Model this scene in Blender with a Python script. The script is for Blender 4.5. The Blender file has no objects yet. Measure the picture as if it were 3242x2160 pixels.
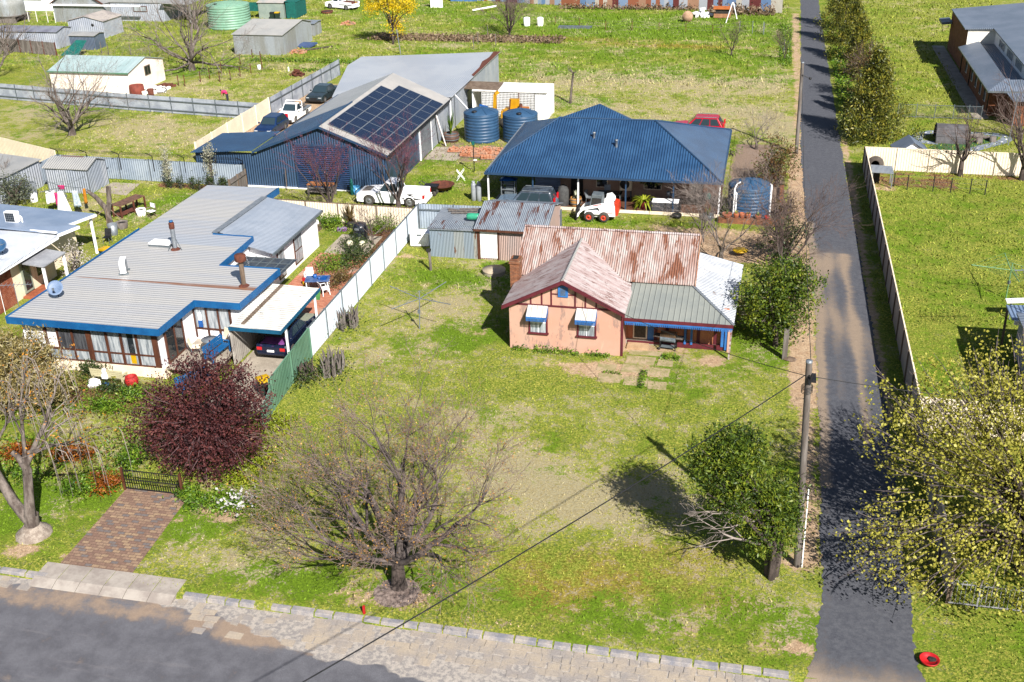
import bpy, math, random
import numpy as np
from mathutils import Vector
R=random.Random(7); NR=np.random.default_rng(11)
scn=bpy.context.scene; COL=scn.collection
cos,sin,pi=math.cos,math.sin,math.pi
# ---------------------------------------------------------------- camera model (measured from the photograph)
CAM=Vector((0,0,27)); FPX=3500.0; SW,SH=3242.0,2160.0
RT=Vector((0.97552813,0.2185098,-0.02446069)); UP=Vector((-0.07449663,0.4331394,0.89824301)); FW=Vector((-0.2068698,0.87443909,-0.43881792))
def at(px,py,z=0.0):
    """the point of the plane at height z that stands at this place of the photograph"""
    d=RT*((px-SW/2)/FPX)-UP*((py-SH/2)/FPX)+FW
    return CAM+d*((z-CAM.z)/d.z)
# ---------------------------------------------------------------- colours
def lin(c): c/=255.0; return c/12.92 if c<=.04045 else ((c+.055)/1.055)**2.4
def pc(r,g,b,k=2.1): return (min(lin(r)/k,.85),min(lin(g)/k,.85),min(lin(b)/k,.85),1)
# ---------------------------------------------------------------- materials
class NT:
    def __init__(s,name):
        s.m=bpy.data.materials.new(name); s.m.use_nodes=True; s.t=s.m.node_tree; s.n=s.t.nodes; s.l=s.t.links
        s.b=s.n['Principled BSDF']; s._co=None
    def new(s,ty,**kw):
        x=s.n.new(ty)
        for k,v in kw.items():
            if k[0]=='i' and k[1:].isdigit(): s.set(x.inputs[int(k[1:])],v)
            elif k.startswith('in_'): s.set(x.inputs[k[3:].replace('_',' ')],v)
            else: setattr(x,k,v)
        return x
    def set(s,inp,v):
        if isinstance(v,bpy.types.NodeSocket): s.l.new(v,inp)
        elif hasattr(v,'outputs'): s.l.new(v.outputs[0],inp)
        else: inp.default_value=v
    def co(s):
        if s._co is None: s._co=s.new('ShaderNodeTexCoord').outputs['Object']
        return s._co
    def math(s,op,a,b=0.0,c=0.0,clamp=False):
        x=s.new('ShaderNodeMath',operation=op,use_clamp=clamp,i0=a,i1=b)
        if op in('MULTIPLY_ADD','SMOOTH_MIN'): s.set(x.inputs[2],c)
        return x.outputs[0]
    def noise(s,scale,detail=5,rough=.6,stretch=None,seed=0,col=False):
        v=s.co()
        mp=s.new('ShaderNodeMapping',in_Vector=v); mp.inputs['Location'].default_value=(seed*3.7,seed*1.3,seed*.7)
        if stretch: mp.inputs['Scale'].default_value=stretch
        x=s.new('ShaderNodeTexNoise',in_Vector=mp.outputs[0],in_Scale=scale,in_Detail=detail,in_Roughness=rough)
        return x.outputs['Color' if col else 'Fac']
    def ramp(s,f,a,b,lo=0.0,hi=1.0):
        x=s.new('ShaderNodeMapRange',interpolation_type='SMOOTHSTEP',i0=f,i1=a,i2=b,i3=lo,i4=hi); return x.outputs[0]
    def mix(s,f,a,b,mode='MIX'):
        x=s.new('ShaderNodeMix',data_type='RGBA',blend_type=mode)
        s.set(x.inputs[0],f); s.set(x.inputs[6],a); s.set(x.inputs[7],b); return x.outputs[2]
    def sep(s,v): return s.new('ShaderNodeSeparateXYZ',i0=v).outputs
    def attr(s,name): return s.new('ShaderNodeAttribute',attribute_name=name).outputs
    def ribco(s,axis=None):
        p=s.sep(s.co())
        if axis is not None: return p[axis]
        n=s.sep(s.new('ShaderNodeNewGeometry').outputs['Normal'])
        f=s.math('GREATER_THAN',s.math('ABSOLUTE',n[0]),s.math('ABSOLUTE',n[1]))
        return s.math('ADD',s.math('MULTIPLY',p[1],f),s.math('MULTIPLY',p[0],s.math('SUBTRACT',1.0,f)))
    def bump(s,h,strength=.5,dist=.02):
        x=s.new('ShaderNodeBump',in_Height=h); x.inputs['Strength'].default_value=strength; x.inputs['Distance'].default_value=dist
        s.l.new(x.outputs[0],s.b.inputs['Normal'])
    def fin(s,c=None,rough=.7,metal=0.0,spec=None):
        if c is not None: s.set(s.b.inputs['Base Color'],c)
        s.set(s.b.inputs['Roughness'],rough); s.b.inputs['Metallic'].default_value=metal
        if spec is not None: s.b.inputs['Specular IOR Level'].default_value=spec
        return s.m
def mat(name,c1,c2=None,scale=1.5,rough=.65,metal=0.0,rib=None,stretch=None,rust=None,fine=.18,spec=.4,bump=None,lo=.38,hi=.62,seed=0):
    """mottled paint/metal/wood; rib=(pitch,height,axis or None); rust=(colour,cover 0..1,scale,stretch)"""
    s=NT(name)
    c=s.mix(s.ramp(s.noise(scale,6,.65,stretch,seed),lo,hi),c1,c2) if c2 else s.mix(0.0,c1,c1)
    if fine:
        f=s.ramp(s.noise(23,3,.7,stretch,seed+2),.25,.75,1-fine,1+fine)
        c=s.mix(1.0,c,s.new('ShaderNodeCombineXYZ',i0=f,i1=f,i2=f).outputs[0],'MULTIPLY')
    if rust:
        rc,cv,sc,st=rust
        k=s.ramp(s.noise(sc,7,.7,st,seed+5),.68-cv*.42,.76-cv*.42)
        c=s.mix(k,c,s.mix(s.noise(9,4,.6,None,seed),rc,tuple(v*.5 for v in rc[:3])+(1,)))
    if rib:
        w=s.math('SINE',s.math('MULTIPLY',s.ribco(rib[2] if len(rib)>2 else None),2*pi/rib[0])); h=w
        if len(rib)>3: h=s.math('POWER',s.math('ADD',s.math('MULTIPLY',w,.5),.5),rib[3])
        s.bump(h,1.0,rib[1])
    elif bump: s.bump(s.noise(bump[0],5,.7,stretch),bump[1],bump[2])
    return s.fin(c,rough,metal,spec)
def glassy(name,c,rough=.08): return mat(name,c,None,rough=rough,fine=0,spec=.8)
# ---------------------------------------------------------------- mesh builder
class MB:
    def __init__(s): s.v=[];s.f=[];s.s=[]
    def add(s,vs,fs,sm=False):
        o=len(s.v); s.v+=[tuple(p) for p in vs]; s.f+=[tuple(i+o for i in q) for q in fs]; s.s+=[sm]*len(fs); return s
    def box(s,x0,x1,y0,y1,z0,z1):
        return s.add([(x0,y0,z0),(x1,y0,z0),(x1,y1,z0),(x0,y1,z0),(x0,y0,z1),(x1,y0,z1),(x1,y1,z1),(x0,y1,z1)],
          [(0,3,2,1),(4,5,6,7),(0,1,5,4),(1,2,6,5),(2,3,7,6),(3,0,4,7)])
    def bar(s,a,b,w,h=None,up=(0,0,1)):
        a=Vector(a);b=Vector(b);d=(b-a).normalized();u=Vector(up)
        if abs(d.dot(u))>.99:u=Vector((0,1,0))
        x=d.cross(u).normalized()*w/2;y=x.cross(d).normalized()*(h or w)/2
        return s.add([a-x-y,a+x-y,a+x+y,a-x+y,b-x-y,b+x-y,b+x+y,b-x+y],[(0,3,2,1),(4,5,6,7),(0,1,5,4),(1,2,6,5),(2,3,7,6),(3,0,4,7)])
    def poly(s,pts): return s.add(pts,[tuple(range(len(pts)))])
    def ext(s,pts,vec):
        n=len(pts);vec=Vector(vec);a=[Vector(p) for p in pts]
        nrm=Vector((0,0,0))
        for i in range(n): nrm+=a[i].cross(a[(i+1)%n])
        if nrm.dot(vec)>0: a=a[::-1]
        return s.add(a+[p+vec for p in a],[tuple(range(n)),tuple(range(2*n-1,n-1,-1))]+[((i+1)%n,i,n+i,n+(i+1)%n) for i in range(n)])
    def prism(s,pts,z0,z1): return s.ext([(p[0],p[1],z0) for p in pts],(0,0,z1-z0))
    def tube(s,pts,rs,n=6,cap=True):
        pts=[Vector(p) for p in pts];m=len(pts)
        if not hasattr(rs,'__len__'): rs=[rs]*m
        vs=[];u=None
        for i,p in enumerate(pts):
            d=(pts[min(i+1,m-1)]-pts[max(i-1,0)])
            d=d.normalized() if d.length>1e-9 else Vector((0,0,1))
            if u is None: u=d.orthogonal().normalized()
            else:
                u=u-d*u.dot(d); u=u.normalized() if u.length>1e-6 else d.orthogonal().normalized()
            w=d.cross(u)
            for k in range(n):
                a=2*pi*k/n; vs.append(p+(u*cos(a)+w*sin(a))*rs[i])
        fs=[(i*n+k,i*n+(k+1)%n,(i+1)*n+(k+1)%n,(i+1)*n+k) for i in range(m-1) for k in range(n)]
        s.add(vs,fs,True)
        if cap: s.add(vs[-n:],[tuple(range(n))]); s.add(vs[:n],[tuple(range(n-1,-1,-1))])
        return s
    def lathe(s,c,prof,n=24,sm=True,axis='z',cap=True):
        vs=[];m=len(prof)
        for r,z in prof:
            for k in range(n):
                a=2*pi*k/n; q=(r*cos(a),r*sin(a),z)
                if axis=='y': q=(q[0],q[2],q[1])
                if axis=='x': q=(q[2],q[0],q[1])
                vs.append((c[0]+q[0],c[1]+q[1],c[2]+q[2]))
        s.add(vs,[(i*n+k,i*n+(k+1)%n,(i+1)*n+(k+1)%n,(i+1)*n+k) for i in range(m-1) for k in range(n)],sm)
        if cap and prof[-1][0]>.001: s.add(vs[-n:],[tuple(range(n))])
        if cap and prof[0][0]>.001: s.add(vs[:n],[tuple(range(n-1,-1,-1))])
        return s
    def ball(s,c,rx,ry=None,rz=None,n=10):
        ry=ry or rx;rz=rz or rx;o=len(s.v)
        m=max(4,n//2); return s.add([(c[0]+rx*sin(pi*i/m)*cos(2*pi*k/n),c[1]+ry*sin(pi*i/m)*sin(2*pi*k/n),c[2]-rz*cos(pi*i/m)) for i in range(m+1) for k in range(n)],
          [(i*n+k,i*n+(k+1)%n,(i+1)*n+(k+1)%n,(i+1)*n+k) for i in range(m) for k in range(n)],True)
    def slab(s,pts,t):
        """a sheet with thickness t below its upper face (roof sheets, decks)"""
        return s.ext(pts,(0,0,-t))
    def blob(s,c,rx,ry,rz,rng,n=9):
        m=6;vs=[]
        for i in range(m+1):
            for k in range(n):
                j=1+rng.uniform(-.22,.22); vs.append((c[0]+rx*j*sin(pi*i/m)*cos(2*pi*k/n),c[1]+ry*j*sin(pi*i/m)*sin(2*pi*k/n),c[2]-rz*j*cos(pi*i/m)))
        return s.add(vs,[(i*n+k,i*n+(k+1)%n,(i+1)*n+(k+1)%n,(i+1)*n+k) for i in range(m) for k in range(n)])
    def xf(s,o,rz=0,sc=1):
        c,q=cos(rz),sin(rz); s.v=[(o[0]+sc*(x*c-y*q),o[1]+sc*(x*q+y*c),o[2]+sc*z) for x,y,z in s.v]; return s
WORLD={}
def tag(o,label=None,cat=None,group=None,kind=None):
    if cat and not kind: kind='thing'
    if label:o['label']=label
    if cat:o['category']=cat
    if group:o['group']=group
    if kind:o['kind']=kind
    return o
def T(name,label,cat,loc=(0,0,0),rz=0,group=None,world=False):
    o=bpy.data.objects.new(name,None);COL.objects.link(o);o.location=loc;o.rotation_euler=(0,0,rz);o.empty_display_size=.2
    if world: WORLD[o]=Vector(loc)
    return tag(o,label,cat,group)
def rawmesh(name,mb,m,off=None,bev=0):
    me=bpy.data.meshes.new(name)
    v=[(x-off[0],y-off[1],z-off[2]) for x,y,z in mb.v] if off is not None else mb.v
    me.from_pydata(v,[],mb.f); 
    if any(mb.s): me.polygons.foreach_set('use_smooth',mb.s)
    for k in (m if isinstance(m,(list,tuple)) else [m]): me.materials.append(k)
    o=bpy.data.objects.new(name,me);COL.objects.link(o)
    if bev:
        b=o.modifiers.new('edge','BEVEL');b.width=bev;b.segments=2;b.limit_method='ANGLE';b.angle_limit=.6
    return o
def P(name,mb,m,parent,label=None,bev=0):
    r=parent
    while r.parent: r=r.parent
    o=rawmesh(name,mb,m,WORLD.get(r),bev); o.parent=parent
    if label:o['label']=label
    return o
def One(name,label,cat,mb,m,loc=(0,0,0),rz=0,group=None,world=False,bev=0,kind=None):
    o=rawmesh(name,mb,m,loc if world else None,bev);o.location=loc;o.rotation_euler=(0,0,rz)
    if world: WORLD[o]=Vector(loc)
    return tag(o,label,cat,group,kind)
def dup(r,loc,rz,label=None):
    c=r.copy();COL.objects.link(c);c.location=loc;c.rotation_euler=(0,0,rz)
    if label:c['label']=label
    def rec(a,b):
        for ch in list(a.children):
            q=ch.copy();COL.objects.link(q);q.parent=b;rec(ch,q)
    rec(r,c);return c
# ---------------------------------------------------------------- palette
RUST=pc(165,95,60);WHITE=(.80,.80,.82,1);CREAM=(.70,.60,.46,1);MAROON=pc(120,40,55);PINK=pc(244,186,162)
M={}
M['white']=mat('white_paint',WHITE,(.70,.70,.72,1),2,rough=.5)
M['white_old']=mat('old_white_paint',(.74,.73,.72,1),(.6,.58,.56,1),3,rough=.6,rust=(pc(150,140,130),.12,3,(1,1,.3)))
M['cream']=mat('cream_render',CREAM,(.62,.52,.39,1),1.2,rough=.8)
M['cream_rib']=mat('cream_sheet_fence',(.72,.62,.49,1),(.64,.55,.43,1),.6,rough=.5,rib=(.2,.03,None,6))
M['black']=mat('black_paint',pc(30,30,34),pc(45,45,50),4,rough=.5)
M['dark']=mat('dark_interior',pc(38,36,36),pc(60,55,50),2,rough=.8)
M['rubber']=mat('tyre_rubber',pc(60,58,56),pc(90,84,76),5,rough=.85)
M['steel']=mat('galvanised_steel',pc(175,182,190),pc(150,158,168),3,rough=.45,metal=.35)
M['grey']=mat('grey_metal',pc(125,135,142),pc(105,115,122),3,rough=.5)
M['glass']=glassy('dark_window_glass',(.012,.016,.02,1))
M['glass_blue']=glassy('tinted_car_glass',(.02,.035,.045,1),.05)
M['curtain']=mat('curtain_behind_glass',pc(215,222,228),pc(150,160,170),8,rough=.15,stretch=(1,1,.1),spec=.7,lo=.4,hi=.6)
M['wood']=mat('weathered_wood',pc(150,130,112),pc(118,98,82),3,rough=.85,stretch=(1,1,.15))
M['woodgrey']=mat('grey_weathered_wood',pc(150,142,136),pc(118,108,102),4,rough=.9,stretch=(1,1,.12),bump=(12,.4,.01))
M['brownwood']=mat('brown_timber',pc(112,66,46),pc(88,50,36),3,rough=.6,stretch=(1,1,.2))
M['rustmetal']=mat('rusty_iron',pc(130,70,48),pc(95,50,38),4,rough=.85,bump=(20,.3,.01))
M['redtail']=glassy('red_lamp_lens',pc(200,25,35,1.5),.15)
M['amber']=glassy('amber_lamp_lens',pc(235,130,40,1.5),.15)
M['lamp']=glassy('clear_lamp_lens',pc(225,230,235,1.6),.1)
M['yellow']=mat('yellow_plastic',pc(245,200,20),pc(235,185,15),3,rough=.45,fine=.05)
M['orangep']=mat('orange_paint',pc(240,85,55),pc(225,70,42),3,rough=.4,fine=.05)
M['terracotta']=mat('terracotta',pc(200,115,75),pc(170,90,60),4,rough=.8)
M['redp']=mat('red_plastic',pc(225,40,45),pc(205,30,40),3,rough=.4,fine=.05)
M['pinkp']=mat('pink_cloth',pc(235,60,140),pc(220,50,125),3,rough=.8)
M['bluep']=mat('blue_plastic',pc(30,110,200),pc(25,95,180),3,rough=.4,fine=.05)
M['teal']=mat('teal_shade_cloth',pc(0,120,110),pc(0,100,95),3,rough=.8)
M['concrete']=mat('concrete',pc(205,192,175),pc(180,168,152),.9,rough=.9,bump=(9,.3,.01))
M['brick']=None
def brickmat(name,a,b,mo,sc=4.2):
    s=NT(name);p=s.sep(s.co());u=s.math('ADD',p[0],p[1])
    x=s.new('ShaderNodeTexBrick',in_Vector=s.new('ShaderNodeCombineXYZ',i0=u,i1=p[2]).outputs[0],in_Color1=a,in_Color2=b,in_Mortar=mo,in_Scale=sc)
    x.inputs['Mortar Size'].default_value=.02;x.inputs['Brick Width'].default_value=1.0;x.inputs['Row Height'].default_value=.36
    c=s.mix(s.ramp(s.noise(2.5),.4,.7),x.outputs[0],tuple(v*.75 for v in b[:3])+(1,))
    s.bump(x.outputs['Fac'],.4,-.01);return s.fin(c,.85,0,.2)
M['brick']=brickmat('red_brickwork',pc(196,108,76),pc(168,84,58),pc(200,180,160))
M['brickold']=brickmat('old_brickwork',pc(190,122,84),pc(140,92,70),pc(190,165,140))
M['brickschool']=brickmat('orange_brickwork',pc(190,120,84),pc(170,104,72),pc(180,150,125))
BLUE=pc(62,104,150);BLUE2=pc(50,88,132)
M['blueroof']=mat('blue_corrugated_roof',BLUE,BLUE2,.5,rough=.4,rib=(.19,.035),fine=.08,spec=.5)
M['bluewall']=mat('blue_ribbed_wall',pc(74,104,140),pc(64,92,128),.5,rough=.45,rib=(.2,.035),fine=.08)
M['bluetrim']=mat('blue_trim',pc(58,88,124),pc(50,80,114),.8,rough=.4,fine=.05)
M['brightblue']=mat('bright_blue_fascia',pc(30,116,182),pc(24,100,165),1.5,rough=.5,fine=.1)
M['bluepaint']=mat('sky_blue_paint',pc(70,140,220),pc(55,122,205),2,rough=.5)
M['tankblue']=mat('blue_grey_plastic_tank',pc(66,104,142),pc(56,92,130),1.2,rough=.42,fine=.06)
M['galv']=mat('galvanised_sheet',pc(212,220,230),pc(186,196,210),.8,rough=.38,metal=.3,rib=(.09,.02))
M['galvwall']=mat('galvanised_wall_sheet',pc(224,230,242),pc(198,208,226),.9,rough=.42,metal=.15,rib=(.2,.03),stretch=(1,1,.25))
M['galvold']=mat('old_galvanised_wall_sheet',pc(216,224,234),pc(192,194,192),.8,rough=.45,metal=.15,rib=(.09,.02),stretch=(1,1,.15),rust=(RUST,.02,1.2,(1,1,.3)))
M['shedroof']=mat('grey_metal_roof',pc(218,216,212),pc(198,198,198),.35,rough=.4,metal=.2,rib=(.2,.02))
M['trunk']=mat('grey_bark',pc(150,138,130),pc(92,80,74),3,rough=.95,stretch=(1,1,.3),bump=(14,.6,.02))
M['trunkdark']=mat('dark_bark',pc(112,98,92),pc(66,56,52),3,rough=.95,stretch=(1,1,.3),bump=(14,.6,.02))
M['twig']=mat('bare_twigs',pc(150,126,118),pc(112,90,86),2,rough=.9,fine=.1)
M['paletwig']=mat('pale_bare_twigs',pc(190,176,168),pc(150,136,130),2,rough=.9,fine=.1)
def leafmat(name,cs,rough=.5,trans=.25,clump=1.3):
    s=NT(name);r=s.new('ShaderNodeNewGeometry').outputs['Random Per Island']
    n=s.math('ADD',s.math('MULTIPLY',r,.55),s.math('MULTIPLY',s.ramp(s.noise(clump,3),.3,.7),.45))
    x=s.new('ShaderNodeValToRGB',i0=n);e=x.color_ramp.elements
    while len(e)<len(cs): e.new(.5)
    for i,c in enumerate(cs): e[i].position=.12+.76*i/max(1,len(cs)-1);e[i].color=c
    s.fin(x.outputs[0],rough,0,.35)
    if trans:
        t=s.new('ShaderNodeBsdfTranslucent',in_Color=x.outputs[0]);mx=s.new('ShaderNodeMixShader',i0=trans,i1=s.b.outputs[0],i2=t.outputs[0])
        s.l.new(mx.outputs[0],s.n['Material Output'].inputs[0])
    return s.m
M['leaf_euc']=leafmat('glossy_evergreen_leaves',[pc(44,66,24),pc(80,108,32),pc(122,146,38),pc(172,180,54)])
M['leaf_dark']=leafmat('dark_evergreen_leaves',[pc(40,56,28),pc(62,84,38),pc(84,106,48),pc(120,132,70)])
M['leaf_purple']=leafmat('dark_purple_leaves',[pc(52,22,28),pc(82,36,42),pc(108,50,50),pc(128,70,64)],rough=.7,trans=.12)
M['leaf_yellow']=leafmat('pale_yellow_buds',[pc(168,165,60),pc(212,205,84),pc(236,230,110)],trans=.3)
M['leaf_conifer']=leafmat('olive_conifer_sprays',[pc(54,66,28),pc(96,108,38),pc(146,146,48),pc(190,174,62)],trans=.1)
M['leaf_brush']=leafmat('bottlebrush_foliage',[pc(92,84,48),pc(146,126,62),pc(186,170,112),pc(214,204,168)],trans=.1)
M['leaf_wattle']=leafmat('golden_blossom',[pc(140,140,34,1.6),pc(225,190,20,1.5),pc(250,215,20,1.5),pc(255,225,50,1.5)],trans=.2,clump=.8)
M['leaf_green']=leafmat('fresh_green_leaves',[pc(56,88,24),pc(96,140,30),pc(140,178,46),pc(176,196,70)])
M['leaf_lime']=leafmat('lime_green_leaves',[pc(120,140,30),pc(170,185,40),pc(205,210,70)])
M['leaf_brown']=leafmat('olive_brown_leaves',[pc(80,66,36),pc(120,98,54),pc(150,128,80),pc(110,116,54)])
M['leaf_rusty']=leafmat('russet_leaves',[pc(120,70,30),pc(180,96,30),pc(210,130,40)])
M['petal']=leafmat('white_petals',[pc(235,230,225),pc(250,248,245)],trans=.1)
M['leaf_lichen']=leafmat('orange_lichen_buds',[pc(130,100,80),pc(176,130,70),pc(220,160,50)],trans=0)
# ================================================================= SETTING
def grid(name,xs,ys,zf,masks,m,kind='structure'):
    X,Y=np.meshgrid(xs,ys);Z=zf(X,Y);nx,ny=len(xs),len(ys)
    co=np.stack([X,Y,Z],-1).reshape(-1,3)
    i=np.arange((nx-1)*(ny-1));r,c=i//(nx-1),i%(nx-1);a=r*nx+c
    fs=np.stack([a,a+1,a+nx+1,a+nx],-1)
    me=bpy.data.meshes.new(name);me.vertices.add(len(co));me.vertices.foreach_set('co',co.ravel())
    me.loops.add(fs.size);me.loops.foreach_set('vertex_index',fs.ravel());me.polygons.add(len(fs))
    me.polygons.foreach_set('loop_start',np.arange(0,fs.size,4));me.polygons.foreach_set('loop_total',np.full(len(fs),4));me.update()
    for nm,fn in masks.items():
        A=me.attributes.new(nm,'FLOAT_COLOR','POINT');ch=fn(X,Y)
        d=np.ones((len(co),4),dtype=np.float32)
        for k in range(3): d[:,k]=np.clip(ch[k],0,1).reshape(-1)
        A.data.foreach_set('color',d.ravel())
    me.materials.append(m);o=bpy.data.objects.new(name,me);COL.objects.link(o)
    if kind:o['kind']=kind
    return o
def sm(a,b,x): t=np.clip((x-a)/(b-a),0,1);return t*t*(3-2*t)
def bx(X,Y,x0,x1,y0,y1,s=.4): return sm(x0-s,x0+s,X)*(1-sm(x1-s,x1+s,X))*sm(y0-s,y0+s,Y)*(1-sm(y1-s,y1+s,Y))
def ellm(X,Y,cx,cy,rx,ry): return np.exp(-1.2*((X-cx)/rx)**2-1.2*((Y-cy)/ry)**2)
def D(px,py): p=at(px*1.3778,py*1.3778);return p.x,p.y
def sn(X,Y,k,s):
    return .5+.25*(np.sin(X*k+s+1.7*np.sin(Y*k*.63+s*2))+np.sin(Y*k*1.13-s*1.7+1.3*np.sin(X*k*.71+s)))
DRY=[((1300,1160),4.5,3.2,.95),((1180,1070),3,2,.6),((1500,1130),2.5,1.5,.7),((1050,690),2.5,3,.45),((960,720),2.5,2.5,.5),((1420,940),3,2.,.5),((880,830),2,2,.45),((1230,830),2.5,2,.4),((430,1250),1.5,1,.5),((560,1300),2.2,.8,.6),
 ((1550,190),8,5,.6),((1300,170),6,4,.35),((1650,260),6,3,.4),((1250,150),6,2.5,.4),((340,290),5,4,.7),((480,320),5,2,.5),((350,205),6,4,.55),((250,470),3,1.2,.5),((300,620),1,1,.3),((950,75),7,2,.5),((1010,105),6,2,.5),((560,120),5,2,.4),((1800,290),3,6,.5),((1780,170),2.5,6,.5),((700,150),5,2,.4),((60,260),5,3,.4),((850,610),1.5,2,.4),((1120,600),2.5,1.5,.35),((1060,940),3,1,.4)]
LUSH=[((1010,640),2,1.5,.5),((1120,650),2.5,2.,.6),((1750,790),1.6,2.5,.9),((1080,770),2.5,3,.35),((1500,870),3,1.2,.35),((540,1150),1.5,2,.4),((470,1180),2,1.5,.5),((650,620),1,1,.3),((440,1200),1.6,1.2,.6),((420,460),2.5,1.6,.8),((330,490),2,1.5,.6),((330,560),2,1.5,.5),((180,250),4,2,.7),((430,165),4,2.,.8),((980,360),4,2.5,.6),((1000,420),3,2.,.6),((1390,510),3,.7,.9),((1600,470),2,.5,.5),((1300,45),14,5,.6),((1550,70),14,2.5,.9),((1400,85),10,2,.4),((1700,55),8,6,.6),((950,20),9,5,.5),((1790,140),1,3,.5),((1330,235),3,2.,.7),((1920,130),1,6,.7),((1880,50),2,8,.6),((1850,1480),1.5,1,.5),((1750,1400),3,1.2,.4),((1500,1430),4,1,.35),((700,1340),4,.8,.6),((1000,1340),2,1,.6),((1210,570),1.5,.6,.5),((1150,610),1,1,.4),((130,1130),3,2,.4),((60,1180),2,1.5,.4)]
WEED=[((1420,1330),5,1.8,.75),((1550,1260),4,1.2,.7),((1250,1380),2.5,1.3,.6),((1180,1270),2,1,.4),((1700,1390),2,1,.4),((1300,90),14,2.2,.8),((1500,105),10,2,.75),((1650,110),8,2,.5),((700,1000),3,1,.3),((1200,1000),3,1,.35),((560,1290),1.5,.4,.5)]
def mk(X,Y):
    dry=.28+.22*(sn(X,Y,.35,1)-.5)+.2*(sn(X,Y,.9,4)-.5);bare=X*0;lush=.2+.26*(sn(X,Y,.5,2.2)-.5)+.2*(sn(X,Y,1.7,3)-.5)
    dry=dry+.22*bx(X,Y,-27,3,88,118,2)+.12*bx(X,Y,-80,-47,78,118,2)
    for q,rx,ry,s in DRY: c=D(*q);dry=dry+.56*s*ellm(X,Y,c[0],c[1],rx,ry)
    for q,rx,ry,s in LUSH: c=D(*q);lush=lush+s*ellm(X,Y,c[0],c[1],rx,ry)
    lush=lush+.12*bx(X,Y,8.1,60,48,84,.4)+.05*bx(X,Y,7,19,100,170,2);dry=dry-.22*bx(X,Y,8.1,60,30,88,.4)-.05*bx(X,Y,9,19,100,170,2)
    lush=lush+.25*bx(X,Y,-40,2,117,165,2)+.12*bx(X,Y,-120,-40,117,200,4)
    w=.5*(sn(X,Y,1.3,5)-.5)
    # dirt: drive between the two houses, strip beside the lane, worn places
    def cb(*a): return bx(X,Y,*a)
    bare=np.maximum(bare,cb(-12,3.4,67.6+w.mean(),71.2,.9)); bare=np.maximum(bare,.95*cb(1.6,3.6,66,74,.6))
    bare=np.maximum(bare,.8*cb(-7,2,71,73.6,1.0)*.8)
    bare=np.maximum(bare,.85*bx(X,Y,2.35,3.6,49,95,.3)); bare=np.maximum(bare,.55*bx(X,Y,2.6,3.7,95,160,.3)); bare=np.maximum(bare,.7*bx(X,Y,2.7,3.5,36,50,.3))
    bare=np.maximum(bare,.6*bx(X,Y,6.5,7.1,48,98,.15)); bare=np.maximum(bare,.45*bx(X,Y,8.2,10.2,83.5,87,.4))
    for q,rx,ry,s in [((1390,850),2.6,1.1,1.),((1480,800),2.5,.6,.9),((1640,830),.9,.9,.9),((920,1375),1.3,.6,1),((1180,590),3.0,.5,.6),((55,1265),.9,.5,.9),((185,1285),1.2,.45,.9),((1840,1490),.5,.5,.9),((1820,1290),.9,.7,.6),((850,1375),3.5,.3,.5),((940,590),2,.5,.5),((1110,760),.5,1.3,.5),((1700,1480),5,.25,.4),((1200,1440),6,.22,.5),((480,1165),1.,.8,.9),((525,1185),.9,.5,.9),((405,1195),.7,.4,.5),((790,220),3,3,.7),((520,380),1.0,1.5,.6),((1330,800),2.2,.5,.5),((1500,840),1.0,.8,.6),((700,400),5,.8,.4),((1900,1100),.5,1.5,.5),((340,505),.5,.5,.3),((1740,1490),.4,.4,.6)]:
        c=D(*q);bare=np.maximum(bare,s*ellm(X,Y,c[0],c[1],rx,ry))
    bare=np.maximum(bare,.9*bx(X,Y,-47,-42.5,92,112,.5))
    return dry,bare,lush
def mk2(X,Y):
    weed=.05+X*0
    for q,rx,ry,s in WEED: c=D(*q);weed=weed+.8*s*ellm(X,Y,c[0],c[1],rx,ry)
    soil=X*0;grav=X*0
    soil=np.maximum(soil,.8*bx(X,Y,-47,-39.6,76.2,77.5,.2)); soil=np.maximum(soil,.9*bx(X,Y,8.4,15,84.5,87.5,.5)*.6)
    soil=np.maximum(soil,.9*bx(X,Y,-27,-23.4,63.5,70.2,.3)); soil=np.maximum(soil,.6*bx(X,Y,-36,-27,42.8,45.6,.5)); soil=np.maximum(soil,.6*bx(X,Y,9,40,87.6,88.6,.3))
    soil=np.maximum(soil,.5*ellm(X,Y,-21.5,35.9,1.2,1.0))
    grav=np.maximum(grav,bx(X,Y,-2.2,1.9,78,95,.5)); grav=np.maximum(grav,bx(X,Y,.2,2.2,74.5,80,.4)); grav=np.maximum(grav,bx(X,Y,-27.7,-19.5,86.4,92.5,.4)*.5)
    return weed,soil,grav
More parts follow.
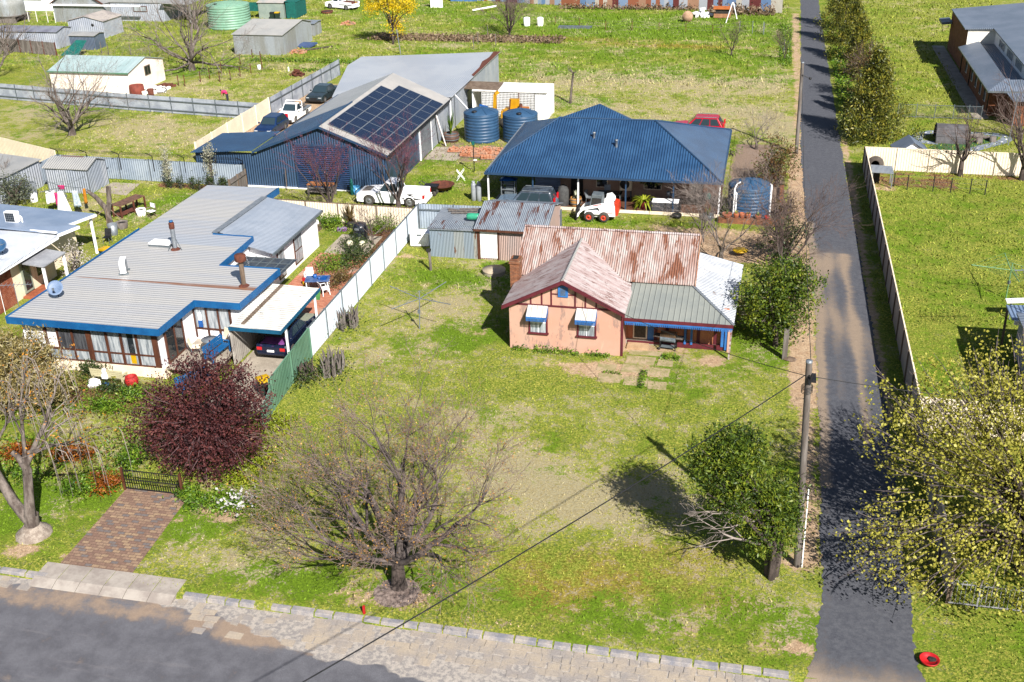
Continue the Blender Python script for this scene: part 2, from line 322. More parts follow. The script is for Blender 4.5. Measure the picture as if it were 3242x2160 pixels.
def grassnodes(s):
    a=s.attr('mk')['Color'];b=s.attr('mk2')['Color']
    A=s.new('ShaderNodeSeparateColor',i0=a).outputs;B=s.new('ShaderNodeSeparateColor',i0=b).outputs
    n1=s.noise(.55,6,.7);n2=s.noise(2.6,6,.75,None,3);n3=s.noise(9,4,.75,None,6);n4=s.noise(34,3,.7,None,8)
    cmb=s.ramp(s.math('ADD',s.math('MULTIPLY',n1,.34),s.math('ADD',s.math('MULTIPLY',n2,.33),s.math('MULTIPLY',n3,.33))),.36,.64)
    g=s.mix(s.ramp(n2,.35,.65),pc(98,134,36),pc(152,170,60))
    g=s.mix(s.ramp(n3,.42,.68),g,pc(206,196,96))
    def thr(m,n,w=.1,sc=1.0): # mask beats noise
        d=s.math('SUBTRACT',s.math('MULTIPLY',m,sc),s.math('MULTIPLY_ADD',n,.92,.04));return s.ramp(d,-w,w)
    c=s.mix(thr(A[2],s.math('SUBTRACT',1.0,cmb),.12),g,s.mix(n3,pc(92,132,28),pc(146,174,48)))
    c=s.mix(s.math('MULTIPLY',thr(B[0],cmb,.25,.8),.75),c,s.mix(n3,pc(150,112,44),pc(196,166,74)))
    c=s.mix(s.math('MULTIPLY',thr(A[0],cmb,.13,.92),.9),c,s.mix(s.ramp(n3,.35,.65),pc(234,220,182),pc(180,162,120)))
    c=s.mix(thr(A[1],cmb,.16,1.3),c,s.mix(s.ramp(n2,.3,.7),pc(238,208,174),pc(208,172,138)))
    c=s.mix(thr(B[1],cmb,.13,1.05),c,s.mix(n3,pc(130,92,70),pc(160,120,92)))
    c=s.mix(thr(B[2],cmb,.13,1.05),c,s.mix(s.ramp(n4,.3,.7),pc(200,176,158),pc(146,122,106)))
    f=s.ramp(s.math('ADD',s.math('MULTIPLY',n4,.5),s.math('MULTIPLY',n3,.5)),.34,.66,.6,1.36)
    c=s.mix(1.0,c,s.new('ShaderNodeCombineXYZ',i0=f,i1=f,i2=f).outputs[0],'MULTIPLY')
    return c,s.math('ADD',n3,s.math('MULTIPLY',n4,.7))
s=NT('ground_grass');c,h=grassnodes(s);s.bump(h,.9,.06);M['ground']=s.fin(c,.95,0,.1)
def spaced(lo,hi,st,far):
    return np.concatenate([[-far,lo-60,lo-15],np.arange(lo,hi+st/2,st),[hi+15,hi+60,far]])
zroad=lambda X,Y:np.where(Y<29.98,-.15,0.0)
xs=spaced(-112,42,.5,700);ys=np.concatenate([[-300,-40,10],np.arange(22,186,.5),[200,260,400,1200]])
ys=np.sort(np.concatenate([ys[(abs(ys-30)>.3)],[29.97,30.1]]))
grid('ground',xs,ys,zroad,dict(mk=mk,mk2=mk2),M['ground'])
# street: dark seal with worn pale shoulder beside the stone gutter
E1=[(-60,29.4),(-27.9,29.4),(-26.4,29.9),(-22.8,29.7),(-20.7,29.6),(-17,29.0),(-14.9,28.0),(-12.6,28.0),(-11.1,27.7),(-9.4,27.55),(-7,27.2),(-3,26.6),(0,26.3),(3,27.5),(7,27.8),(60,27.8)]
def rk(X,Y):
    e=np.interp(X,[p[0] for p in E1],[p[1] for p in E1]);edge=sm(-.25,.25,Y-e+.25*np.sin(X*3.1)*np.sin(X*1.3+1))
    dirt=.3*bx(X,Y,-30,-16,28.4,29.8,.6)+.35*bx(X,Y,-18,-12,28,29.9,.5)+.7*bx(X,Y,1.5,8,29,30.2,.5)+.25
    return edge,np.clip(dirt,0,1),X*0
s=NT('street_asphalt');A=s.new('ShaderNodeSeparateColor',i0=s.attr('mk')['Color']).outputs
n1=s.noise(1.1,6,.7);n2=s.noise(6,5,.7,None,3);n3=s.noise(60,2,.7,None,5);nw=s.noise(.8,5,.7,(.25,1.6,1),7)
asp=s.mix(s.ramp(n1,.3,.7),pc(130,130,138),pc(106,106,114));asp=s.mix(s.ramp(nw,.55,.75),asp,pc(150,146,150))
dk=s.mix(s.ramp(s.math('ADD',A[1],s.math('SUBTRACT',n1,.95)),-.1,.2),asp,s.mix(n2,pc(196,172,150),pc(160,140,126)))
grv=s.mix(s.ramp(n2,.4,.62),pc(214,204,194),pc(168,162,160))
c=s.mix(s.ramp(s.math('ADD',A[0],s.math('MULTIPLY',s.math('SUBTRACT',n2,.5),.7)),.4,.6),dk,grv)
f=s.ramp(n3,.3,.7,.72,1.26);c=s.mix(1.0,c,s.new('ShaderNodeCombineXYZ',i0=f,i1=f,i2=f).outputs[0],'MULTIPLY')
s.bump(n3,.6,.02);M['asphalt']=s.fin(c,.85,0,.25)
grid('road',np.concatenate([[-300,-80],np.arange(-50,30,.4),[80,300]]),np.concatenate([[18,22],np.arange(24,30,.2),[29.95]]),lambda X,Y:X*0-.146,dict(mk=rk),M['asphalt'])
# the lane: dark asphalt with sandy wheel tracks, ragged edges
s=NT('lane_asphalt');p=s.sep(s.co());A=s.new('ShaderNodeSeparateColor',i0=s.attr('mk')['Color']).outputs
n1=s.noise(.9,6,.7,(1,.35,1));n2=s.noise(5,5,.7,None,3);n3=s.noise(60,2,.7,None,5)
asp=s.mix(s.ramp(n2,.3,.7),pc(112,114,122),pc(90,92,102))
c=s.mix(s.ramp(s.math('ADD',A[0],s.math('SUBTRACT',s.math('ADD',s.math('MULTIPLY',n1,.45),s.math('MULTIPLY',n2,.55)),1.0)),-.22,.4),asp,s.mix(n2,pc(196,172,148),pc(150,136,124)))
f=s.ramp(n3,.3,.7,.74,1.24);c=s.mix(1.0,c,s.new('ShaderNodeCombineXYZ',i0=f,i1=f,i2=f).outputs[0],'MULTIPLY')
s.bump(n3,.6,.02);M['lane']=s.fin(c,.85,0,.25)
LY=np.concatenate([[25.5,27,28.5,29.2,29.95,30.12],np.arange(30.4,200,.16)])
LL=lambda y:np.interp(y,[25,28,30,31.5,34,46,60,66,73,93,158,200],[2.6,2.5,2.7,3.2,3.45,3.65,3.75,3.55,3.5,3.25,3.9,4.1])+.05*np.sin(y*1.1)+.06*np.sin(y*7.3+1)*np.sin(y*.9)+.04*np.sin(y*17.)
LR=lambda y:np.interp(y,[25,28,30,31.5,35,48,70,97,143,200],[7.4,7.1,6.8,6.55,6.65,6.9,6.75,6.6,6.5,6.5])+.04*np.sin(y*1.3)+.06*np.sin(y*8.1)*np.sin(y*.7+1)+.04*np.sin(y*15.)
def lanegrid():
    t=np.linspace(0,1,13);V=[];F=[]
    X=[];msk=[]
    for y in LY:
        a,b=float(LL(y)),float(LR(y))
        for u in t:
            V.append((a+(b-a)*u,y,(-.15 if y<29.98 else 0)+.008+.03*math.sin(pi*u)))
            d=.9*math.exp(-((u-.06)/.10)**2)*(1 if 42<y<76 else .25)+.62*math.exp(-((u-.68)/.09)**2)*(1 if 46<y<70 else .1)+.3*math.exp(-((u-.36)/.1)**2)*(1 if 50<y<70 else 0.1)
            d+=.75*math.exp(-((y-67-3*u)/2.6)**2)*(1-u*.8)+.4*math.exp(-((y-62+6*u)/3.)**2)+.12+.5*math.exp(-((y-30)/1.2)**2)
            if y>97: d+=.0
            msk.append(d)
    n=len(t)
    for i in range(len(LY)-1):
        for k in range(n-1): F.append((i*n+k,i*n+k+1,(i+1)*n+k+1,(i+1)*n+k))
    mb=MB();mb.add(V,F,True);o=rawmesh('lane_road',mb,M['lane']);o['kind']='structure'
    A=o.data.attributes.new('mk','FLOAT_COLOR','POINT')
    A.data.foreach_set('color',np.array([[min(d,1),0,0,1] for d in msk],dtype=np.float32).ravel())
lanegrid()
# kerb of long bluestone blocks, broken in places
M['stone']=mat('kerb_stone',pc(200,190,182),pc(150,150,160),1.6,rough=.9,bump=(14,.5,.02),lo=.35,hi=.65)
M['stone2']=mat('gutter_stone',pc(206,190,170),pc(176,168,164),.8,rough=.9,bump=(16,.6,.02),lo=.35,hi=.65)
kb=MB();x=-45.0
while x<2.3:
    L=R.uniform(.55,1.25)
    if not(-26.8<x<-21.0) and not(-17.6<x<-15.6 and R.random()<.6):
        w=R.uniform(.0,.05);z=R.uniform(-.02,.03);y0=30.0+.02*math.sin(x*.4)
        kb.add([(x,y0-w,-.16),(x+L-.03,y0-.01-w,-.16),(x+L-.03,y0+.26,-.16),(x,y0+.26,-.16),(x+.02,y0+.03-w,.02+z),(x+L-.05,y0+.03-w,.02+z),(x+L-.05,y0+.24,.03+z),(x+.02,y0+.24,.03+z)],[(0,3,2,1),(4,5,6,7),(0,1,5,4),(1,2,6,5),(2,3,7,6),(3,0,4,7)])
    x+=L
o=rawmesh('kerb',kb,M['stone'],None,.02);o['kind']='structure'
gb=MB();
for row in range(5):
    x=-45.0;y=29.97-.34*(row+1)
    while x<2.6:
        L=R.uniform(.3,.66)
        keep=R.random()<(.85 if x>-9.5 else (.7 if x>-15 else .4)) and not(-26.9<x<-20.7) and (row<4 or R.random()<.4) and (x>-20 or row<2)
        if keep:
            j=lambda:R.uniform(-.035,.035);z=-.146+R.uniform(.012,.035)
            p=[(x+.02+j(),y+.02+j()),(x+L-.02+j(),y+.02+j()),(x+L-.02+j(),y+.32+j()),(x+.02+j(),y+.32+j())]
            gb.prism(p,-.15,z)
        x+=L
o=rawmesh('gutter',gb,M['stone2']);o['kind']='structure'
# concrete crossover slabs and paved drive
cb=MB()
for i in range(6):
    x0=-26.7+i*1.02; cb.ext([(x0,29.55,-.16),(x0,30.9,-.16),(x0,30.9,.03),(x0,29.96,.02),(x0,29.55,-.12)],(.99,0,0))
s=NT('crossover_concrete');n=s.noise(.9,5,.7);M['crossover']=s.fin(s.mix(s.ramp(n,.35,.65),pc(206,196,186),pc(172,160,152)),.9)
o=rawmesh('pavement',cb,M['crossover'],None,.01);o['kind']='structure'
s=NT('driveway_pavers')
def bricktex(s,sc,cols,mo,rot=0.0,bw=.5,rh=.25):
    mp=s.new('ShaderNodeMapping',in_Vector=s.co());mp.inputs['Rotation'].default_value=(0,0,rot)
    x=s.new('ShaderNodeTexBrick',in_Vector=mp.outputs[0],in_Color1=(0,0,0,1),in_Color2=(1,1,1,1),in_Mortar=(.5,.5,.5,1),in_Scale=sc)
    x.inputs['Mortar Size'].default_value=.015;x.inputs['Brick Width'].default_value=bw;x.inputs['Row Height'].default_value=rh
    r=s.new('ShaderNodeValToRGB',i0=x.outputs[0]);r.color_ramp.interpolation='CONSTANT';e=r.color_ramp.elements
    while len(e)<len(cols): e.new(.5)
    for i,c in enumerate(cols): e[i].position=i/len(cols);e[i].color=c
    n=s.noise(14,3);f=s.ramp(n,.3,.7,.8,1.2);c=s.mix(1.0,r.outputs[0],s.new('ShaderNodeCombineXYZ',i0=f,i1=f,i2=f).outputs[0],'MULTIPLY')
    return s.mix(x.outputs['Fac'],c,mo),x.outputs['Fac']
c,fc=bricktex(s,1.0,[pc(150,118,102),pc(170,138,116),pc(186,156,126),pc(134,124,122),pc(156,124,106),pc(174,144,120)],pc(128,100,84),0,.32,.17)
s.bump(fc,.4,-.01);M['pavers']=s.fin(c,.85)
o=rawmesh('driveway',MB().ext([(-26.15,30.9,.0),(-22.95,30.9,.0),(-23.3,36.4,.0),(-26.35,36.4,.0)],(0,0,.022)),M['pavers']);o['kind']='structure'
s=NT('red_paving');c,fc=bricktex(s,1.0,[pc(222,130,96),pc(206,112,80),pc(236,150,116),pc(214,122,92)],pc(196,150,124),0,.23,.115)
n=s.ramp(s.noise(.6,5,.7),.52,.7);M['redpave']=s.fin(s.mix(n,c,pc(214,196,178)),.85)
o=rawmesh('path',MB().box(-28.4,-23.4,54.3,64.8,0,.02),M['redpave']);o['kind']='structure'
o=rawmesh('concrete_drive_pavement',MB().add([(-26.6,43.8,.018),(-23.05,43.8,.018),(-23.05,54.3,.018),(-26.6,54.3,.018)],[(0,1,2,3)]).add([(-28.2,64.8,.018),(-25.2,64.8,.018),(-25.2,68.4,.018),(-28.2,68.4,.018)],[(0,1,2,3)]),M['concrete']);o['kind']='structure'
o=rawmesh('slab_pavement',MB().prism([(-51.0,74.4),(-48.2,74.0),(-48.6,76.8),(-51.1,76.8)],0,.04),M['concrete']);o['kind']='structure'
# stepping slabs before the pink house, concrete apron by the workshop, school path
sl=MB()
for x,y,w,d in [(-6.3,51.2,1.1,.9),(-5.0,51.0,1.2,.9),(-7.6,51.1,1.0,.8),(-7.4,49.9,1.2,.9),(-6.0,49.8,1.2,.9),(-4.8,49.6,1.0,.8),(-6.2,52.2,1.5,.9),(-6.1,53.3,1.7,.5),(-4.5,52.2,.8,.9)]:
    sl.prism([(x+R.uniform(-.06,.06),y),(x+w,y+R.uniform(-.06,.06)),(x+w+R.uniform(-.05,.05),y+d),(x,y+d)],0,.025)
s=NT('worn_slab');n=s.noise(2.2,6,.75);M['wornslab']=s.fin(s.mix(s.ramp(n,.35,.6),pc(214,188,156),s.mix(s.noise(9),pc(150,160,80),pc(190,165,130))),.9)
o=rawmesh('stepping_path',sl,M['wornslab']);o['kind']='structure'
o=rawmesh('apron_pavement',MB().prism([(-27.7,86.6),(-24.9,86.6),(-24.5,90.0),(-27.7,90.4)],0,.03),M['concrete']);o['kind']='structure'
pp=[(D(1310*.0+2100,315)),]
trk=MB()
def ribbon(mb,pts,w,z):
    q=[Vector((x,y,0)) for x,y in pts];n=len(q);vs=[]
    for i in range(n):
        d=(q[min(i+1,n-1)]-q[max(i-1,0)]).normalized();nn=Vector((-d.y,d.x,0))*w/2
        a=q[i]+nn;b=q[i]-nn;vs+=[(a.x,a.y,z),(b.x,b.y,z)]
    mb.add(vs,[(2*i,2*i+1,2*i+3,2*i+2) for i in range(n-1)])
def F7(x,y): p=at(2840+x/3.346,380+y/3.346);return (p.x,p.y)
loop1=[F7(*q) for q in [(430,245),(330,240),(255,225),(205,200),(215,165),(270,145),(350,130),(430,125),(560,120),(700,125),(830,145),(1000,150),(1120,165),(1175,195),(1130,230),(1040,255),(930,280),(840,305),(770,335),(720,370)]]
def smooth(p,k=3):
    for _ in range(k):
        q=[p[0]]
        for a,b in zip(p,p[1:]): q+=[(a[0]*.75+b[0]*.25,a[1]*.75+b[1]*.25),(a[0]*.25+b[0]*.75,a[1]*.25+b[1]*.75)]
        p=q+[p[-1]]
    return p
L1=smooth(loop1);ribbon(trk,L1,.95,.012)
M['trackgrey']=mat('grey_play_track',pc(160,170,184),pc(140,152,168),1.5,rough=.8)
o=rawmesh('play_path',trk,M['trackgrey']);o['kind']='structure'
dsh=MB();n=len(L1)
for i in range(4,n-4,7): ribbon(dsh,L1[i:i+3],.13,.017)
o=rawmesh('road_markings',dsh,M['white']);o['kind']='structure'
o=rawmesh('turf_lawn',MB().add([(*F7(*q),.008) for q in [(330,290),(420,255),(600,235),(760,200),(1080,170),(1060,215),(900,255),(780,300),(700,345),(420,330)]],[tuple(range(10))]),mat('green_artificial_turf',pc(70,120,62),pc(56,104,52),2,rough=.9));o['kind']='structure'
# ================================================================= PINK HOUSE
M['pinkwall']=None
s=NT('peeling_pink_wall');n=s.noise(2.2,7,.7,(1.6,1.6,.35));z=s.sep(s.co())[2]
base=s.mix(s.ramp(s.noise(.8,4),.35,.65),PINK,pc(238,194,172));fl=s.ramp(s.noise(1.1,7,.75,(1.5,1.5,.45),9),.55,.6)
fl2=s.ramp(s.noise(1.8,6,.7,(2,2,.5),4),.6,.66)
c=s.mix(s.math('MULTIPLY',fl,.7),base,pc(176,150,140));c=s.mix(fl2,c,pc(246,206,180))
x=s.new('ShaderNodeTexWave',in_Scale=0);M['pinkwall']=s.fin(c,.8,0,.25)
M['pinkroof']=mat('faded_pink_corrugated_roof',pc(236,222,222),pc(214,186,184),1.2,rough=.5,metal=.1,rib=(.13,.025),stretch=(.5,2.5,1),rust=(pc(178,136,128),.36,2.2,(.7,3,1)),fine=.16)
M['pinkroof2']=mat('rusting_corrugated_roof',pc(238,222,216),pc(204,166,154),1.0,rough=.5,metal=.1,rib=(.13,.025),stretch=(3,.5,1),rust=(pc(186,124,98),.36,.8,(2.6,.4,1)),fine=.16)
M['greyseam']=mat('grey_green_seamed_roof',pc(184,188,180),pc(168,174,170),.4,rough=.4,metal=.1,rib=(.3,.03,0,12),fine=.06)
M['whiteroof']=mat('white_corrugated_side_roof',(.46,.48,.52,1),(.36,.38,.42,1),1,rough=.4,rib=(.2,.05,None,3),fine=.06,rust=(pc(150,116,96),.2,.7,None))
M['maroon']=mat('maroon_trim',MAROON,pc(104,34,48),2,rough=.6)
M['pinkboard']=mat('salmon_boards',pc(232,150,110),pc(222,138,100),2,rough=.7,rib=(.28,.012,0,10))
ph=T('house','pink rendered cottage with faded rusty iron roof and blue verandah trim','house',(-9,57,0),world=True)
w=MB()
w.ext([(-12.65,53,0),(-6.5,53,0),(-6.5,53,2.55),(-9.62,53,4.15),(-12.65,53,2.62)],(0,5.5,0))
P('wall',w,M['pinkwall'],ph)
w=MB();w.ext([(-12.9,56.9,0),(-12.9,62.3,0),(-12.9,62.3,2.9),(-12.9,59.65,4.48),(-12.9,56.9,2.9)],(9.75,0,0));P('wall',w,mat('cream_house_wall',(.75,.7,.64,1),(.65,.56,.5,1),1,rough=.8),ph,'cream painted rear block of the house')
# roofs: gable (ridge runs back) and main (ridge runs across)
def roof_two(mb,x0,x1,y0,y1,ze,zr,axis,t=.05,rf=.5):
    if axis=='y':
        xm=x0+(x1-x0)*rf
        mb.slab([(x0,y0,ze),(xm,y0,zr),(xm,y1,zr),(x0,y1,ze)],t);mb.slab([(xm,y0,zr),(x1,y0,ze),(x1,y1,ze),(xm,y1,zr)],t)
    else:
        ym=y0+(y1-y0)*rf
        mb.slab([(x0,y0,ze),(x1,y0,ze),(x1,ym,zr),(x0,ym,zr)],t);mb.slab([(x0,ym,zr),(x1,ym,zr),(x1,y1,ze),(x0,y1,ze)],t)
    return mb
g=MB();zr,ze=4.3,2.62;xm=-9.66
g.slab([(-13.0,52.7,ze),(xm,52.7,zr),(xm,59.05,zr),(-13.0,57.0,ze)],.05);g.slab([(xm,52.7,zr),(-6.33,52.7,ze),(-6.33,57.0,ze),(xm,59.05,zr)],.05)
gr=P('roof',g,M['pinkroof'],ph)
m=MB();roof_two(m,-13.15,-3.0,56.55,62.85,2.9,4.62,'x');mr=P('roof',m,M['pinkroof2'],ph,'rust streaked corrugated rear roof')
cp=MB();cp.tube([(xm,52.7,zr+.03),(xm,58.9,zr+.03)],.07,8);P('ridge_cap',cp,M['shedroof'],gr)
cp=MB();cp.tube([(-13.15,59.7,4.65),(-3,59.7,4.65)],.08,8);P('ridge_cap',cp,M['pinkroof'],mr)
b=MB()
for a,c in(((-13.0,ze),(xm,zr)),((xm,zr),(-6.33,ze))):
    b.ext([(a[0],52.66,a[1]-.2),(c[0],52.66,c[1]-.2),(c[0],52.66,c[1]+.02),(a[0],52.66,a[1]+.02)],(0,.035,0))
P('bargeboard',b,M['maroon'],ph)
b=MB();b.box(-3.02,-2.96,56.5,59.72,2.66,2.68)
for a,c in(((56.55,2.9),(59.7,4.62)),((59.7,4.62),(62.85,2.9))):
    b.ext([(-2.99,a[0],a[1]-.22),(-2.99,c[0],c[1]-.22),(-2.99,c[0],c[1]+.05),(-2.99,a[0],a[1]+.05)],(.05,0,0))
P('bargeboard',b,mat('rust_stained_barge',pc(220,190,165),pc(180,110,72),.8,rough=.7),ph,'rust stained barge board')
t=MB();zt=2.68
t.box(-12.6,-6.55,52.97,53.0,zt-.05,zt+.05)
gz=lambda x:2.6+(4.15-2.6)*(1-abs(x-xm)/3.1)
for x in(-11.44,-10.84,-10.32,-9.03,-8.48,-7.9): t.box(x-.04,x+.04,52.968,53.0,zt+.05,gz(x)-.02)
t.box(-10.3,-9.05,52.972,53.0,3.36,3.42);t.box(-6.56,-6.44,52.96,53.04,0,2.5)
P('trim',t,M['maroon'],ph)
v=MB();v.box(-9.95,-9.41,52.94,53.0,3.25,3.9);vo=P('gable_vent',v,M['bluepaint'],ph)
v=MB();
for k in range(6): v.box(-9.82,-9.54,52.925,52.945,3.36+k*.075,3.40+k*.075)
P('louvre',v,M['grey'],vo)
for i,x in enumerate((-11.05,-8.4)):
    z0=1.07
    f=MB();f.box(x-.52,x-.43,52.93,53.0,z0,z0+1.3);f.box(x+.43,x+.52,52.93,53.0,z0,z0+1.3);f.box(x-.43,x+.43,52.93,53.0,z0+1.2,z0+1.3);f.box(x-.57,x+.57,52.88,53.0,z0-.09,z0)
    wf=P('window',f,M['maroon'],ph)
    P('pane',MB().box(x-.43,x+.43,52.965,52.99,z0,z0+1.2),M['curtain'],wf)
    u=MB();u.box(x-.015,x+.015,52.95,52.965,z0,z0+1.2);u.box(x-.43,x+.43,52.951,52.966,z0+.58,z0+.61);P('glazing_bar',u,M['white'],wf)
    h=MB();h.slab([(x-.54,52.36,2.24),(x+.54,52.36,2.24),(x+.54,52.99,2.68),(x-.54,52.99,2.68)],.03)
    ho=P('awning',h,mat('striped_awning_%d'%0 if 0 else 'white_awning_roof',pc(244,240,234),pc(232,224,214),2,rough=.5,rib=(.3,.02,0,10),rust=(pc(190,120,80),.05,1.5,(3,.2,1))),ph)
    h=MB()
    for k in range(15):
        xx=x-.53+k*.0735;h.box(xx,xx+.045,52.345,52.36,1.99,2.24)
    h.box(x-.54,x+.54,52.34,52.362,2.15,2.25)
    for sx in(-.55,.53): h.box(x+sx,x+sx+.02,52.36,52.98,2.2,2.24);h.ext([(x+sx,52.36,2.0),(x+sx,52.99,2.2),(x+sx,52.99,2.66),(x+sx,52.36,2.24)],(.02,0,0))
    P('valance',h,M['bluepaint'],ho)
ch=MB();ch.box(-13.25,-12.72,56.0,56.75,0,3.95);ch.box(-13.3,-12.67,55.95,56.8,3.72,3.86);co=P('chimney',ch,M['brickold'],ph)
ch=MB();ch.box(-13.12,-12.85,56.15,56.6,3.95,4.0);P('chimney_top',ch,M['dark'],co)
# verandah
vr=MB();vr.slab([(-6.42,53.2,2.2),(-.7,53.2,2.2),(-3.15,56.75,2.8),(-6.42,56.75,2.8)],.04);P('verandah_roof',vr,M['greyseam'],ph)
vr=MB();vr.slab([(-.7,53.2,2.2),(-.5,61.7,2.2),(-3.05,61.7,2.82),(-3.15,56.75,2.8)],.04);P('side_roof',vr,M['whiteroof'],ph)
rg=MB();rg.bar((-.7,53.2,2.22),(-3.15,56.75,2.83),.16,.03);P('hip_capping',rg,M['steel'],ph)
fa=MB();fa.box(-6.42,-.72,53.13,53.19,2.03,2.2);P('fascia',fa,M['maroon'],ph)
fr=MB();fr.box(-6.4,-.75,53.145,53.165,1.93,2.03)
for k in range(57): x=-6.38+k*.0985;fr.box(x,x+.06,53.14,53.165,1.82,1.94)
P('valance',fr,M['bluepaint'],ph)
vw=MB();vw.box(-6.5,-1.0,54.85,54.95,.2,2.35);P('verandah_wall',vw,M['pinkboard'],ph)
pl=MB();pl.box(-6.5,-1.0,54.6,56.9,0,.2);P('verandah_floor',pl,M['concrete'],ph)
sk_=MB();sk_.box(-4.0,-1.0,54.55,54.6,0,.3);sk_.box(-6.4,-4.0,54.56,54.6,.1,.22)
for x in(-4.95,-4.35,-3.35,-2.65,-1.75): sk_.box(x,x+.17,54.82,54.85,.2,2.3)
P('trim',sk_,M['maroon'],ph)
d=MB();d.box(-6.12,-5.35,54.8,54.85,.25,2.2);do=P('door',d,M['cream'],ph)
P('screen',MB().box(-6.05,-5.42,54.785,54.8,.33,2.12),mat('security_screen',pc(62,54,46),pc(92,82,70),12,rough=.6),do)
for bb in((-5.32,-4.98,54.79,54.85,.22,2.2),(-3.32,-3.2,54.5,54.58,.25,2.2),(-2.98,-2.86,54.5,54.58,.25,2.2),(-1.35,-1.2,54.5,54.6,.25,2.2),(-1.15,-.98,54.45,54.55,.1,2.2)): P('blue_panel',MB().box(*bb),M['bluepaint'],ph)
P('side_wall',MB().box(-1.0,-.82,54.4,61.6,0,2.2),M['pinkwall'],ph)
d=MB();d.bar((-.86,53.58,0),(-.8,53.4,2.1),.09);P('post',d,mat('flaking_post',pc(150,90,96),pc(225,215,210),6,rough=.8),ph)
d=MB();d.box(-7.0,-6.2,53.2,54.4,0,.0) if 0 else d.box(-6.35,-5.2,53.9,54.55,0,.12);P('step',d,mat('sandy_step',pc(226,190,150),pc(206,168,130),2,rough=.9),ph)
# barbecue on the verandah edge
q=T('barbecue','old wheeled barbecue with side shelves on the pink house verandah','barbecue',(-4.13,54.3,0),-.12)
P('hood',MB().ext([(-.42,-.22,.78),(.42,-.22,.78),(.42,-.28,.95),(.42,.0,1.08),(.42,.25,.95),(.42,.25,.78)][:1]+[(-.42,.25,.78),(-.42,.25,.95),(-.42,0,1.08),(-.42,-.28,.95)],(.84,0,0)),mat('tarnished_hood',pc(190,150,120),pc(140,120,110),3,rough=.4,metal=.4),q)
P('firebox',MB().box(-.42,.42,-.25,.25,.55,.78).box(-.4,.4,-.3,-.25,.62,.74),mat('barbecue_front',pc(190,205,220),pc(150,165,180),3,rough=.3,metal=.5),q)
P('side_shelf',MB().box(-.8,-.44,-.22,.22,.74,.79),M['woodgrey'],q);P('side_shelf',MB().box(.44,.8,-.22,.22,.74,.79),M['woodgrey'],q)
for x in(-.4,.4):
    for y in(-.2,.2): P('leg',MB().bar((x*1.05,y,0),(x,y,.6),.05),M['black'],q)
P('lower_shelf',MB().box(-.38,.38,-.2,.2,.15,.18),M['grey'],q)
P('wheel',MB().lathe((-.45,-.23,.08),[(.02,-.03),(.08,-.03),(.08,.03),(.02,.03)],12,True,'y'),M['rubber'],q)
# shed behind the pink house
sh=T('shed','pinkish corrugated outhouse with rusty roof and tall white door','shed',(-15.5,67,0),world=True)
M['pinkcorr']=mat('faded_pink_corrugated_wall',pc(240,206,194),pc(222,200,194),1,rough=.55,rib=(.12,.03),stretch=(1,1,.2),fine=.1)
M['rustroof']=mat('rust_streaked_galvanised_roof',pc(208,218,230),pc(184,194,208),1,rough=.4,metal=.25,rib=(.12,.03),rust=(pc(152,88,60),.36,.9,(2.6,.28,1)),fine=.1)
w=MB();w.ext([(-17.6,65.45,0),(-17.6,70.9,0),(-17.6,70.9,2.1),(-17.6,68.2,2.98),(-17.6,65.45,2.2)],(4.5,0,0));P('wall',w,M['pinkcorr'],sh)
m=MB();roof_two(m,-17.8,-12.95,65.2,71.1,2.2,3.06,'x',.04,.51);P('roof',m,M['rustroof'],sh)
P('door',MB().box(-17.42,-16.28,65.40,65.45,.12,2.12),M['white_old'],sh)
f=MB();f.box(-17.62,-17.45,65.38,65.45,0,2.2);f.box(-16.26,-16.16,65.38,65.45,0,2.2);f.box(-17.8,-12.95,65.16,65.2,2.02,2.16);P('frame',f,M['brownwood'],sh)
f=MB();f.box(-14.6,-13.25,65.39,65.45,1.15,1.2);f.box(-14.6,-13.25,65.39,65.45,2.0,2.06);f.box(-14.6,-14.54,65.39,65.45,1.2,2.0);f.box(-14.72,-13.1,65.33,65.45,1.08,1.15)
wf=P('window',f,M['wood'],sh);P('pane',MB().box(-14.54,-13.25,65.42,65.44,1.2,2.0),M['curtain'],wf)
f=MB()
for x in(-14.1,-13.68): f.box(x,x+.04,65.40,65.42,1.2,2.0)
f.box(-14.54,-13.25,65.401,65.421,1.58,1.62);P('glazing_bar',f,M['white'],wf)
ls=T('shed','lean-to shed of patched grey corrugated iron beside the pinkish outhouse','shed',(-19.2,67,0),world=True)
s=NT('patched_iron_wall');x=s.sep(s.co())[0]
wn=s.new('ShaderNodeTexWhiteNoise',noise_dimensions='1D');s.l.new(s.math('FLOOR',s.math('MULTIPLY',x,1.5)),wn.inputs['W'])
c=s.mix(wn.outputs[0],pc(190,210,232),pc(226,226,216));n=s.noise(2,6,.7,(2,1,.5));c=s.mix(s.ramp(s.math('ADD',n,s.math('MULTIPLY',wn.outputs[0],.12)),.66,.7),c,pc(160,98,66))
s.bump(s.math('SINE',s.math('MULTIPLY',s.ribco(),2*pi/.1)),1,.025);M['patch']=s.fin(c,.45,.2)
P('wall',MB().box(-20.85,-17.65,65.4,68.7,0,1.95),M['patch'],ls)
m=MB();m.slab([(-20.95,65.25,1.98),(-17.66,65.25,2.02),(-17.66,69.0,2.22),(-20.95,69.0,2.18)],.04);P('roof',m,M['galv'],ls)
m=MB();m.slab([(-20.9,65.3,2.06),(-18.9,65.3,2.06),(-18.6,66.6,2.14),(-20.7,66.6,2.14)],.03);m.slab([(-18.9,65.5,2.07),(-17.7,65.5,2.07),(-17.7,65.9,2.1),(-18.9,65.9,2.1)],.03);P('loose_sheet',m,M['rustroof'],ls)
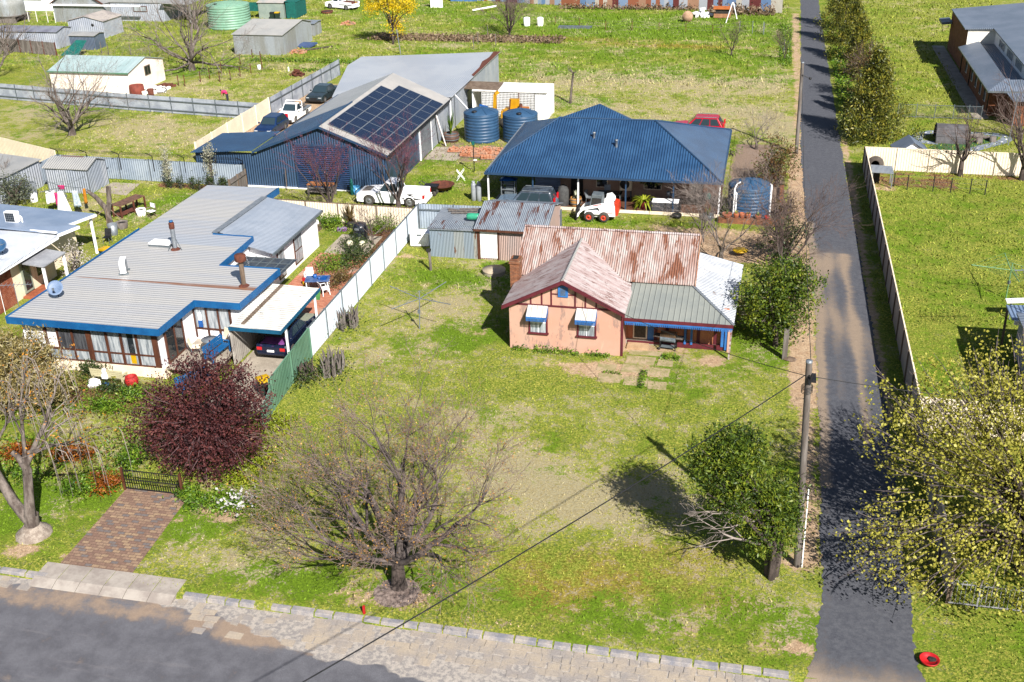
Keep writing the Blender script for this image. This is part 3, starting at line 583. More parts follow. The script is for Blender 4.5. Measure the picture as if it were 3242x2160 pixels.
One('plank_pile','weathered boards lying on the lean-to shed roof','planks',MB().bar((-20.3,68.2,2.24),(-18.3,68.4,2.3),.18,.05).bar((-20.0,67.9,2.22),(-17.9,68.1,2.27),.2,.05).bar((-19.6,68.5,2.3),(-17.8,68.7,2.36),.15,.05).bar((-20.4,68.5,2.26),(-19,68.0,2.33),.15,.06),M['woodgrey'],(-19.2,68.2,2.2),world=True)
One('bucket','green plastic drum lying on the lean-to shed roof','drum',MB().lathe((-18.2,66.8,2.42),[(.0,-.42),(.2,-.42),(.23,-.3),(.24,.3),(.22,.42),(.18,.43),(.17,.25),(0,.24)],14,True,'x'),mat('green_plastic_drum',pc(70,190,150),pc(60,170,135),3,rough=.4),(-18.2,66.8,2.2),world=True)
q=T('freezer','old white chest freezer standing outside by the white fence','freezer',(-22.1,67.3,0),.1)
P('body',MB().box(-.65,.65,-.4,.4,.05,.9),M['white_old'],q,None,.03);P('lid',MB().box(-.67,.67,-.42,.42,.91,1.0),M['white'],q,None,.02)
P('latch',MB().box(-.15,.15,-.45,-.42,.82,.92),M['grey'],q)
tk=T('tank_lid','round concrete septic cover set in the lawn','tank cover',(-16.0,63.2,0))
P('rim',MB().lathe((0,0,0),[(.7,0),(.72,.2),(.7,.24)],32),M['concrete'],tk);P('cover',MB().lathe((0,0,.24),[(.74,0),(.74,.06),(0,.075)],32),mat('pale_concrete_cover',pc(226,208,180),pc(205,186,160),2,rough=.9),tk)
# ================================================================= BLUE HOMESTEAD
bh=T('house','long homestead with blue hipped iron roof and deep timber verandah','house',(-11,82,0),world=True)
x0,x1,y0,y1,ze=-19.5,-2.5,75.5,89.4,2.7
rx0,rx1,ry,rz=-15.2,-7.9,82.0,5.2; bx0,bx1,by,bz=-18.6,-4.15,77.75,3.42
r=MB();t=.06
A=[(x0,y0,ze),(x1,y0,ze),(x1,y1,ze),(x0,y1,ze)];byb=87.2
B=[(bx0,by,bz),(bx1,by,bz),(bx1,byb,bz),(bx0,byb,bz)];Rr=[(rx0,ry,rz),(rx1,ry,rz)]
r.slab([A[0],A[1],B[1],B[0]],t);r.slab([A[1],A[2],B[2],B[1]],t);r.slab([A[2],A[3],B[3],B[2]],t);r.slab([A[3],A[0],B[0],B[3]],t)
r.slab([B[0],B[1],Rr[1],Rr[0]],t);r.slab([B[1],B[2],Rr[1]],t);r.slab([B[2],B[3],Rr[0],Rr[1]],t);r.slab([B[3],B[0],Rr[0]],t)
r.add([(-16.3,84.1,4.35),(-9.4,84.1,4.35),(-12.75,86.4,5.25),(-16.3,89.2,2.9),(-9.4,89.2,2.9)],[(0,1,2),(1,4,2),(4,3,2),(3,0,2)])
ro=P('roof',r,M['blueroof'],bh)
h=MB()
for a,b in((B[0],Rr[0]),(B[1],Rr[1]),(Rr[0],Rr[1]),(A[0],B[0]),(A[1],B[1]),(A[2],B[2]),(B[2],Rr[1])): h.tube([Vector(a)+Vector((0,0,.02)),Vector(b)+Vector((0,0,.02))],.07,6)
P('hip_capping',h,M['bluetrim'],ro)
g=MB();g.box(x0-.1,x1+.1,y0-.12,y0-.005,ze-.14,ze+.0);P('gutter',g,M['bluetrim'],bh)
g=MB();g.box(x0-.11,x0-.005,y0,y1,ze-.13,ze+.01);P('gutter',g,M['steel'],bh)
g=MB();g.box(x1+.005,x1+.11,y0,y1,ze-.13,ze+.01);P('gutter',g,M['bluetrim'],bh)
w=MB();w.box(-15.8,-4.8,78.6,88.6,.0,3.0);P('wall',w,mat('beige_house_wall',pc(216,180,158),pc(204,166,146),1.2,rough=.8),bh)
w=MB();w.box(-4.75,-3.2,78.9,87.5,.2,2.6) if 0 else w.box(-4.79,-4.7,78.4,88.6,.2,2.6);P('wall',w,M['cream'],bh)
for xa,xb,za,zb in((-11.75,-11.0,1.0,2.2),(-8.2,-7.0,1.0,2.2)):
    f=MB();f.box(xa-.06,xb+.06,78.55,78.6,za-.06,zb+.06);wf=P('window',f,M['cream'],bh);P('pane',MB().box(xa,xb,78.53,78.55,za,zb),M['glass'],wf)
P('door',MB().box(-13.7,-12.8,78.54,78.6,.26,2.3),M['dark'],bh)
dk=MB();dk.box(-14.2,-2.6,75.75,78.6,.08,.25);dk.box(-4.7,-2.6,78.6,84,.08,.25);P('deck',dk,mat('brown_deck_boards',pc(122,82,60),pc(98,62,46),2,rough=.6,rib=(.14,.01,1,10)),bh)
dk=MB();dk.box(-14.2,-2.55,75.66,75.75,.04,.26);P('garage_floor',MB().box(-19.3,-14.25,75.6,78.6,0,.03),M['concrete'],bh);P('deck_edge',dk,M['cream'],bh)
px=[-19.4,-16.05,-12.7,-9.25,-5.85,-2.62]
for i,x in enumerate(px):
    P('post',MB().box(x-.05,x+.05,75.76,75.86,.25 if i else 0,2.6),M['white'] if i in(0,2,5) else M['bluetrim'],bh)
for x,y,h_ in((-10.4,79.0,.55),(-12.2,79.9,.42)):
    zz=bz+(y-by)/(ry-by)*(rz-bz);P('flue',MB().lathe((x,y,zz-.1),[(.09,0),(.09,h_),(.12,h_+.02),(.12,h_+.1),(0,h_+.12)],12),M['steel'],bh)
# things on the deck
def pot(name,label,cat,loc,r,h,m,plant=None,shape='pot'):
    q=T(name,label,cat,loc)
    prof=[(r*.72,0),(r*1.0,h*.55),(r*.98,h),(r*.86,h),(r*.84,h*.85),(0,h*.85)] if shape=='pot' else [(r*.85,0),(r,h*.5),(r*.9,h),(r*.8,h),(r*.78,h*.8),(0,h*.8)]
    P('pot',MB().lathe((0,0,0),prof,20),m,q)
    if shape=='tub': P('hoop',MB().lathe((0,0,0),[(r*.99,h*.3),(r*1.02,h*.3),(r*1.03,h*.38),(r*1.0,h*.38)],20).lathe((0,0,0),[(r*.97,h*.75),(r*.99,h*.75),(r*.98,h*.82),(r*.95,h*.82)],20),M['grey'],q)
    if plant: P('plant',plant,plant.m,q)
    return q
def fronds(n,L,z,spread,m,w=.05,up=.7,seed=1):
    rg=random.Random(seed);mb=MB();mb.m=m
    for i in range(n):
        a=rg.uniform(0,2*pi);l=L*rg.uniform(.7,1.1);e=rg.uniform(.25,1)*up
        pts=[]
        for k in range(5):
            t=k/4;rr=l*spread*t;zz=z+l*(e*t*1.6-t*t*1.0*spread);pts.append((rr*cos(a),rr*sin(a),zz))
        vs=[]
        for k,(x,y,zz) in enumerate(pts):
            ww=w*(1-(k/4)**2)+.004; vs+=[(x-ww*sin(a),y+ww*cos(a),zz),(x+ww*sin(a),y-ww*cos(a),zz)]
        mb.add(vs,[(2*k,2*k+1,2*k+3,2*k+2) for k in range(4)])
    return mb
pot('potted_cycad','cycad palm with spiky fronds in a red glazed pot on the deck','potted plant',(-7.95,76.25,.25),.3,.6,mat('dark_red_glaze',pc(140,40,50),pc(110,30,40),3,rough=.25),fronds(46,1.15,.5,.85,M['leaf_lime'],.07,.75,3))
pot('planter_tub','half barrel tub of pale succulents on the deck','planter',(-12.95,76.3,.25),.45,.6,mat('tan_barrel_staves',pc(206,150,80),pc(180,124,62),3,rough=.7,stretch=(1,1,.2)),fronds(34,.55,.5,.55,leafmat('pale_succulent_leaves',[pc(150,160,120),pc(200,205,170),pc(226,226,200)]),.045,1.2,5),'tub')
pot('round_planter','low grey pot with a spindly plant at the deck corner','planter',(-3.3,75.2,0),.42,.45,M['grey'],fronds(26,.5,.4,.5,M['leaf_lime'],.02,1.6,8))
pot('round_planter','low dark pot against the verandah edge behind the bare tree','planter',(-5.5,75.3,0),.35,.3,M['black'],fronds(20,.3,.2,.8,M['leaf_dark'],.03,.8,9))
q=T('wicker_sofa','charcoal outdoor sofa with white cushion edge on the deck','sofa',(-6.4,76.2,.25))
P('base',MB().box(-.95,-.02,-.4,.4,.02,.62).box(.02,.95,-.4,.4,.02,.62),mat('charcoal_wicker',pc(88,88,94),pc(66,66,72),8,rough=.8,bump=(30,.6,.02)),q,None,.02)
P('cushion',MB().box(-.97,.97,-.36,.42,.63,.72),M['white'],q,None,.03);P('armrest',MB().box(-1.1,-.96,-.4,.4,.02,.75),M['black'],q);P('armrest',MB().box(.96,1.1,-.4,.4,.02,.75),M['black'],q)
q=T('air_conditioner','beige air conditioner condenser against the homestead wall','air conditioner',(-9.55,78.35,.9))
P('case',MB().box(-.45,.45,-.2,.2,0,.95),M['cream'],q,None,.02);P('fan_grille',MB().lathe((-.08,-.215,.48),[(0,0),(.34,0),(.36,.02),(0,.02)],24,True,'y'),M['black'],q);P('bracket',MB().box(-.4,-.34,-.1,.2,-.65,0),M['grey'],q);P('bracket',MB().box(.34,.4,-.1,.2,-.65,0),M['grey'],q)
q=T('shelf_rack','metal rack draped with a bright blue tarp at the left end of the deck','rack',(-18.1,76.9,.03))
for x in(-.5,.5):
    for y in(-.3,.3):P('post',MB().box(x-.025,x+.025,y-.025,y+.025,0,1.75),M['steel'],q)
for z in(.1,.55,1.0,1.45):P('shelf',MB().box(-.5,.5,-.3,.3,z,z+.03),M['steel'],q)
P('side_panel',MB().box(-.56,-.53,-.32,.32,0,1.7),M['grey'],q);P('crates',MB().box(-.35,.2,-.2,.2,.13,.4).box(-.3,.35,-.2,.2,.58,.85).box(-.2,.4,-.2,.2,1.03,1.3),M['grey'],q)
tp=MB();rg=random.Random(4);nx,ny=9,7;vs=[]
for j in range(ny):
    for i in range(nx):
        u,v=i/(nx-1)*2-1,j/(ny-1)*2-1;e=max(abs(u),abs(v));vs.append((u*.64,v*.42,1.9-.32*max(0,e-.55)+rg.uniform(-.04,.04)))
tp.add(vs,[(j*nx+i,j*nx+i+1,(j+1)*nx+i+1,(j+1)*nx+i) for j in range(ny-1) for i in range(nx-1)],True)
o=One('tarp','crumpled bright blue tarp over the metal rack','tarp',tp,M['bluep'],(-18.1,76.9,.03))
q=T('roller_blind','pale blue slatted blind hanging inside the verandah','blind',(-15.35,77.9,1.3))
P('slats',MB().box(-.95,.95,-.02,.02,-.95,1.1),mat('pale_blue_slats',pc(150,170,205),pc(136,156,192),1,rough=.5,rib=(.16,.02,2,6)),q);P('rail',MB().box(-.98,.98,-.05,.05,1.1,1.2),M['steel'],q)
q=T('outdoor_table','glass topped dining table in the verandah shade','table',(-10.6,77.3,.25))
P('table_top',MB().box(-.9,.9,-.45,.45,.7,.74),M['glass'],q)
for x in(-.8,.8):
    for y in(-.38,.38):P('leg',MB().box(x-.025,x+.025,y-.025,y+.025,0,.7),M['grey'],q)
def metal_chair(label,loc,rz,group=None,m=None,name='chair',cat='chair'):
    m=m or M['steel'];q=T(name,label,cat,loc,rz,group)
    P('seat',MB().box(-.23,.23,-.23,.23,.42,.46),m,q);P('backrest',MB().ext([(-.23,.22,.46),(.23,.22,.46),(.23,.36,.95),(-.23,.36,.95)],(0,.03,0)),m,q)
    for x in(-.21,.21):
        for y in(-.2,.2):P('leg',MB().bar((x*1.1,y*1.15,0),(x,y,.43),.03),M['grey'],q)
    return q
metal_chair('pale moulded chair left of the verandah table',(-12.0,76.9,.25),1.3)
metal_chair('pale chair behind the verandah table',(-10.9,78.1,.25),0.1)
for x,y,z,lb in((-8.2,77.6,1.75,'left'),(-7.0,77.2,1.85,'right')):
    q=T('hanging_basket','bushy green basket hanging under the verandah, %s of the pair'%lb,'hanging basket',(x,y,z),0,'baskets hanging under the verandah')
    mb=fronds(60,.35,.1,.8,M['leaf_green'],.05,.6,int(x*10)%17);P('plant',mb,M['leaf_green'],q);P('basket',MB().lathe((0,0,-.1),[(.05,0),(.2,.1),(.24,.22),(.2,.22),(0,.1)],12),M['wood'],q);P('chain',MB().bar((0,0,.1),(0,0,.75),.015),M['grey'],q)
for x,z,c in((-6.3,1.1,M['steel']),(-6.0,.98,M['bluetrim'])):
    One('glazed_pot','small %s pot on a stand behind the charcoal sofa'%('pale' if z>1 else 'blue'),'pot',MB().lathe((0,0,0),[(.1,0),(.16,.12),(.15,.25),(.12,.25),(0,.2)],14).box(-.03,.03,-.03,.03,-z+.25,0).box(-.15,.15,-.15,.15,-.03,0),c,(x,77.1,z))
One('barrel_cover','grey shroud over a tall barbecue on the deck behind the parked wagon','cover',MB().lathe((0,0,0),[(.42,0),(.44,.6),(.42,1.1),(.3,1.4),(.12,1.5),(0,1.5)],14),mat('grey_shroud',pc(92,92,92),pc(70,70,72),4,rough=.8),(-13.9,76.3,.25))
q=T('tool_rack','dark garden tools and hose leaning at the end of the deck','garden tools',(-3.9,78.0,.25))
P('bin',MB().lathe((0,0,0),[(.25,0),(.28,.7),(.28,.75),(0,.75)],14),M['black'],q);P('hose_reel',MB().lathe((.35,.2,.5),[(.08,-.1),(.25,-.1),(.25,.1),(.08,.1)],16,True,'y'),M['teal'],q);P('stand',MB().box(-.1,.0,-.1,.0,.75,1.5),M['dark'],q)
# ================================================================= FLAT ROOFED HOUSE
s=NT('pale_deck_roof');p=s.sep(s.co());wn=s.new('ShaderNodeTexWhiteNoise',noise_dimensions='1D');s.l.new(s.math('FLOOR',s.math('MULTIPLY',s.math('ADD',p[1],.35),.24)),wn.inputs['W'])
c=s.mix(s.math('GREATER_THAN',wn.outputs[0],.55),pc(232,229,226),pc(212,218,230));c=s.mix(s.ramp(s.noise(.5,5,.7,(.2,2,1)),.4,.65),c,pc(222,222,226))
dy=s.math('ABSOLUTE',s.math('ADD',p[1],6.2))   # rust washing along one sheet from the old flue
wid=s.math('MULTIPLY_ADD',s.ramp(p[0],-5,6),.26,.07);k=s.math('MULTIPLY',s.ramp(s.math('DIVIDE',dy,wid),.3,1.1,1,0),s.ramp(p[0],-5.2,-4.4))
k=s.math('MULTIPLY',k,s.ramp(s.noise(1.6,6,.7,(.3,3,1)),.28,.55,.35,1));c=s.mix(k,c,pc(178,120,84))
w=s.math('SINE',s.math('MULTIPLY',p[1],2*pi/.26));c=s.mix(s.math('MULTIPLY',s.ramp(s.noise(26,2),.3,.7),.12),c,pc(150,150,150))
s.bump(s.math('POWER',s.math('MULTIPLY_ADD',w,.5,.5),4),1,.03);M['deckroof']=s.fin(c,.38,.15,.5)
lh=T('house','low white house with flat pale metal roof and bright blue fascia','house',(-33,58,0),world=True)
O1=[(-38.45,46.0),(-29.55,45.95),(-29.45,49.7),(-26.8,49.72),(-26.65,54.75),(-30.4,54.7),(-30.45,59.45),(-33.2,59.5),(-32.85,68.9),(-38.2,68.8)]
ins=.12
P('roof',MB().prism(O1,2.86,3.0),M['deckroof'],lh)
f=MB()
for a,b in zip(O1[:7],O1[1:8]):
    d=(Vector((*b,0))-Vector((*a,0))).normalized();n=Vector((d.y,-d.x,0))*.04
    f.ext([(a[0]-d.x*.0,a[1]-d.y*.0,2.68),(b[0],b[1],2.68),(b[0],b[1],3.07),(a[0],a[1],3.07)],n*1.0)
f.ext([(-38.45,46,2.68),(-38.38,59.7,2.68),(-38.38,59.7,3.07),(-38.45,46,3.07)],(-.05,0,0));f.ext([(-33.2,59.5,2.9),(-32.85,68.9,2.9),(-32.85,68.9,3.06),(-33.2,59.5,3.06)],(.05,0,0))
f.ext([(-32.95,66.4,2.6),(-32.85,68.9,2.6),(-32.85,68.9,3.06),(-32.95,66.4,3.06)],(.06,0,0))
P('fascia',f,M['brightblue'],lh)
M['lhwall']=mat('white_ribbed_wall',(.78,.78,.80,1),(.68,.68,.71,1),1,rough=.6,rib=(.3,.02,None,10),fine=.05)
w=MB();w.prism([(-38.0,46.5),(-29.85,46.45),(-29.8,50.0),(-27.0,50.05),(-26.95,54.4),(-30.6,54.4),(-30.6,59.3),(-33.2,59.3),(-33.1,68.5),(-38,68.5)],.55,2.86);P('wall',w,M['lhwall'],lh)
w=MB();w.prism([(-38.1,46.3),(-29.75,46.25),(-29.7,49.9),(-26.9,49.95),(-26.9,54.4),(-33.1,54.4),(-33.1,68.5),(-38,68.5)],0,.55);P('plinth',w,M['cream'],lh)
fr=MB();zt,zb,zm=2.72,.62,1.22;Y=46.4
xs_=[(-36.6,.1),(-35.85,.1),(-34.98,.1),(-34.0,.3),(-32.95,.14),(-32.1,.14),(-31.2,.12),(-30.15,.3)]
for x,wd in xs_: fr.box(x-wd/2,x+wd/2,Y-.06,Y+.08,zb,zt)
fr.box(-36.6,-30.0,Y-.04,Y+.08,zb-.1,zb+.02);fr.box(-36.6,-30.0,Y-.03,Y+.08,zm-.04,zm+.04);fo=P('window',fr,M['brownwood'],lh)
gp=MB();gp.box(-35.8,-34.2,Y+.0,Y+.03,zm+.05,zt) ;P('pane',gp,mat('dim_curtained_glass',pc(110,112,118),pc(70,70,76),4,rough=.12,fine=.05,stretch=(2,1,.2),spec=.7),fo)
gp=MB();gp.box(-33.85,-30.2,Y+.001,Y+.03,zb+.02,zm-.05).box(-33.85,-31.75,Y+.002,Y+.03,zm+.05,zt).box(-31.4,-30.2,Y+.002,Y+.03,zm+.05,zt).box(-36.5,-34.2,Y+.002,Y+.03,zb+.02,zm-.05);P('curtains',gp,M['curtain'],fo)
P('pane',MB().box(-31.75,-31.4,Y+.004,Y+.03,zm+.05,zt),M['glass'],fo);P('stained_panel',MB().box(-31.72,-31.42,Y-.004,Y+.0,zb+.05,zm-.06),M['yellow'],fo)
X=-29.8;d=MB();
for y in(46.85,47.75,48.65): d.box(X-.02,X+.06,y-.06,y+.06,.62,2.7)
d.box(X,X+.05,46.85,48.65,.58,.7);do=P('sliding_door',d,M['brownwood'],lh);P('pane',MB().box(X-.01,X+.03,46.9,48.6,.7,2.7),M['glass'],do)
f=MB();Y2=50.0
for x in(-29.75,-29.0,-28.3,-27.6): f.box(x-.05,x+.05,Y2-.06,Y2+.04,.7,2.68)
f.box(-29.75,-27.6,Y2-.05,Y2+.04,1.2,1.3);fo2=P('window',f,M['brownwood'],lh);P('pane',MB().box(-29.7,-27.65,Y2-.02,Y2+.02,1.3,2.68),M['curtain'],fo2)
P('porch_floor',MB().box(-29.75,-27.0,46.4,49.94,.5,.6),M['concrete'],lh)
# rear wing
w=MB();w.slab([(-33.15,60.1,3.02),(-30.4,58.6,2.74),(-28.6,58.1,2.56),(-28.6,66.2,2.56),(-32.95,66.9,3.02)],.05);wr=P('wing_roof',w,mat('blue_grey_ribbed_roof',pc(210,220,236),pc(194,206,224),.5,rough=.36,metal=.2,rib=(.2,.03,1,4),fine=.06),lh)
P('capping',MB().slab([(-33.35,59.7,3.09),(-32.95,59.6,3.09),(-32.75,66.8,3.09),(-33.15,66.8,3.09)],.03),M['steel'],wr)
w=MB();w.prism([(-30.4,59.0),(-28.95,58.5),(-28.95,66.0),(-33,66.2),(-33,59.6)],0,2.5);P('wing_wall',w,M['white'],lh)
P('gutter',MB().box(-28.62,-28.5,58.1,66.2,2.4,2.54),M['grey'],wr)
for a,b in((59.3,60.3),(61.9,63.1)):
    f=MB();f.box(-28.95,-28.88,a,b,.25,2.4);wo=P('window',f,M['brownwood'],lh);q=MB();m_=(a+b)/2
    for u,v in((a+.06,m_-.04),(m_+.04,b-.06)): q.box(-28.9,-28.868,u,v,1.2,2.32).box(-28.9,-28.868,u,v,.35,1.1)
    P('pane',q,M['curtain'],wo)
c=MB();c.box(-30.3,-28.95,54.9,58.3,.02,.06);P('pergola_roof',MB().box(-30.3,-27.0,54.85,58.0,2.28,2.31),mat('smoky_roof_sheet',(.02,.025,.035,1),(.05,.055,.06,1),1.5,rough=.3),lh);g_=MB()
for k in range(6): g_.box(-30.3+k*.62,-30.25+k*.62,54.85,58.0,2.311,2.35)
for k in range(5): g_.box(-30.3,-27.0,54.9+k*.75,54.94+k*.75,2.312,2.34)
P('pergola_bar',g_,M['grey'],lh);P('courtyard',c,mat('courtyard_paving',pc(150,146,138),pc(116,116,112),2,rough=.8),lh)
o=One('string_lights','string of small white lamps across the dark courtyard gap','string lights',MB().tube([(-30.3,57.9,2.45),(-28.6,55.1,2.5)],.008,4),M['black'],(-29.5,56.5,2.5),world=True)
lb=MB()
for k in range(14):
    t=k/13;lb.ball((-30.3+1.7*t,57.9-2.8*t,2.42),.028,n=6)
q=rawmesh('bulbs',lb,M['white'],(-29.5,56.5,2.5));q.parent=o
for (x,y,h,r,m1,m2,lbl,cap) in((-27.65,52.15,1.75,.14,M['wood'],M['rustmetal'],'short rusty flue with a drum cowl on the flat roof',.3),(-34.29,56.74,1.6,.14,M['steel'],M['rustmetal'],'tall grey flue with rusted collar and blue cap on the flat roof',.16)):
    q=T('flue',lbl,'chimney',(x,y,3.0));P('pipe',MB().lathe((0,0,0),[(r*.9,0),(r,h-.2)],16),m1,q)
    P('cowl',MB().lathe((0,0,h-.25),[(cap,0),(cap*1.05,.05),(cap*1.05,.34),(cap*.9,.38),(0,.38)],18),m2,q);P('flashing',MB().lathe((0,0,0),[(r*2.2,0),(r*1.2,.1),(r,.12)],14),M['rustmetal'],q)
    if cap<.2: P('cap',MB().lathe((0,0,h+.15),[(.02,0),(.12,.02),(.12,.1),(0,.12)],10),M['brightblue'],q);P('stay',MB().bar((0,0,1.0),(.45,-.05,0),.03),M['grey'],q);P('stay',MB().bar((0,0,1.0),(-.3,-.35,0),.03),M['grey'],q)
q=T('skylight','white domed skylight on the flat roof','skylight',(-35.5,57.3,3.0),-.02);P('curb',MB().box(-.7,.7,-.38,.38,0,.12),M['grey'],q);P('dome',MB().box(-.72,.72,-.4,.4,.12,.24),M['white'],q,None,.06)
def condenser(label,loc,rz,face='dark'):
    q=T('air_conditioner',label,'air conditioner',loc,rz)
    P('case',MB().box(-.45,.45,-.17,.17,.12,.85),M['white'],q,None,.03);g=P('fan_grille',MB().box(-.38,.26,-.185,-.171,.2,.78),M['glass'],q)
    gr=MB()
    for k in range(6): gr.box(-.38+.128*k-.006,-.38+.128*k+.006,-.195,-.185,.2,.78)
    for k in range(5): gr.box(-.38,.26,-.196,-.186,.2+.145*k-.006,.2+.145*k+.006)
    P('bars',gr,M['steel'],g)
    for x in(-.35,.35): P('bracket',MB().box(x-.03,x+.03,-.28,.28,0,.12),M['grey'],q)
    P('pipe',MB().tube([(.48,.1,.5),(.58,.1,.45),(.6,.1,0)],.05,8),M['white'],q)
    return q
condenser('white air conditioner unit on the flat pale roof',(-35.43,52.8,3.0),2.0)
condenser('white air conditioner unit on the blue grey roof of the left neighbour',(-47.3,59.4,2.98),.05)
def dish(label,loc,rz,m):
    q=T('satellite_dish',label,'satellite dish',loc,rz)
    pf=[(.0,.0),(.15,.006),(.3,.02),(.42,.045),(.43,.04),(.3,.008),(.15,-.01),(0,-.015)]
    d=MB().lathe((0,0,0),pf,24);a=math.radians(52);d.v=[(x,y*cos(a)-z*sin(a),y*sin(a)+z*cos(a)+.62) for x,y,z in d.v];P('dish',d,m,q)
    P('mast',MB().tube([(0,.35,0),(0,.2,.35),(0,.05,.6)],.025,8),M['black'],q);P('feed_arm',MB().tube([(0,.3,.3),(0,-.25,.45),(.0,-.5,.75)],.018,6),M['black'],q);P('receiver',MB().box(-.05,.05,-.56,-.46,.7,.82),M['grey'],q)
M['dishblue']=mat('blue_grey_dish',pc(120,146,184),pc(104,130,168),2,rough=.45);M['dishdark']=mat('deep_blue_dish',pc(30,92,140),pc(26,80,124),2,rough=.45)
dish('pale blue satellite dish on the flat pale roof edge',(-37.2,48.8,3.0),.4,M['dishblue']);dish('deep blue satellite dish on the white corrugated roof at the left edge',(-44.6,54.3,2.95),.4,M['dishdark'])
q=T('tv_aerial','thin television aerial over the left edge of the flat roof','aerial',(-38.8,47.6,0));P('mast',MB().tube([(0,0,0),(0,0,4.3)],.02,6),M['steel'],q)
b=MB().bar((-.9,-.25,4.2),(.9,.25,4.2),.025)
for k in range(9): t=-1+k*.25;b.bar((t*.9-.1,t*.25+.35-abs(t)*.1,4.2),(t*.9+.1,t*.25-.35+abs(t)*.1,4.2),.014)
P('antenna',b,M['steel'],q)
# carport
cp=T('carport','white roofed carport with blue edge beside the flat roofed house','carport',(-25.3,51,0),world=True)
P('roof',MB().slab([(-26.75,48.25,2.42),(-23.85,48.15,2.36),(-23.95,53.9,2.36),(-26.8,54.0,2.42)],.05),mat('mouldy_white_roof',(.62,.60,.56,1),(.5,.48,.44,1),1,rough=.6,rib=(.24,.04,1,4),rust=(pc(100,96,88),.13,2.4,(1,1,1)),fine=.1),cp)
P('sheet',MB().slab([(-26.2,48.5,2.50),(-26.0,48.5,2.49),(-26.05,53.8,2.49),(-26.25,53.8,2.50)],.04),M['wood'],cp,'grey plank lying along the roof')
P('fascia',MB().box(-26.78,-23.82,48.1,48.14,2.2,2.4).ext([(-23.84,48.1,2.2),(-23.94,53.95,2.2),(-23.94,53.95,2.38),(-23.84,48.1,2.38)],(.05,0,0)),mat('teal_blue_edge',pc(30,110,150),pc(24,96,134),2,rough=.5),cp)
for x,y in((-24.02,49.2),(-24.05,53.4)): P('post',MB().box(x-.05,x+.05,y-.05,y+.05,.02,2.32),M['white'],cp)
P('side_wall',MB().box(-26.84,-26.74,48.3,53.9,.02,2.3),mat('beige_ribbed_wall',pc(214,206,196),pc(190,182,174),2,rough=.7,rib=(.2,.02,None,8)),cp)
# ================================================================= LEFT NEIGHBOUR
ln=T('house','cream neighbour house with blue grey skillion roof at the left edge','house',(-46,58,0),world=True)
P('roof',MB().slab([(-62,58.6,3.35),(-47.2,57.95,3.25),(-43.35,58.25,2.95),(-42.95,59.95,2.9),(-43.9,60.05,2.92),(-43.3,62.5,2.8),(-51,63.2,2.85),(-62,64.2,2.9)],.08),mat('slate_blue_flat_roof',pc(160,178,206),pc(144,164,194),.5,rough=.5,fine=.1),ln)
P('capping',MB().bar((-62,58.5,3.4),(-43.35,58.2,3.02),.14,.08),M['white'],ln)
P('white_roof',MB().slab([(-62,52,4.6),(-43.3,52.0,2.72),(-43.3,58.15,2.8),(-62,58.45,3.9)][:0]+[(-58,51.5,3.6),(-43.25,51.5,2.78),(-43.3,58.15,2.86),(-58,58.4,3.3)],.06),mat('white_corrugated_roof',(.55,.58,.64,1),(.46,.49,.55,1),.5,rough=.38,rib=(.14,.03,1),fine=.05),ln)
P('wall',MB().box(-58,-44.0,53.9,58.2,0,2.75).box(-58,-44.7,58.2,61.9,0,2.8),M['cream'],ln);P('brick_wall',MB().box(-58,-43.9,48,53.85,0,2.7),M['brick'],ln)
P('fascia',MB().box(-43.4,-43.28,51.5,58.2,2.6,2.78).ext([(-43.4,58.25,2.7),(-42.95,59.97,2.68),(-42.95,59.97,2.86),(-43.4,58.25,2.9)],(.08,0,0)).ext([(-43.9,60.1,2.68),(-43.3,62.5,2.6),(-43.3,62.5,2.76),(-43.9,60.1,2.84)],(.08,0,0)),M['white'],ln)
P('porch_roof',MB().slab([(-43.9,54.5,2.42),(-42.0,54.45,2.28),(-42.05,56.9,2.28),(-43.9,57.0,2.42)],.07),mat('mottled_porch_roof',pc(196,198,204),pc(170,172,180),1.2,rough=.5,rust=(pc(196,130,80),.1,1.2,None)),ln)
for x,y,h in((-42.15,54.6,2.2),(-42.2,56.8,2.2),(-43.6,62.3,2.6)): P('post',MB().box(x-.07,x+.07,y-.07,y+.07,0,h),M['white'],ln)
d=MB();d.box(-44.0,-43.92,54.8,55.7,.2,2.15);do=P('door',d,mat('pale_green_frame',pc(190,200,182),pc(170,182,164),2,rough=.7),ln);P('pane',MB().box(-43.94,-43.9,54.95,55.55,.35,2.05),M['glass'],do)
d=MB();d.box(-44,-43.93,56.2,57.0,.7,2.1);do=P('window',d,M['cream'],ln);P('pane',MB().box(-43.95,-43.91,56.28,56.92,.78,2.02),M['glass'],do)
P('step',MB().box(-43.95,-42.1,54.5,57.0,0,.12),M['terracotta'],ln)
q=T('tv_aerial','tall thin aerial mast by the brick end of the left neighbour','aerial',(-43.6,52.2,0));P('mast',MB().tube([(0,0,0),(0,0,4.6)],.018,6),M['white'],q)
b=MB().bar((-1.0,0,4.5),(.9,.1,4.5),.025)
for t in(-.9,-.6,-.3,0,.3,.6,.85): b.bar((t,-.35,4.5),(t,.4,4.5),.014)
P('antenna',b,M['steel'],q)
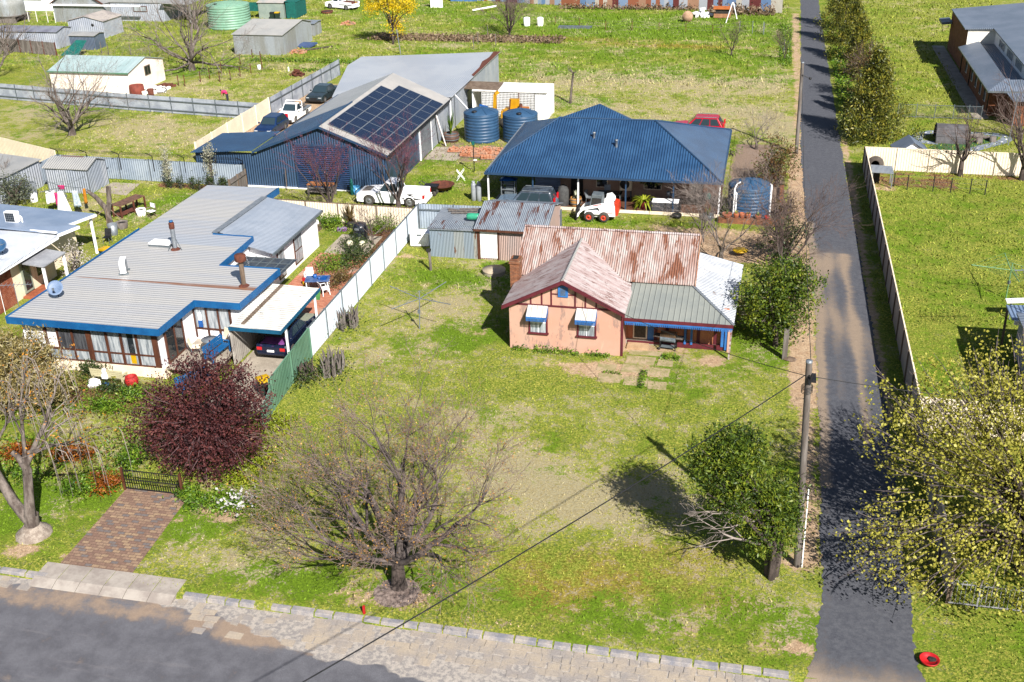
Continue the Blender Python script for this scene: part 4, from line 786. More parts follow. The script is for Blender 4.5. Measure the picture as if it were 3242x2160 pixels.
# ================================================================= WORKSHOP WITH SOLAR PANELS
ws=T('workshop','big navy steel workshop with roller door and solar panels','workshop',(-33,86,0),world=True)
gx=-33.05;ez=3.12;rz_=5.12
wl=MB().ext([(-38.5,77.7,0),(-27.9,77.7,0),(-27.9,77.7,ez-.05),(gx,77.7,rz_-.08),(-38.5,77.7,ez-.05)],(0,.12,0));P('wall',wl,M['bluewall'],ws)
P('wall',MB().box(-28.0,-27.88,77.83,86.1,0,ez-.06),M['bluetrim'],ws);P('wall',MB().box(-28.0,-27.86,86.1,95.6,0,ez-.06),M['galvwall'],ws,'grey galvanised rear side wall');P('wall',MB().box(-38.5,-38.4,77.83,95.6,0,ez-.06),M['bluetrim'],ws)
P('wall',MB().ext([(-38.4,95.5,0),(-28.0,95.5,0),(-28.0,95.5,ez-.05),(gx,95.5,rz_-.08),(-38.4,95.5,ez-.05)],(0,.1,0)),M['galvwall'],ws,'galvanised rear wall')
sl_=lambda x:rz_-(abs(x-gx))*2/5.2
P('roof',MB().slab([(-38.75,77.4,sl_(-38.75)),(gx,77.4,rz_),(gx,85,rz_),(-38.75,85,sl_(-38.75))],.05),M['blueroof'],ws,'blue front strip of the roof')
P('roof',MB().slab([(-38.75,85.01,sl_(-38.75)),(gx,85.01,rz_),(gx,95.8,rz_),(-38.75,95.8,sl_(-38.75))],.05),mat('pale_zinc_roof',pc(222,222,224),pc(206,208,212),.4,rough=.4,metal=.2,rib=(.2,.015),fine=.08),ws)
ro=P('roof',MB().slab([(gx,77.4,rz_),(-27.65,77.4,sl_(-27.65)),(-27.65,95.3,sl_(-27.65)),(gx,95.8,rz_)],.05),mat('stained_zinc_roof',pc(232,226,220),pc(216,212,208),.5,rough=.4,metal=.15,rib=(.2,.015),rust=(pc(160,92,66),.1,.5,(1,.4,1)),fine=.08),ws)
P('ridge_cap',MB().tube([(gx,77.4,rz_+.01),(gx,85.0,rz_+.01)],.08,6),M['bluetrim'],ro)
P('gutter',MB().box(-27.66,-27.52,77.4,95.3,sl_(-27.65)-.16,sl_(-27.65)-.02),M['black'],ro);P('barge',MB().ext([(-38.75,77.36,sl_(-38.75)-.15),(gx,77.36,rz_-.15),(gx,77.36,rz_+.03),(-38.75,77.36,sl_(-38.75)+.03)],(0,.035,0)).ext([(gx,77.36,rz_-.15),(-27.65,77.36,sl_(-27.65)-.15),(-27.65,77.36,sl_(-27.65)+.03),(gx,77.36,rz_+.03)],(0,.035,0)),M['bluetrim'],ro)
P('downpipe',MB().tube([(-27.55,94.9,3.0),(-27.55,94.9,.1)],.06,8),M['white'],ws)
d=MB();d.box(-35.19,-30.88,77.6,77.69,.06,3.5);do=P('roller_door',d,mat('navy_roller_door',pc(48,76,120),pc(42,68,110),1,rough=.4,rib=(.16,.03,2)),ws)
P('frame',MB().box(-35.3,-35.19,77.56,77.7,0,3.58).box(-30.88,-30.77,77.56,77.7,0,3.58).box(-35.3,-30.77,77.56,77.7,3.5,3.62),M['bluetrim'],do)
P('lean_to_roof',MB().slab([(-44.0,77.35,2.68),(-38.76,77.35,3.02),(-38.76,83.0,3.02),(-44.0,83.0,2.68)],.05),M['blueroof'],ws);P('lean_to_wall',MB().box(-43.8,-38.5,77.7,77.8,0,2.7).box(-43.85,-43.75,77.8,82.9,0,2.64),M['bluewall'],ws)
P('side_door',MB().box(-27.86,-27.8,86.4,89.4,.05,2.8),M['steel'],ws);P('frame',MB().box(-27.87,-27.78,86.2,86.35,0,2.9).box(-27.87,-27.78,89.45,89.6,0,2.9),M['white'],ws)
P('footing',MB().box(-43.9,-27.85,77.55,77.7,0,.08),M['white'],ws)
# solar array: one framed panel, copied
s=NT('solar_cells');p=s.sep(s.co());c=(.004,.008,.026,1)
gl=s.math('MAXIMUM',s.math('GREATER_THAN',s.math('COSINE',s.math('MULTIPLY',p[1],2*pi/.17)),.985),s.math('GREATER_THAN',s.math('COSINE',s.math('MULTIPLY',p[0],2*pi/.17)),.985))
c=s.mix(s.math('MULTIPLY',gl,.35),c,(.10,.16,.24,1));M['cells']=s.fin(c,.25,0,.3)
th=math.atan2(2,5.2)
def panel(): 
    q=T('solar_panel','dark blue solar panel in the array on the workshop roof','solar panel',(0,0,0),0,'solar panels on the workshop roof')
    P('frame',MB().box(-.53,.53,-.9,.9,0,.035),M['steel'],q);P('cells',MB().box(-.497,.497,-.868,.868,.035,.04),M['cells'],q);return q
pr=panel();first=True
for r_ in range(5):
    for k in range(8):
        if r_==0 and k==7: continue
        dist=.42+.53+r_*1.075;x=gx+dist*cos(th);y=79.35+k*1.82;z=rz_-dist*sin(th)+.06
        o=pr if first else dup(pr,(0,0,0),0);first=False
        o.location=(x,y,z);o.rotation_euler=(0,th,0)
bs=T('shed','large pale galvanised shed with skillion roof behind the solar workshop','shed',(-35,105,0),world=True)
P('roof',MB().slab([(-27.6,95.7,3.12),(-27.6,114.9,3.28),(-42.3,112.7,2.9),(-42.3,108.5,2.9),(-39.2,95.85,2.75)],.05),mat('silvery_shed_roof',pc(236,240,248),pc(220,226,238),.25,rough=.36,metal=.25,rib=(.2,.015,0),rust=(pc(150,60,50),.0,.5,None),fine=.06),bs)
P('rust_edge',MB().slab([(-27.95,104.2,3.225),(-27.6,103.6,3.222),(-27.6,114.9,3.312),(-28.3,114.8,3.312),(-28.1,112,3.29),(-28.35,110,3.272),(-28.0,107.5,3.252)],.02),M['rustmetal'],bs)
P('wall',MB().box(-27.9,-27.8,95.8,114.8,0,3.1),M['galvwall'],bs);P('wall',MB().ext([(-27.9,114.6,0),(-39,113.0,0),(-39,113,2.85),(-27.9,114.6,3.1)],(0,.08,0)),M['galvwall'],bs)
P('wall',MB().box(-38.9,-38.8,96,112,0,2.7),M['dark'],bs);P('door',MB().box(-27.8,-27.74,101.5,102.6,.1,2.2),M['steel'],bs);P('downpipe',MB().tube([(-27.7,97,3),(-26.2,95,2.5),(-25.2,93.2,2.35)],.07,8),M['white'],bs)
for x,y in((-42.2,112.5),(-42.2,109.0),(-40.9,112.6)): P('post',MB().box(x-.08,x+.08,y-.08,y+.08,0,2.86),M['woodgrey'],bs)
# ================================================================= SCHOOL, FAR RIGHT
M['schoolroof']=mat('slate_grey_ribbed_roof',pc(136,148,168),pc(122,136,156),.4,rough=.5,rib=(.2,.02),fine=.08)
sc=T('school_building','large brick building with slate grey metal roofs at the right edge','building',(24,118,0),world=True)
P('wall',MB().box(20.15,40,125.6,137.6,0,4.2),M['brickschool'],sc);P('wall',MB().box(19.95,36,107.2,125.5,0,2.55),M['brickschool'],sc)
P('clerestory_wall',MB().box(22.9,40,107.5,125.6,2.5,4.3),M['white'],sc)
P('gable_wall',MB().box(20.2,22.9,125.45,125.6,2.6,4.45),mat('white_weatherboard',(.75,.71,.64,1),(.66,.62,.56,1),1,rough=.7,rib=(.15,.02,2,6)),sc)
P('roof',MB().slab([(19.8,125.2,4.55),(22.6,125.2,4.62),(22.5,106.6,4.55),(40,106.6,6.5),(40,137.5,6.5),(19.95,137.2,4.55)],.12),M['schoolroof'],sc)
P('wing_roof',MB().slab([(19.5,105.6,2.65),(21.2,108,3.25),(21.4,125.3,3.25),(19.5,125.3,2.65)],.08).slab([(19.5,105.6,2.65),(40,106.6,2.65),(40,108.4,3.25),(21.2,108,3.25)],.08),M['schoolroof'],sc)
P('valley_roof',MB().box(21.2,22.9,108.0,125.2,2.9,3.0),M['schoolroof'],sc)
P('gutter',MB().box(19.4,19.5,105.5,125.3,2.5,2.64).box(19.4,40,105.45,105.58,2.5,2.64),M['grey'],sc)
P('porch_roof',MB().slab([(21.2,103.3,2.35),(40,104.0,2.35),(40,105.4,2.55),(21.0,105.4,2.55)],.08),M['schoolroof'],sc)
P('entry_canopy',MB().slab([(19.0,136.2,3.2),(20.1,136.2,3.3),(20.1,139,3.3),(19.0,139,3.2)],.25),M['schoolroof'],sc)
P('front_wall',MB().box(21.5,40,103.8,107.2,0,2.3),M['brickschool'],sc)
for y in(109.5,112.2,115.0,117.6,121.5): 
    wo=P('window',MB().box(19.9,19.95,y-.45,y+.45,.8,2.1),M['white'],sc);P('pane',MB().box(19.88,19.9,y-.38,y+.38,.87,2.03),M['glass'],wo)
for k in range(3):
    y=110+k*4.6;wo=P('clerestory_window',MB().box(22.84,22.9,y,y+3.2,3.3,4.15),M['white'],sc);q=MB()
    for j in range(4): q.box(22.82,22.84,y+.08+j*.79,y+.75+j*.79,3.38,4.08)
    P('pane',q,M['curtain'],wo)
for y in(124.9,107.4,118.9): P('downpipe',MB().box(19.86,19.94,y,y+.1,0,2.5),M['black'],sc)
P('path_slab',MB().box(18.6,19.95,106,139,0,.06),M['concrete'],sc)
# small house corner, right edge
rh=T('house','corner of a pale house with a blue grey iron carport roof, right edge','house',(15,57,0),world=True)
P('roof',MB().slab([(13.2,55.6,2.5),(22,55.4,2.9),(22,57.4,2.9),(13.2,57.5,2.5)],.05),mat('blue_grey_iron',pc(140,164,200),pc(126,150,188),.8,rough=.4,rib=(.2,.03,0)),rh)
P('fascia',MB().box(13.3,22,55.45,55.58,2.28,2.5),M['white_old'],rh);P('wall',MB().box(13.9,22,52.5,57.0,0,2.3),mat('pale_blue_render',pc(196,200,212),pc(180,186,200),1,rough=.8),rh);P('post',MB().bar((13.45,57.9,0),(13.3,57.4,2.45),.12),M['wood'],rh)
P('pipe',MB().tube([(14.2,55.9,2.6),(14.2,55.9,3.3)],.06,8),M['white'],rh);P('house_roof',MB().slab([(13.3,48.5,3.0),(22,48.5,3.3),(22,55.4,3.3),(13.3,55.4,3.0)][::1],.1),M['schoolroof'],rh)
# ================================================================= SMALL SHEDS AND FAR BUILDINGS
def gshed(label,x0,x1,y0,y1,ze,zr,axis,mw,mr,name='shed',cat='shed',over=.15,rf=.5,extra=None,rot=0):
    q=T(name,label,cat,((x0+x1)/2,(y0+y1)/2,0),world=True);w=MB()
    if axis=='y': xm=x0+(x1-x0)*rf;w.ext([(x0,y0,0),(x1,y0,0),(x1,y0,ze),(xm,y0,zr),(x0,y0,ze)],(0,y1-y0,0))
    else: ym=y0+(y1-y0)*rf;w.ext([(x0,y0,0),(x0,y1,0),(x0,y1,ze),(x0,ym,zr),(x0,y0,ze)],(x1-x0,0,0))
    P('wall',w,mw,q);r=MB();roof_two(r,x0-over,x1+over,y0-over,y1+over,ze+.03,zr+.06,axis,.05,rf);P('roof',r,mr,q)
    if rot: q.rotation_euler=(0,0,rot)
    return q
M['cool']=mat('cool_grey_sheet_wall',pc(226,232,246),pc(206,214,232),.7,rough=.45,metal=.1,rib=(.3,.05,None,4),fine=.06)
q=gshed('small galvanised garden shed with gable roof in the left back yard',-54.9,-51.2,73.9,76.6,2.0,2.5,'x',M['galvwall'],M['shedroof'])
P('door',MB().box(-53.8,-52.4,73.85,73.9,.05,1.9),M['galvwall'],q);P('rust_patch',MB().slab([(-54.2,75.2,2.55),(-52.2,75.2,2.55),(-52.2,75.45,2.56),(-54.2,75.45,2.56)],.01),M['rustmetal'],q)
q=gshed('cream block shed with pale green metal roof across the paling fence',-74.6,-65.4,104.6,112.1,2.35,3.25,'x',mat('cream_block_wall',(.78,.7,.62,1),(.7,.6,.52,1),.8,rough=.8),mat('pale_green_roof',pc(206,228,230),pc(188,214,216),.5,rough=.4,rib=(.5,.03,None,10)))
wo=P('window',MB().box(-65.4,-65.34,108.0,109.2,1.35,2.35),M['wood'],q);P('pane',MB().box(-65.35,-65.32,108.08,108.55,1.43,2.27).box(-65.35,-65.32,108.65,109.12,1.43,2.27),M['glass'],wo);P('trim',MB().box(-74.8,-65.2,104.38,104.46,2.28,2.42),mat('green_trim',pc(110,160,130),pc(100,150,120),2),q)
gshed('long low galvanised shed at the far left behind the timber fence',-97,-88.3,126.8,130.2,2.1,2.5,'x',M['cool'],mat('bluish_old_roof',pc(168,172,188),pc(140,140,158),.6,rough=.5,metal=.1,rib=(.2,.02)))
q=gshed('pale galvanised gable shed with tan roof, far left',-91.2,-86.0,134.0,138.6,2.2,2.8,'y',M['cool'],mat('tan_metal_roof',pc(226,214,204),pc(190,180,176),.6,rough=.5,rib=(.2,.02)))
P('vent',MB().lathe((-87.6,133.97,1.7),[(0,0),(.2,0),(.2,.03),(0,.03)],12,True,'y'),M['black'],q)
gshed('small dark blue grey shed in front of the tan roofed shed',-86.4,-82.9,126.6,129.0,1.75,1.95,'x',mat('blue_grey_sheet',pc(124,140,164),pc(108,124,150),.8,rough=.5,rib=(.2,.03)),M['shedroof'])
q=gshed('old iron barn with steep dark gable, far left',-100.5,-92.5,144.8,152,2.6,5.0,'y',M['galvold'],M['shedroof'],over=.1);P('bargeboard',MB().bar((-100.7,144.6,2.6),(-96.5,144.6,5.15),.3,.1).bar((-96.5,144.6,5.15),(-92.3,144.6,2.6),.3,.1),M['brownwood'],q);P('awning',MB().box(-100.6,-86.5,144.4,144.7,2.35,2.55),M['white'],q)
q=gshed('pale ribbed shed wing with carport joined to the old barn',-92.3,-84,146.5,153,2.6,3.4,'x',M['cool'],mat('grey_fibro_roof',pc(190,190,186),pc(170,172,170),.5,rough=.8));wo=P('window',MB().box(-88.8,-86.6,146.44,146.5,1.3,2.1),M['brownwood'],q);P('pane',MB().box(-88.7,-87.75,146.42,146.44,1.4,2.0).box(-87.65,-86.7,146.42,146.44,1.4,2.0),M['curtain'],wo);P('carport',MB().slab([(-84,145.5,2.75),(-79.5,145.5,2.6),(-79.5,153,2.9),(-84,153,3.3)],.1).box(-79.7,-79.5,145.6,145.8,0,2.6),M['shedroof'],q)
q=gshed('white house end with blue curtained window in the far left corner',-125,-104.5,153.5,163,4.5,5.5,'x',M['white'],M['shedroof']);wo=P('window',MB().box(-113.3,-108.2,153.4,153.5,1.6,4.0),M['grey'],q);P('pane',MB().box(-113.2,-108.3,153.36,153.4,1.7,3.9),M['curtain'],wo)
q=gshed('grey galvanised shed with flat grey roof beside the wattle tree',-63.5,-57.2,125.9,134.8,2.45,3.25,'y',M['galvold'],mat('matt_grey_roof',pc(190,188,186),pc(178,178,178),.5,rough=.6,fine=.08),rf=.62) if 0 else gshed('grey galvanised shed with flat grey roof beside the brick heap',-63.6,-57.2,126.0,135.2,2.4,3.1,'x',M['galvold'],mat('matt_grey_roof',pc(206,204,200),pc(192,192,190),.5,rough=.6,fine=.08),rf=.68)
q=gshed('pale green shed draped with teal shade cloth, far left',-71.2,-67.4,150,153,2.2,2.5,'x',mat('pale_green_sheet',pc(190,206,196),pc(174,192,184),.8,rough=.6,rib=(.15,.02)),mat('mottled_old_roof',pc(214,206,200),pc(180,188,186),.6,rough=.6,rust=(pc(160,120,100),.1,.8,None)));P('shade_cloth',MB().slab([(-67.2,150,2.4),(-65.6,150.4,2.2),(-65.6,154,2.2),(-67.2,153.4,2.4)],.04).box(-67.1,-65.6,150.2,150.3,.05,2.38).box(-65.7,-65.6,150.3,154,.1,2.25),M['teal'],q);P('shade_curtain',MB().box(-73.5,-71.3,150.1,150.2,1.0,2.2),M['teal'],q)
gshed('low weathered shed with rusty parapet behind the flat grey roof',-66,-58,138,140.5,1.6,1.7,'x',M['galvold'],M['rustroof'])
q=gshed('corrugated skillion shed beside the oleander bush at the left edge',-60.5,-56.3,70.6,75.3,2.15,2.5,'y',M['cool'],M['shedroof'],rf=.05)
gshed('blue sheet shed behind the wattle tree at the top of the photo',-47.5,-43.5,166.5,170,2.2,2.6,'y',mat('sky_blue_sheet',pc(110,160,220),pc(90,140,205),.8,rough=.5,rib=(.2,.03)),M['shedroof'])
# ================================================================= FENCES
def fence(label,pts,h,m,postm=None,gap=2.4,t=.04,rails=(),railm=None,side=1,name='fence',cap=None,posth=.05,zb=0.03,cat='fence'):
    c=pts[len(pts)//2];q=T(name,label,cat,(c[0],c[1],0),world=True);sh=MB();rl=MB();cp=MB();posts=[]
    for (a,b) in zip(pts,pts[1:]):
        A=Vector((a[0],a[1],0));B=Vector((b[0],b[1],0));d=(B-A).normalized();n=Vector((-d.y,d.x,0))*side
        sh.ext([A+Vector((0,0,zb)),B+Vector((0,0,zb)),B+Vector((0,0,h)),A+Vector((0,0,h))],n*t)
        for z in rails: rl.bar(A-n*.06+Vector((0,0,z)),B-n*.06+Vector((0,0,z)),.06,.09)
        if cap: cp.bar(A+n*t/2+Vector((0,0,h+.02)),B+n*t/2+Vector((0,0,h+.02)),.07,.05)
        k=max(1,round((B-A).length/gap))
        for i in range(k+1):
            if i==0 and posts: continue
            posts.append((A+(B-A)*i/k,n))
    P('sheet',sh,m,q)
    if rails: P('rail',rl,railm or M['grey'],q)
    if cap: P('capping',cp,cap,q)
    if postm:
        for p,n in posts: P('post',MB().box(p.x+n.x*.01-.03-abs(n.x)*.05,p.x+n.x*.01+.03+abs(n.x)*.05,p.y+n.y*.01-.03-abs(n.y)*.05,p.y+n.y*.01+.03+abs(n.y)*.05,0,h+posth),postm,q)
    return q
M['whitefence']=mat('white_ribbed_fence_sheet',(.72,.78,.85,1),(.62,.69,.78,1),.6,rough=.5,rib=(.25,.03,None,6),fine=.05)
M['greenfence']=mat('green_ribbed_fence_sheet',pc(130,178,150),pc(114,162,134),.8,rough=.5,rib=(.2,.035,None,6),fine=.05)
M['greyfence']=mat('blue_grey_ribbed_fence_sheet',pc(206,220,236),pc(182,198,218),.7,rough=.45,metal=.1,rib=(.2,.035,None,4),fine=.05)
M['timberfence']=mat('silvered_timber_palings',pc(212,220,232),pc(176,184,200),.9,rough=.85,rib=(.12,.02,None,6),fine=.12)
fence('long white ribbed fence beside the flat roofed house garden',[(-23.2,70.2),(-23.15,60),(-23.1,49.95)],1.78,M['whitefence'],M['grey'],2.6,.04,(),None,1,cap=M['grey'])
fence('dark green ribbed fence running down to the purple tree',[(-23.08,49.9),(-22.75,44.1)],1.75,M['greenfence'],M['greenfence'],2.4,.04,(),None,1,cap=M['greenfence'])
fence('pale green end panel of the side fence by the purple tree',[(-22.72,44.0),(-22.3,42.1)],1.4,mat('pale_green_sheet_fence',pc(150,190,176),pc(140,180,166),1,rough=.5,rib=(.2,.03,None,6)),M['greenfence'],2)
fence('grey ribbed fence with dark rail behind the pink house sheds',[(-23.1,70.35),(-13.0,70.6)],1.85,M['greyfence'],M['grey'],2.6,.04,(1.45,),M['grey'],1)
fence('low cream fence behind the flat roofed house garden',[(-34.2,70.75),(-29.2,70.5),(-23.3,70.3)],1.5,M['cream_rib'],M['wood'],2.4,.04,(),None,1,cap=M['wood'])
fence('long silvered timber fence across the left paddock',[(-84,102.6),(-79,101.6),(-62.3,98.9),(-46.9,96.9)],1.65,M['timberfence'],M['grey'],2.6,.04,(.35,1.25),M['grey'],1)
fence('leaning timber fence beside the parked cars behind the workshop',[(-46.85,98.7),(-46.4,116.4)],1.75,M['timberfence'],M['grey'],2.5,.04,(1.3,),M['grey'],1)
fence('tall cream fence running back from the workshop lean-to',[(-46.6,82.9),(-46.85,98.5)],1.8,M['cream_rib'],M['cream'],3,.05)
fence('blue grey ribbed fence at the back of the left yard',[(-57.2,79.4),(-56.3,77.75),(-39.6,77.5)][:0]+[(-56.4,77.9),(-39.6,77.4)],1.8,M['greyfence'],M['grey'],2.8,.04)
fence('blue grey ribbed side fence at the far corner of the left yard',[(-56.45,75.4),(-56.4,77.8)],1.85,M['greyfence'],None)
fence('grey paling fence panel leaning by the corner of the workshop',[(-39.35,74.2),(-39.3,76.9)],1.6,M['woodgrey'],M['wood'],1.4,.03,(.4,1.3),M['woodgrey'],1)
fence('cream fence at the left edge beyond the small sheds',[(-72,85.2),(-57.5,79.2)],1.75,M['cream_rib'],None)
q=fence('long boundary fence beside the lane, pale cap along the top',[(8.0,89.0),(8.0,70),(8.0,50),(7.95,35.0)],1.8,mat('mauve_grey_fence_sheet',pc(226,212,204),pc(210,196,190),.6,rough=.6,rib=(.2,.03,None,6)),M['wood'],2.4,.05,(),None,1,cap=M['cream'])
fence('cream ribbed fence below the school play track',[(8.05,88.9),(25,88.5),(40,88.2)],1.8,M['cream_rib'],M['cream'],2.37,.05,(),None,1,cap=M['cream'])
fence('cream fence seen through the yellow budding tree',[(8.05,47.6),(24,47.2)],1.8,M['cream_rib'],M['cream'],2.4,.05,(),None,1,cap=M['cream'])
# patchwork of old sheets across the top of the picture
s=NT('patchwork_iron');x=s.sep(s.co())[0];wn=s.new('ShaderNodeTexWhiteNoise',noise_dimensions='1D');s.l.new(s.math('FLOOR',s.math('ADD',s.math('MULTIPLY',x,1.15),s.math('MULTIPLY',s.math('SINE',s.math('MULTIPLY',x,.7)),.8))),wn.inputs['W'])
rp=s.new('ShaderNodeValToRGB',i0=wn.outputs[0]);rp.color_ramp.interpolation='CONSTANT';e=rp.color_ramp.elements
while len(e)<8:e.new(.5)
for i,cc in enumerate([pc(150,178,214),pc(226,220,206),pc(120,156,204),pc(206,212,222),pc(176,104,70),pc(170,190,216),pc(120,46,44),pc(196,150,120)]): e[i].position=i/8;e[i].color=cc
c=s.mix(s.ramp(s.noise(1.4,6,.7,(1,1,.4)),.6,.68),rp.outputs[0],pc(176,110,76));s.bump(s.math('SINE',s.math('MULTIPLY',x,2*pi/.15)),1,.02);M['patchwork']=s.fin(c,.6)
q=fence('patchwork fence of old blue, white and rusty iron sheets along the top',[(-60,169.5),(-41.3,167),(-34.7,164.9),(-24.3,162.8),(-10,161.6),(1.4,159.7)],2.1,M['patchwork'],None)
def picket(label,pts,h=1.15,m=None,wires=(.4,.75,1.1),name='wire_fence',mesh=False):
    m=m or M['rustmetal'];c=pts[len(pts)//2];q=T(name,label,'fence',(c[0],c[1],0),world=True)
    for p in pts: P('post',MB().box(p[0]-.035,p[0]+.035,p[1]-.035,p[1]+.035,0,h*R.uniform(.95,1.08)),m,q)
    w=MB()
    for z in wires: w.tube([(p[0],p[1],z) for p in pts],.009,3)
    P('wire',w,M['grey'],q)
    return q
def pxs(reg,l):
    o={'A1':(0,0,2.9425),'A2':(800,0,2.9425),'A3':(1600,0,2.9425),'A4':(2400,0,2.796),'B4':(2200,400,2.9425),'F7':(2840,380,3.346),'F4':(600,0,5.885)}[reg]
    return [tuple(at(o[0]+x/o[2],o[1]+y/o[2]))[:2] for x,y in l]
picket('wire fence on rusty pickets across the far green field',pxs('A3',[(465,235),(690,250),(935,278),(1180,283),(1430,296),(1680,302),(1930,314),(2180,305)]))
picket('sagging wire fence on rusty pickets by the cream block shed',pxs('A1',[(1665,800),(1725,805),(1870,765),(1955,735),(2065,690),(2240,600),(2354,560)]),1.2)
picket('wire fence on short pickets right of the cream block shed',pxs('A1',[(2050,765),(2150,748),(2240,715),(2340,690)]),1.1)
picket('wire fence on thin black pickets below the cream right hand fence',pxs('B4',[(1850,560),(1975,590),(2215,608),(2380,618),(2560,628),(2700,640)]),1.1,M['black'])
picket('chain wire fence with pipe posts beside the top of the lane',pxs('A3',[(2180,310),(2300,312),(2400,318)])+pxs('A4',[(50,310),(228,470)]),1.5,M['steel'],(.3,.9,1.45))
picket('wire fence with grey posts behind the flat grey roofed shed',pxs('A1',[(950,500),(1015,512),(1220,515),(1400,525)]),1.4,M['woodgrey'],(.3,.8))
picket('old wire fence with white posts at the far left',[tuple(at(x/5.885,y/5.885))[:2] for x,y in[(400,360),(545,410),(700,410),(900,420),(1040,430)]],1.5,M['white_old'],(.4,.9,1.4))
picket('broken wire gateway with two leaning posts in the far paddock',pxs('A2',[(2060,455),(2100,415),(2190,355),(2265,430)]),1.5,M['woodgrey'],(.5,1.2))
# loop top fence lower right
M['loopgrey']=mat('dull_white_steel',pc(190,190,192),pc(160,160,164),3,rough=.6)
q=T('loop_top_fence','pale loop topped steel fence under the yellow budding tree','fence',(10,34.9,0),world=True)
for i,(a,b) in enumerate(((7.95,8.95),(8.98,10.6),(10.63,12.9),(12.93,15.2))):
    P('post',MB().box(b-.03,b+.03,34.87,34.93,0,1.25),M['loopgrey'],q)
    w=MB();w.box(a,b,34.885,34.915,1.0,1.04);w.box(a,b,34.885,34.915,.12,.16);n=max(4,int((b-a)/.16))
    for k in range(n):
        x=a+.08+k*(b-a-.1)/n;w.tube([(x,34.9,.1),(x,34.9,1.1)],.014,5)
        if k%2==0: xx=x+(b-a-.1)/n;w.tube([(x+(xx-x)*(.5-.5*cos(u*pi/5)),34.9,1.1+.07*sin(u*pi/5)) for u in range(6)],.014,5)
    P('panel',w,M['loopgrey'],q)
q=T('school_fence','grey steel mesh fence across the school lawn','fence',(15.5,105.5,0),world=True)
for x in(12,13.6,15.2,16.8,18.1,19.2): P('post',MB().box(x-.03,x+.03,105.47,105.53,0,1.35),M['grey'],q)
w=MB();w.box(12,19.2,105.48,105.52,1.2,1.24);w.box(12,19.2,105.48,105.52,.1,.14)
for k in range(72): w.box(12+k*.1,12.012+k*.1,105.49,105.51,.14,1.2)
P('bars',w,M['grey'],q)
q=T('gate','dark mesh double gate at the top of the paved drive','gate',(-25,36.25,0),world=True);w=MB()
for k in range(24): w.box(-26.3+k*.115,-26.28+k*.115,36.24,36.26,.1,1.05)
for z in(.1,.55,1.02): w.box(-26.3,-23.6,36.235,36.265,z,z+.04)
P('mesh',w,M['black'],q)
for x in(-26.36,-23.56): P('post',MB().box(x-.05,x+.05,36.2,36.3,0,1.15),M['brownwood'],q)
# netting outriggers round the left yard
q=T('cat_netting','black netting on bent outriggers above the left yard fences','netting',(-48,77.6,0),world=True)
pts=[(-56.3,77.9),(-53.6,77.75),(-50.6,77.65),(-47.6,77.6),(-44.8,77.55),(-42,77.5),(-39.7,77.4)]
def outr(x,y,dx,dy): P('outrigger',MB().tube([(x,y,.9),(x,y,2.15),(x+dx,y+dy,2.6)],.035,5),M['black'],q)
for x,y in pts: outr(x,y,-.1,-.75)
pts2=[(-39.5,72.5),(-39.4,69.5),(-39.3,66.4),(-39.2,63.2),(-39.1,60.5)]
for x,y in pts2: P('outrigger',MB().tube([(x,y,0),(x,y,1.5),(x-.6,y,2.0)],.03,5),M['black'],q)
nb=MB()
for L,dx,dy,z0,z1 in((pts,-.1,-.75,2.15,2.6),(pts2,-.6,0,1.5,2.0)):
    for t in(0,.33,.66,1): nb.tube([(x+dx*t,y+dy*t,z0+(z1-z0)*t-.03*(i%2)) for i,(x,y) in enumerate(L)],.008,3)
    for (a,b) in zip(L,L[1:]):
        for k in range(14): u=k/14;x=a[0]+(b[0]-a[0])*u;y=a[1]+(b[1]-a[1])*u;nb.tube([(x,y,z0),(x+dx,y+dy,z1)],.005,3)
P('net',nb,M['black'],q)
# ================================================================= POLES AND WIRES
def pole(label,b,t,r0,r1):
    q=T('power_pole',label,'pole',tuple(b));t=Vector(t)-Vector(b)
    P('shaft',MB().tube([(0,0,0),t*.5,t],[r0,(r0+r1)/2,r1],12),M['woodgrey'],q);P('cap',MB().lathe(tuple(t),[(r1*1.05,-.02),(r1*1.05,.06),(0,.07)],12),M['steel'],q)
    return q,Vector(b)+t
bN=at(2524,1791);q,tN=pole('weathered timber power pole beside the glossy evergreen tree',bN,(bN.x-.35,bN.y+.05,8.85),.15,.115)
P('conduit',MB().tube([(.17,-.08,0),(.1,-.1,3.6)],.03,6),M['white'],q);P('service_fitting',MB().box(-.34,-.06,-.28,.28,8.2,8.3).tube([(-.3,-.25,8.1),(-.2,-.2,8.5)],.05,6).tube([(-.3,.25,8.1),(-.25,.2,8.5)],.05,6),M['black'],q)
w=MB()
for k in range(5): w.tube([(-.33+.2*cos(a*.7),.02+.2*sin(a*.7),7.9-.06*k+.02*sin(a)) for a in range(10)],.012,4)
P('strap',w,M['black'],q)
bF=at(2521,487);q,tF=pole('second timber power pole further up the lane',bF,(bF.x-.15,bF.y+.1,7.5),.16,.13)
P('bracket',MB().tube([(-.1,-.1,6.6),(.5,-.1,6.3)],.03,5).ball((.55,-.1,6.3),.12),M['black'],q)
def cable(label,a,b,sag,r=.016):
    a,b=Vector(a),Vector(b);n=24;pts=[a+(b-a)*i/n-Vector((0,0,4*sag*(i/n)*(1-i/n))) for i in range(n+1)]
    return One('power_cable',label,'cable',MB().tube(pts,r,5),M['black'],tuple(a),world=True)
aN=tN-Vector((.1,0,.55))
cable('thick cable sagging from the near pole down across the street',aN,at(560,2388,8.2),.25,.02)
cable('cable from the near pole to the pink house gable',aN,Vector((-8.3,52.6,3.55)),.35,.014)
cable('cable from the near pole over the lane into the yellow budding tree',aN,Vector((14,40,6.0)),.2,.014)
cable('cable running up the lane between the two poles',tN-Vector((-.1,0,.3)),tF-Vector((0,0,.4)),.7,.014)
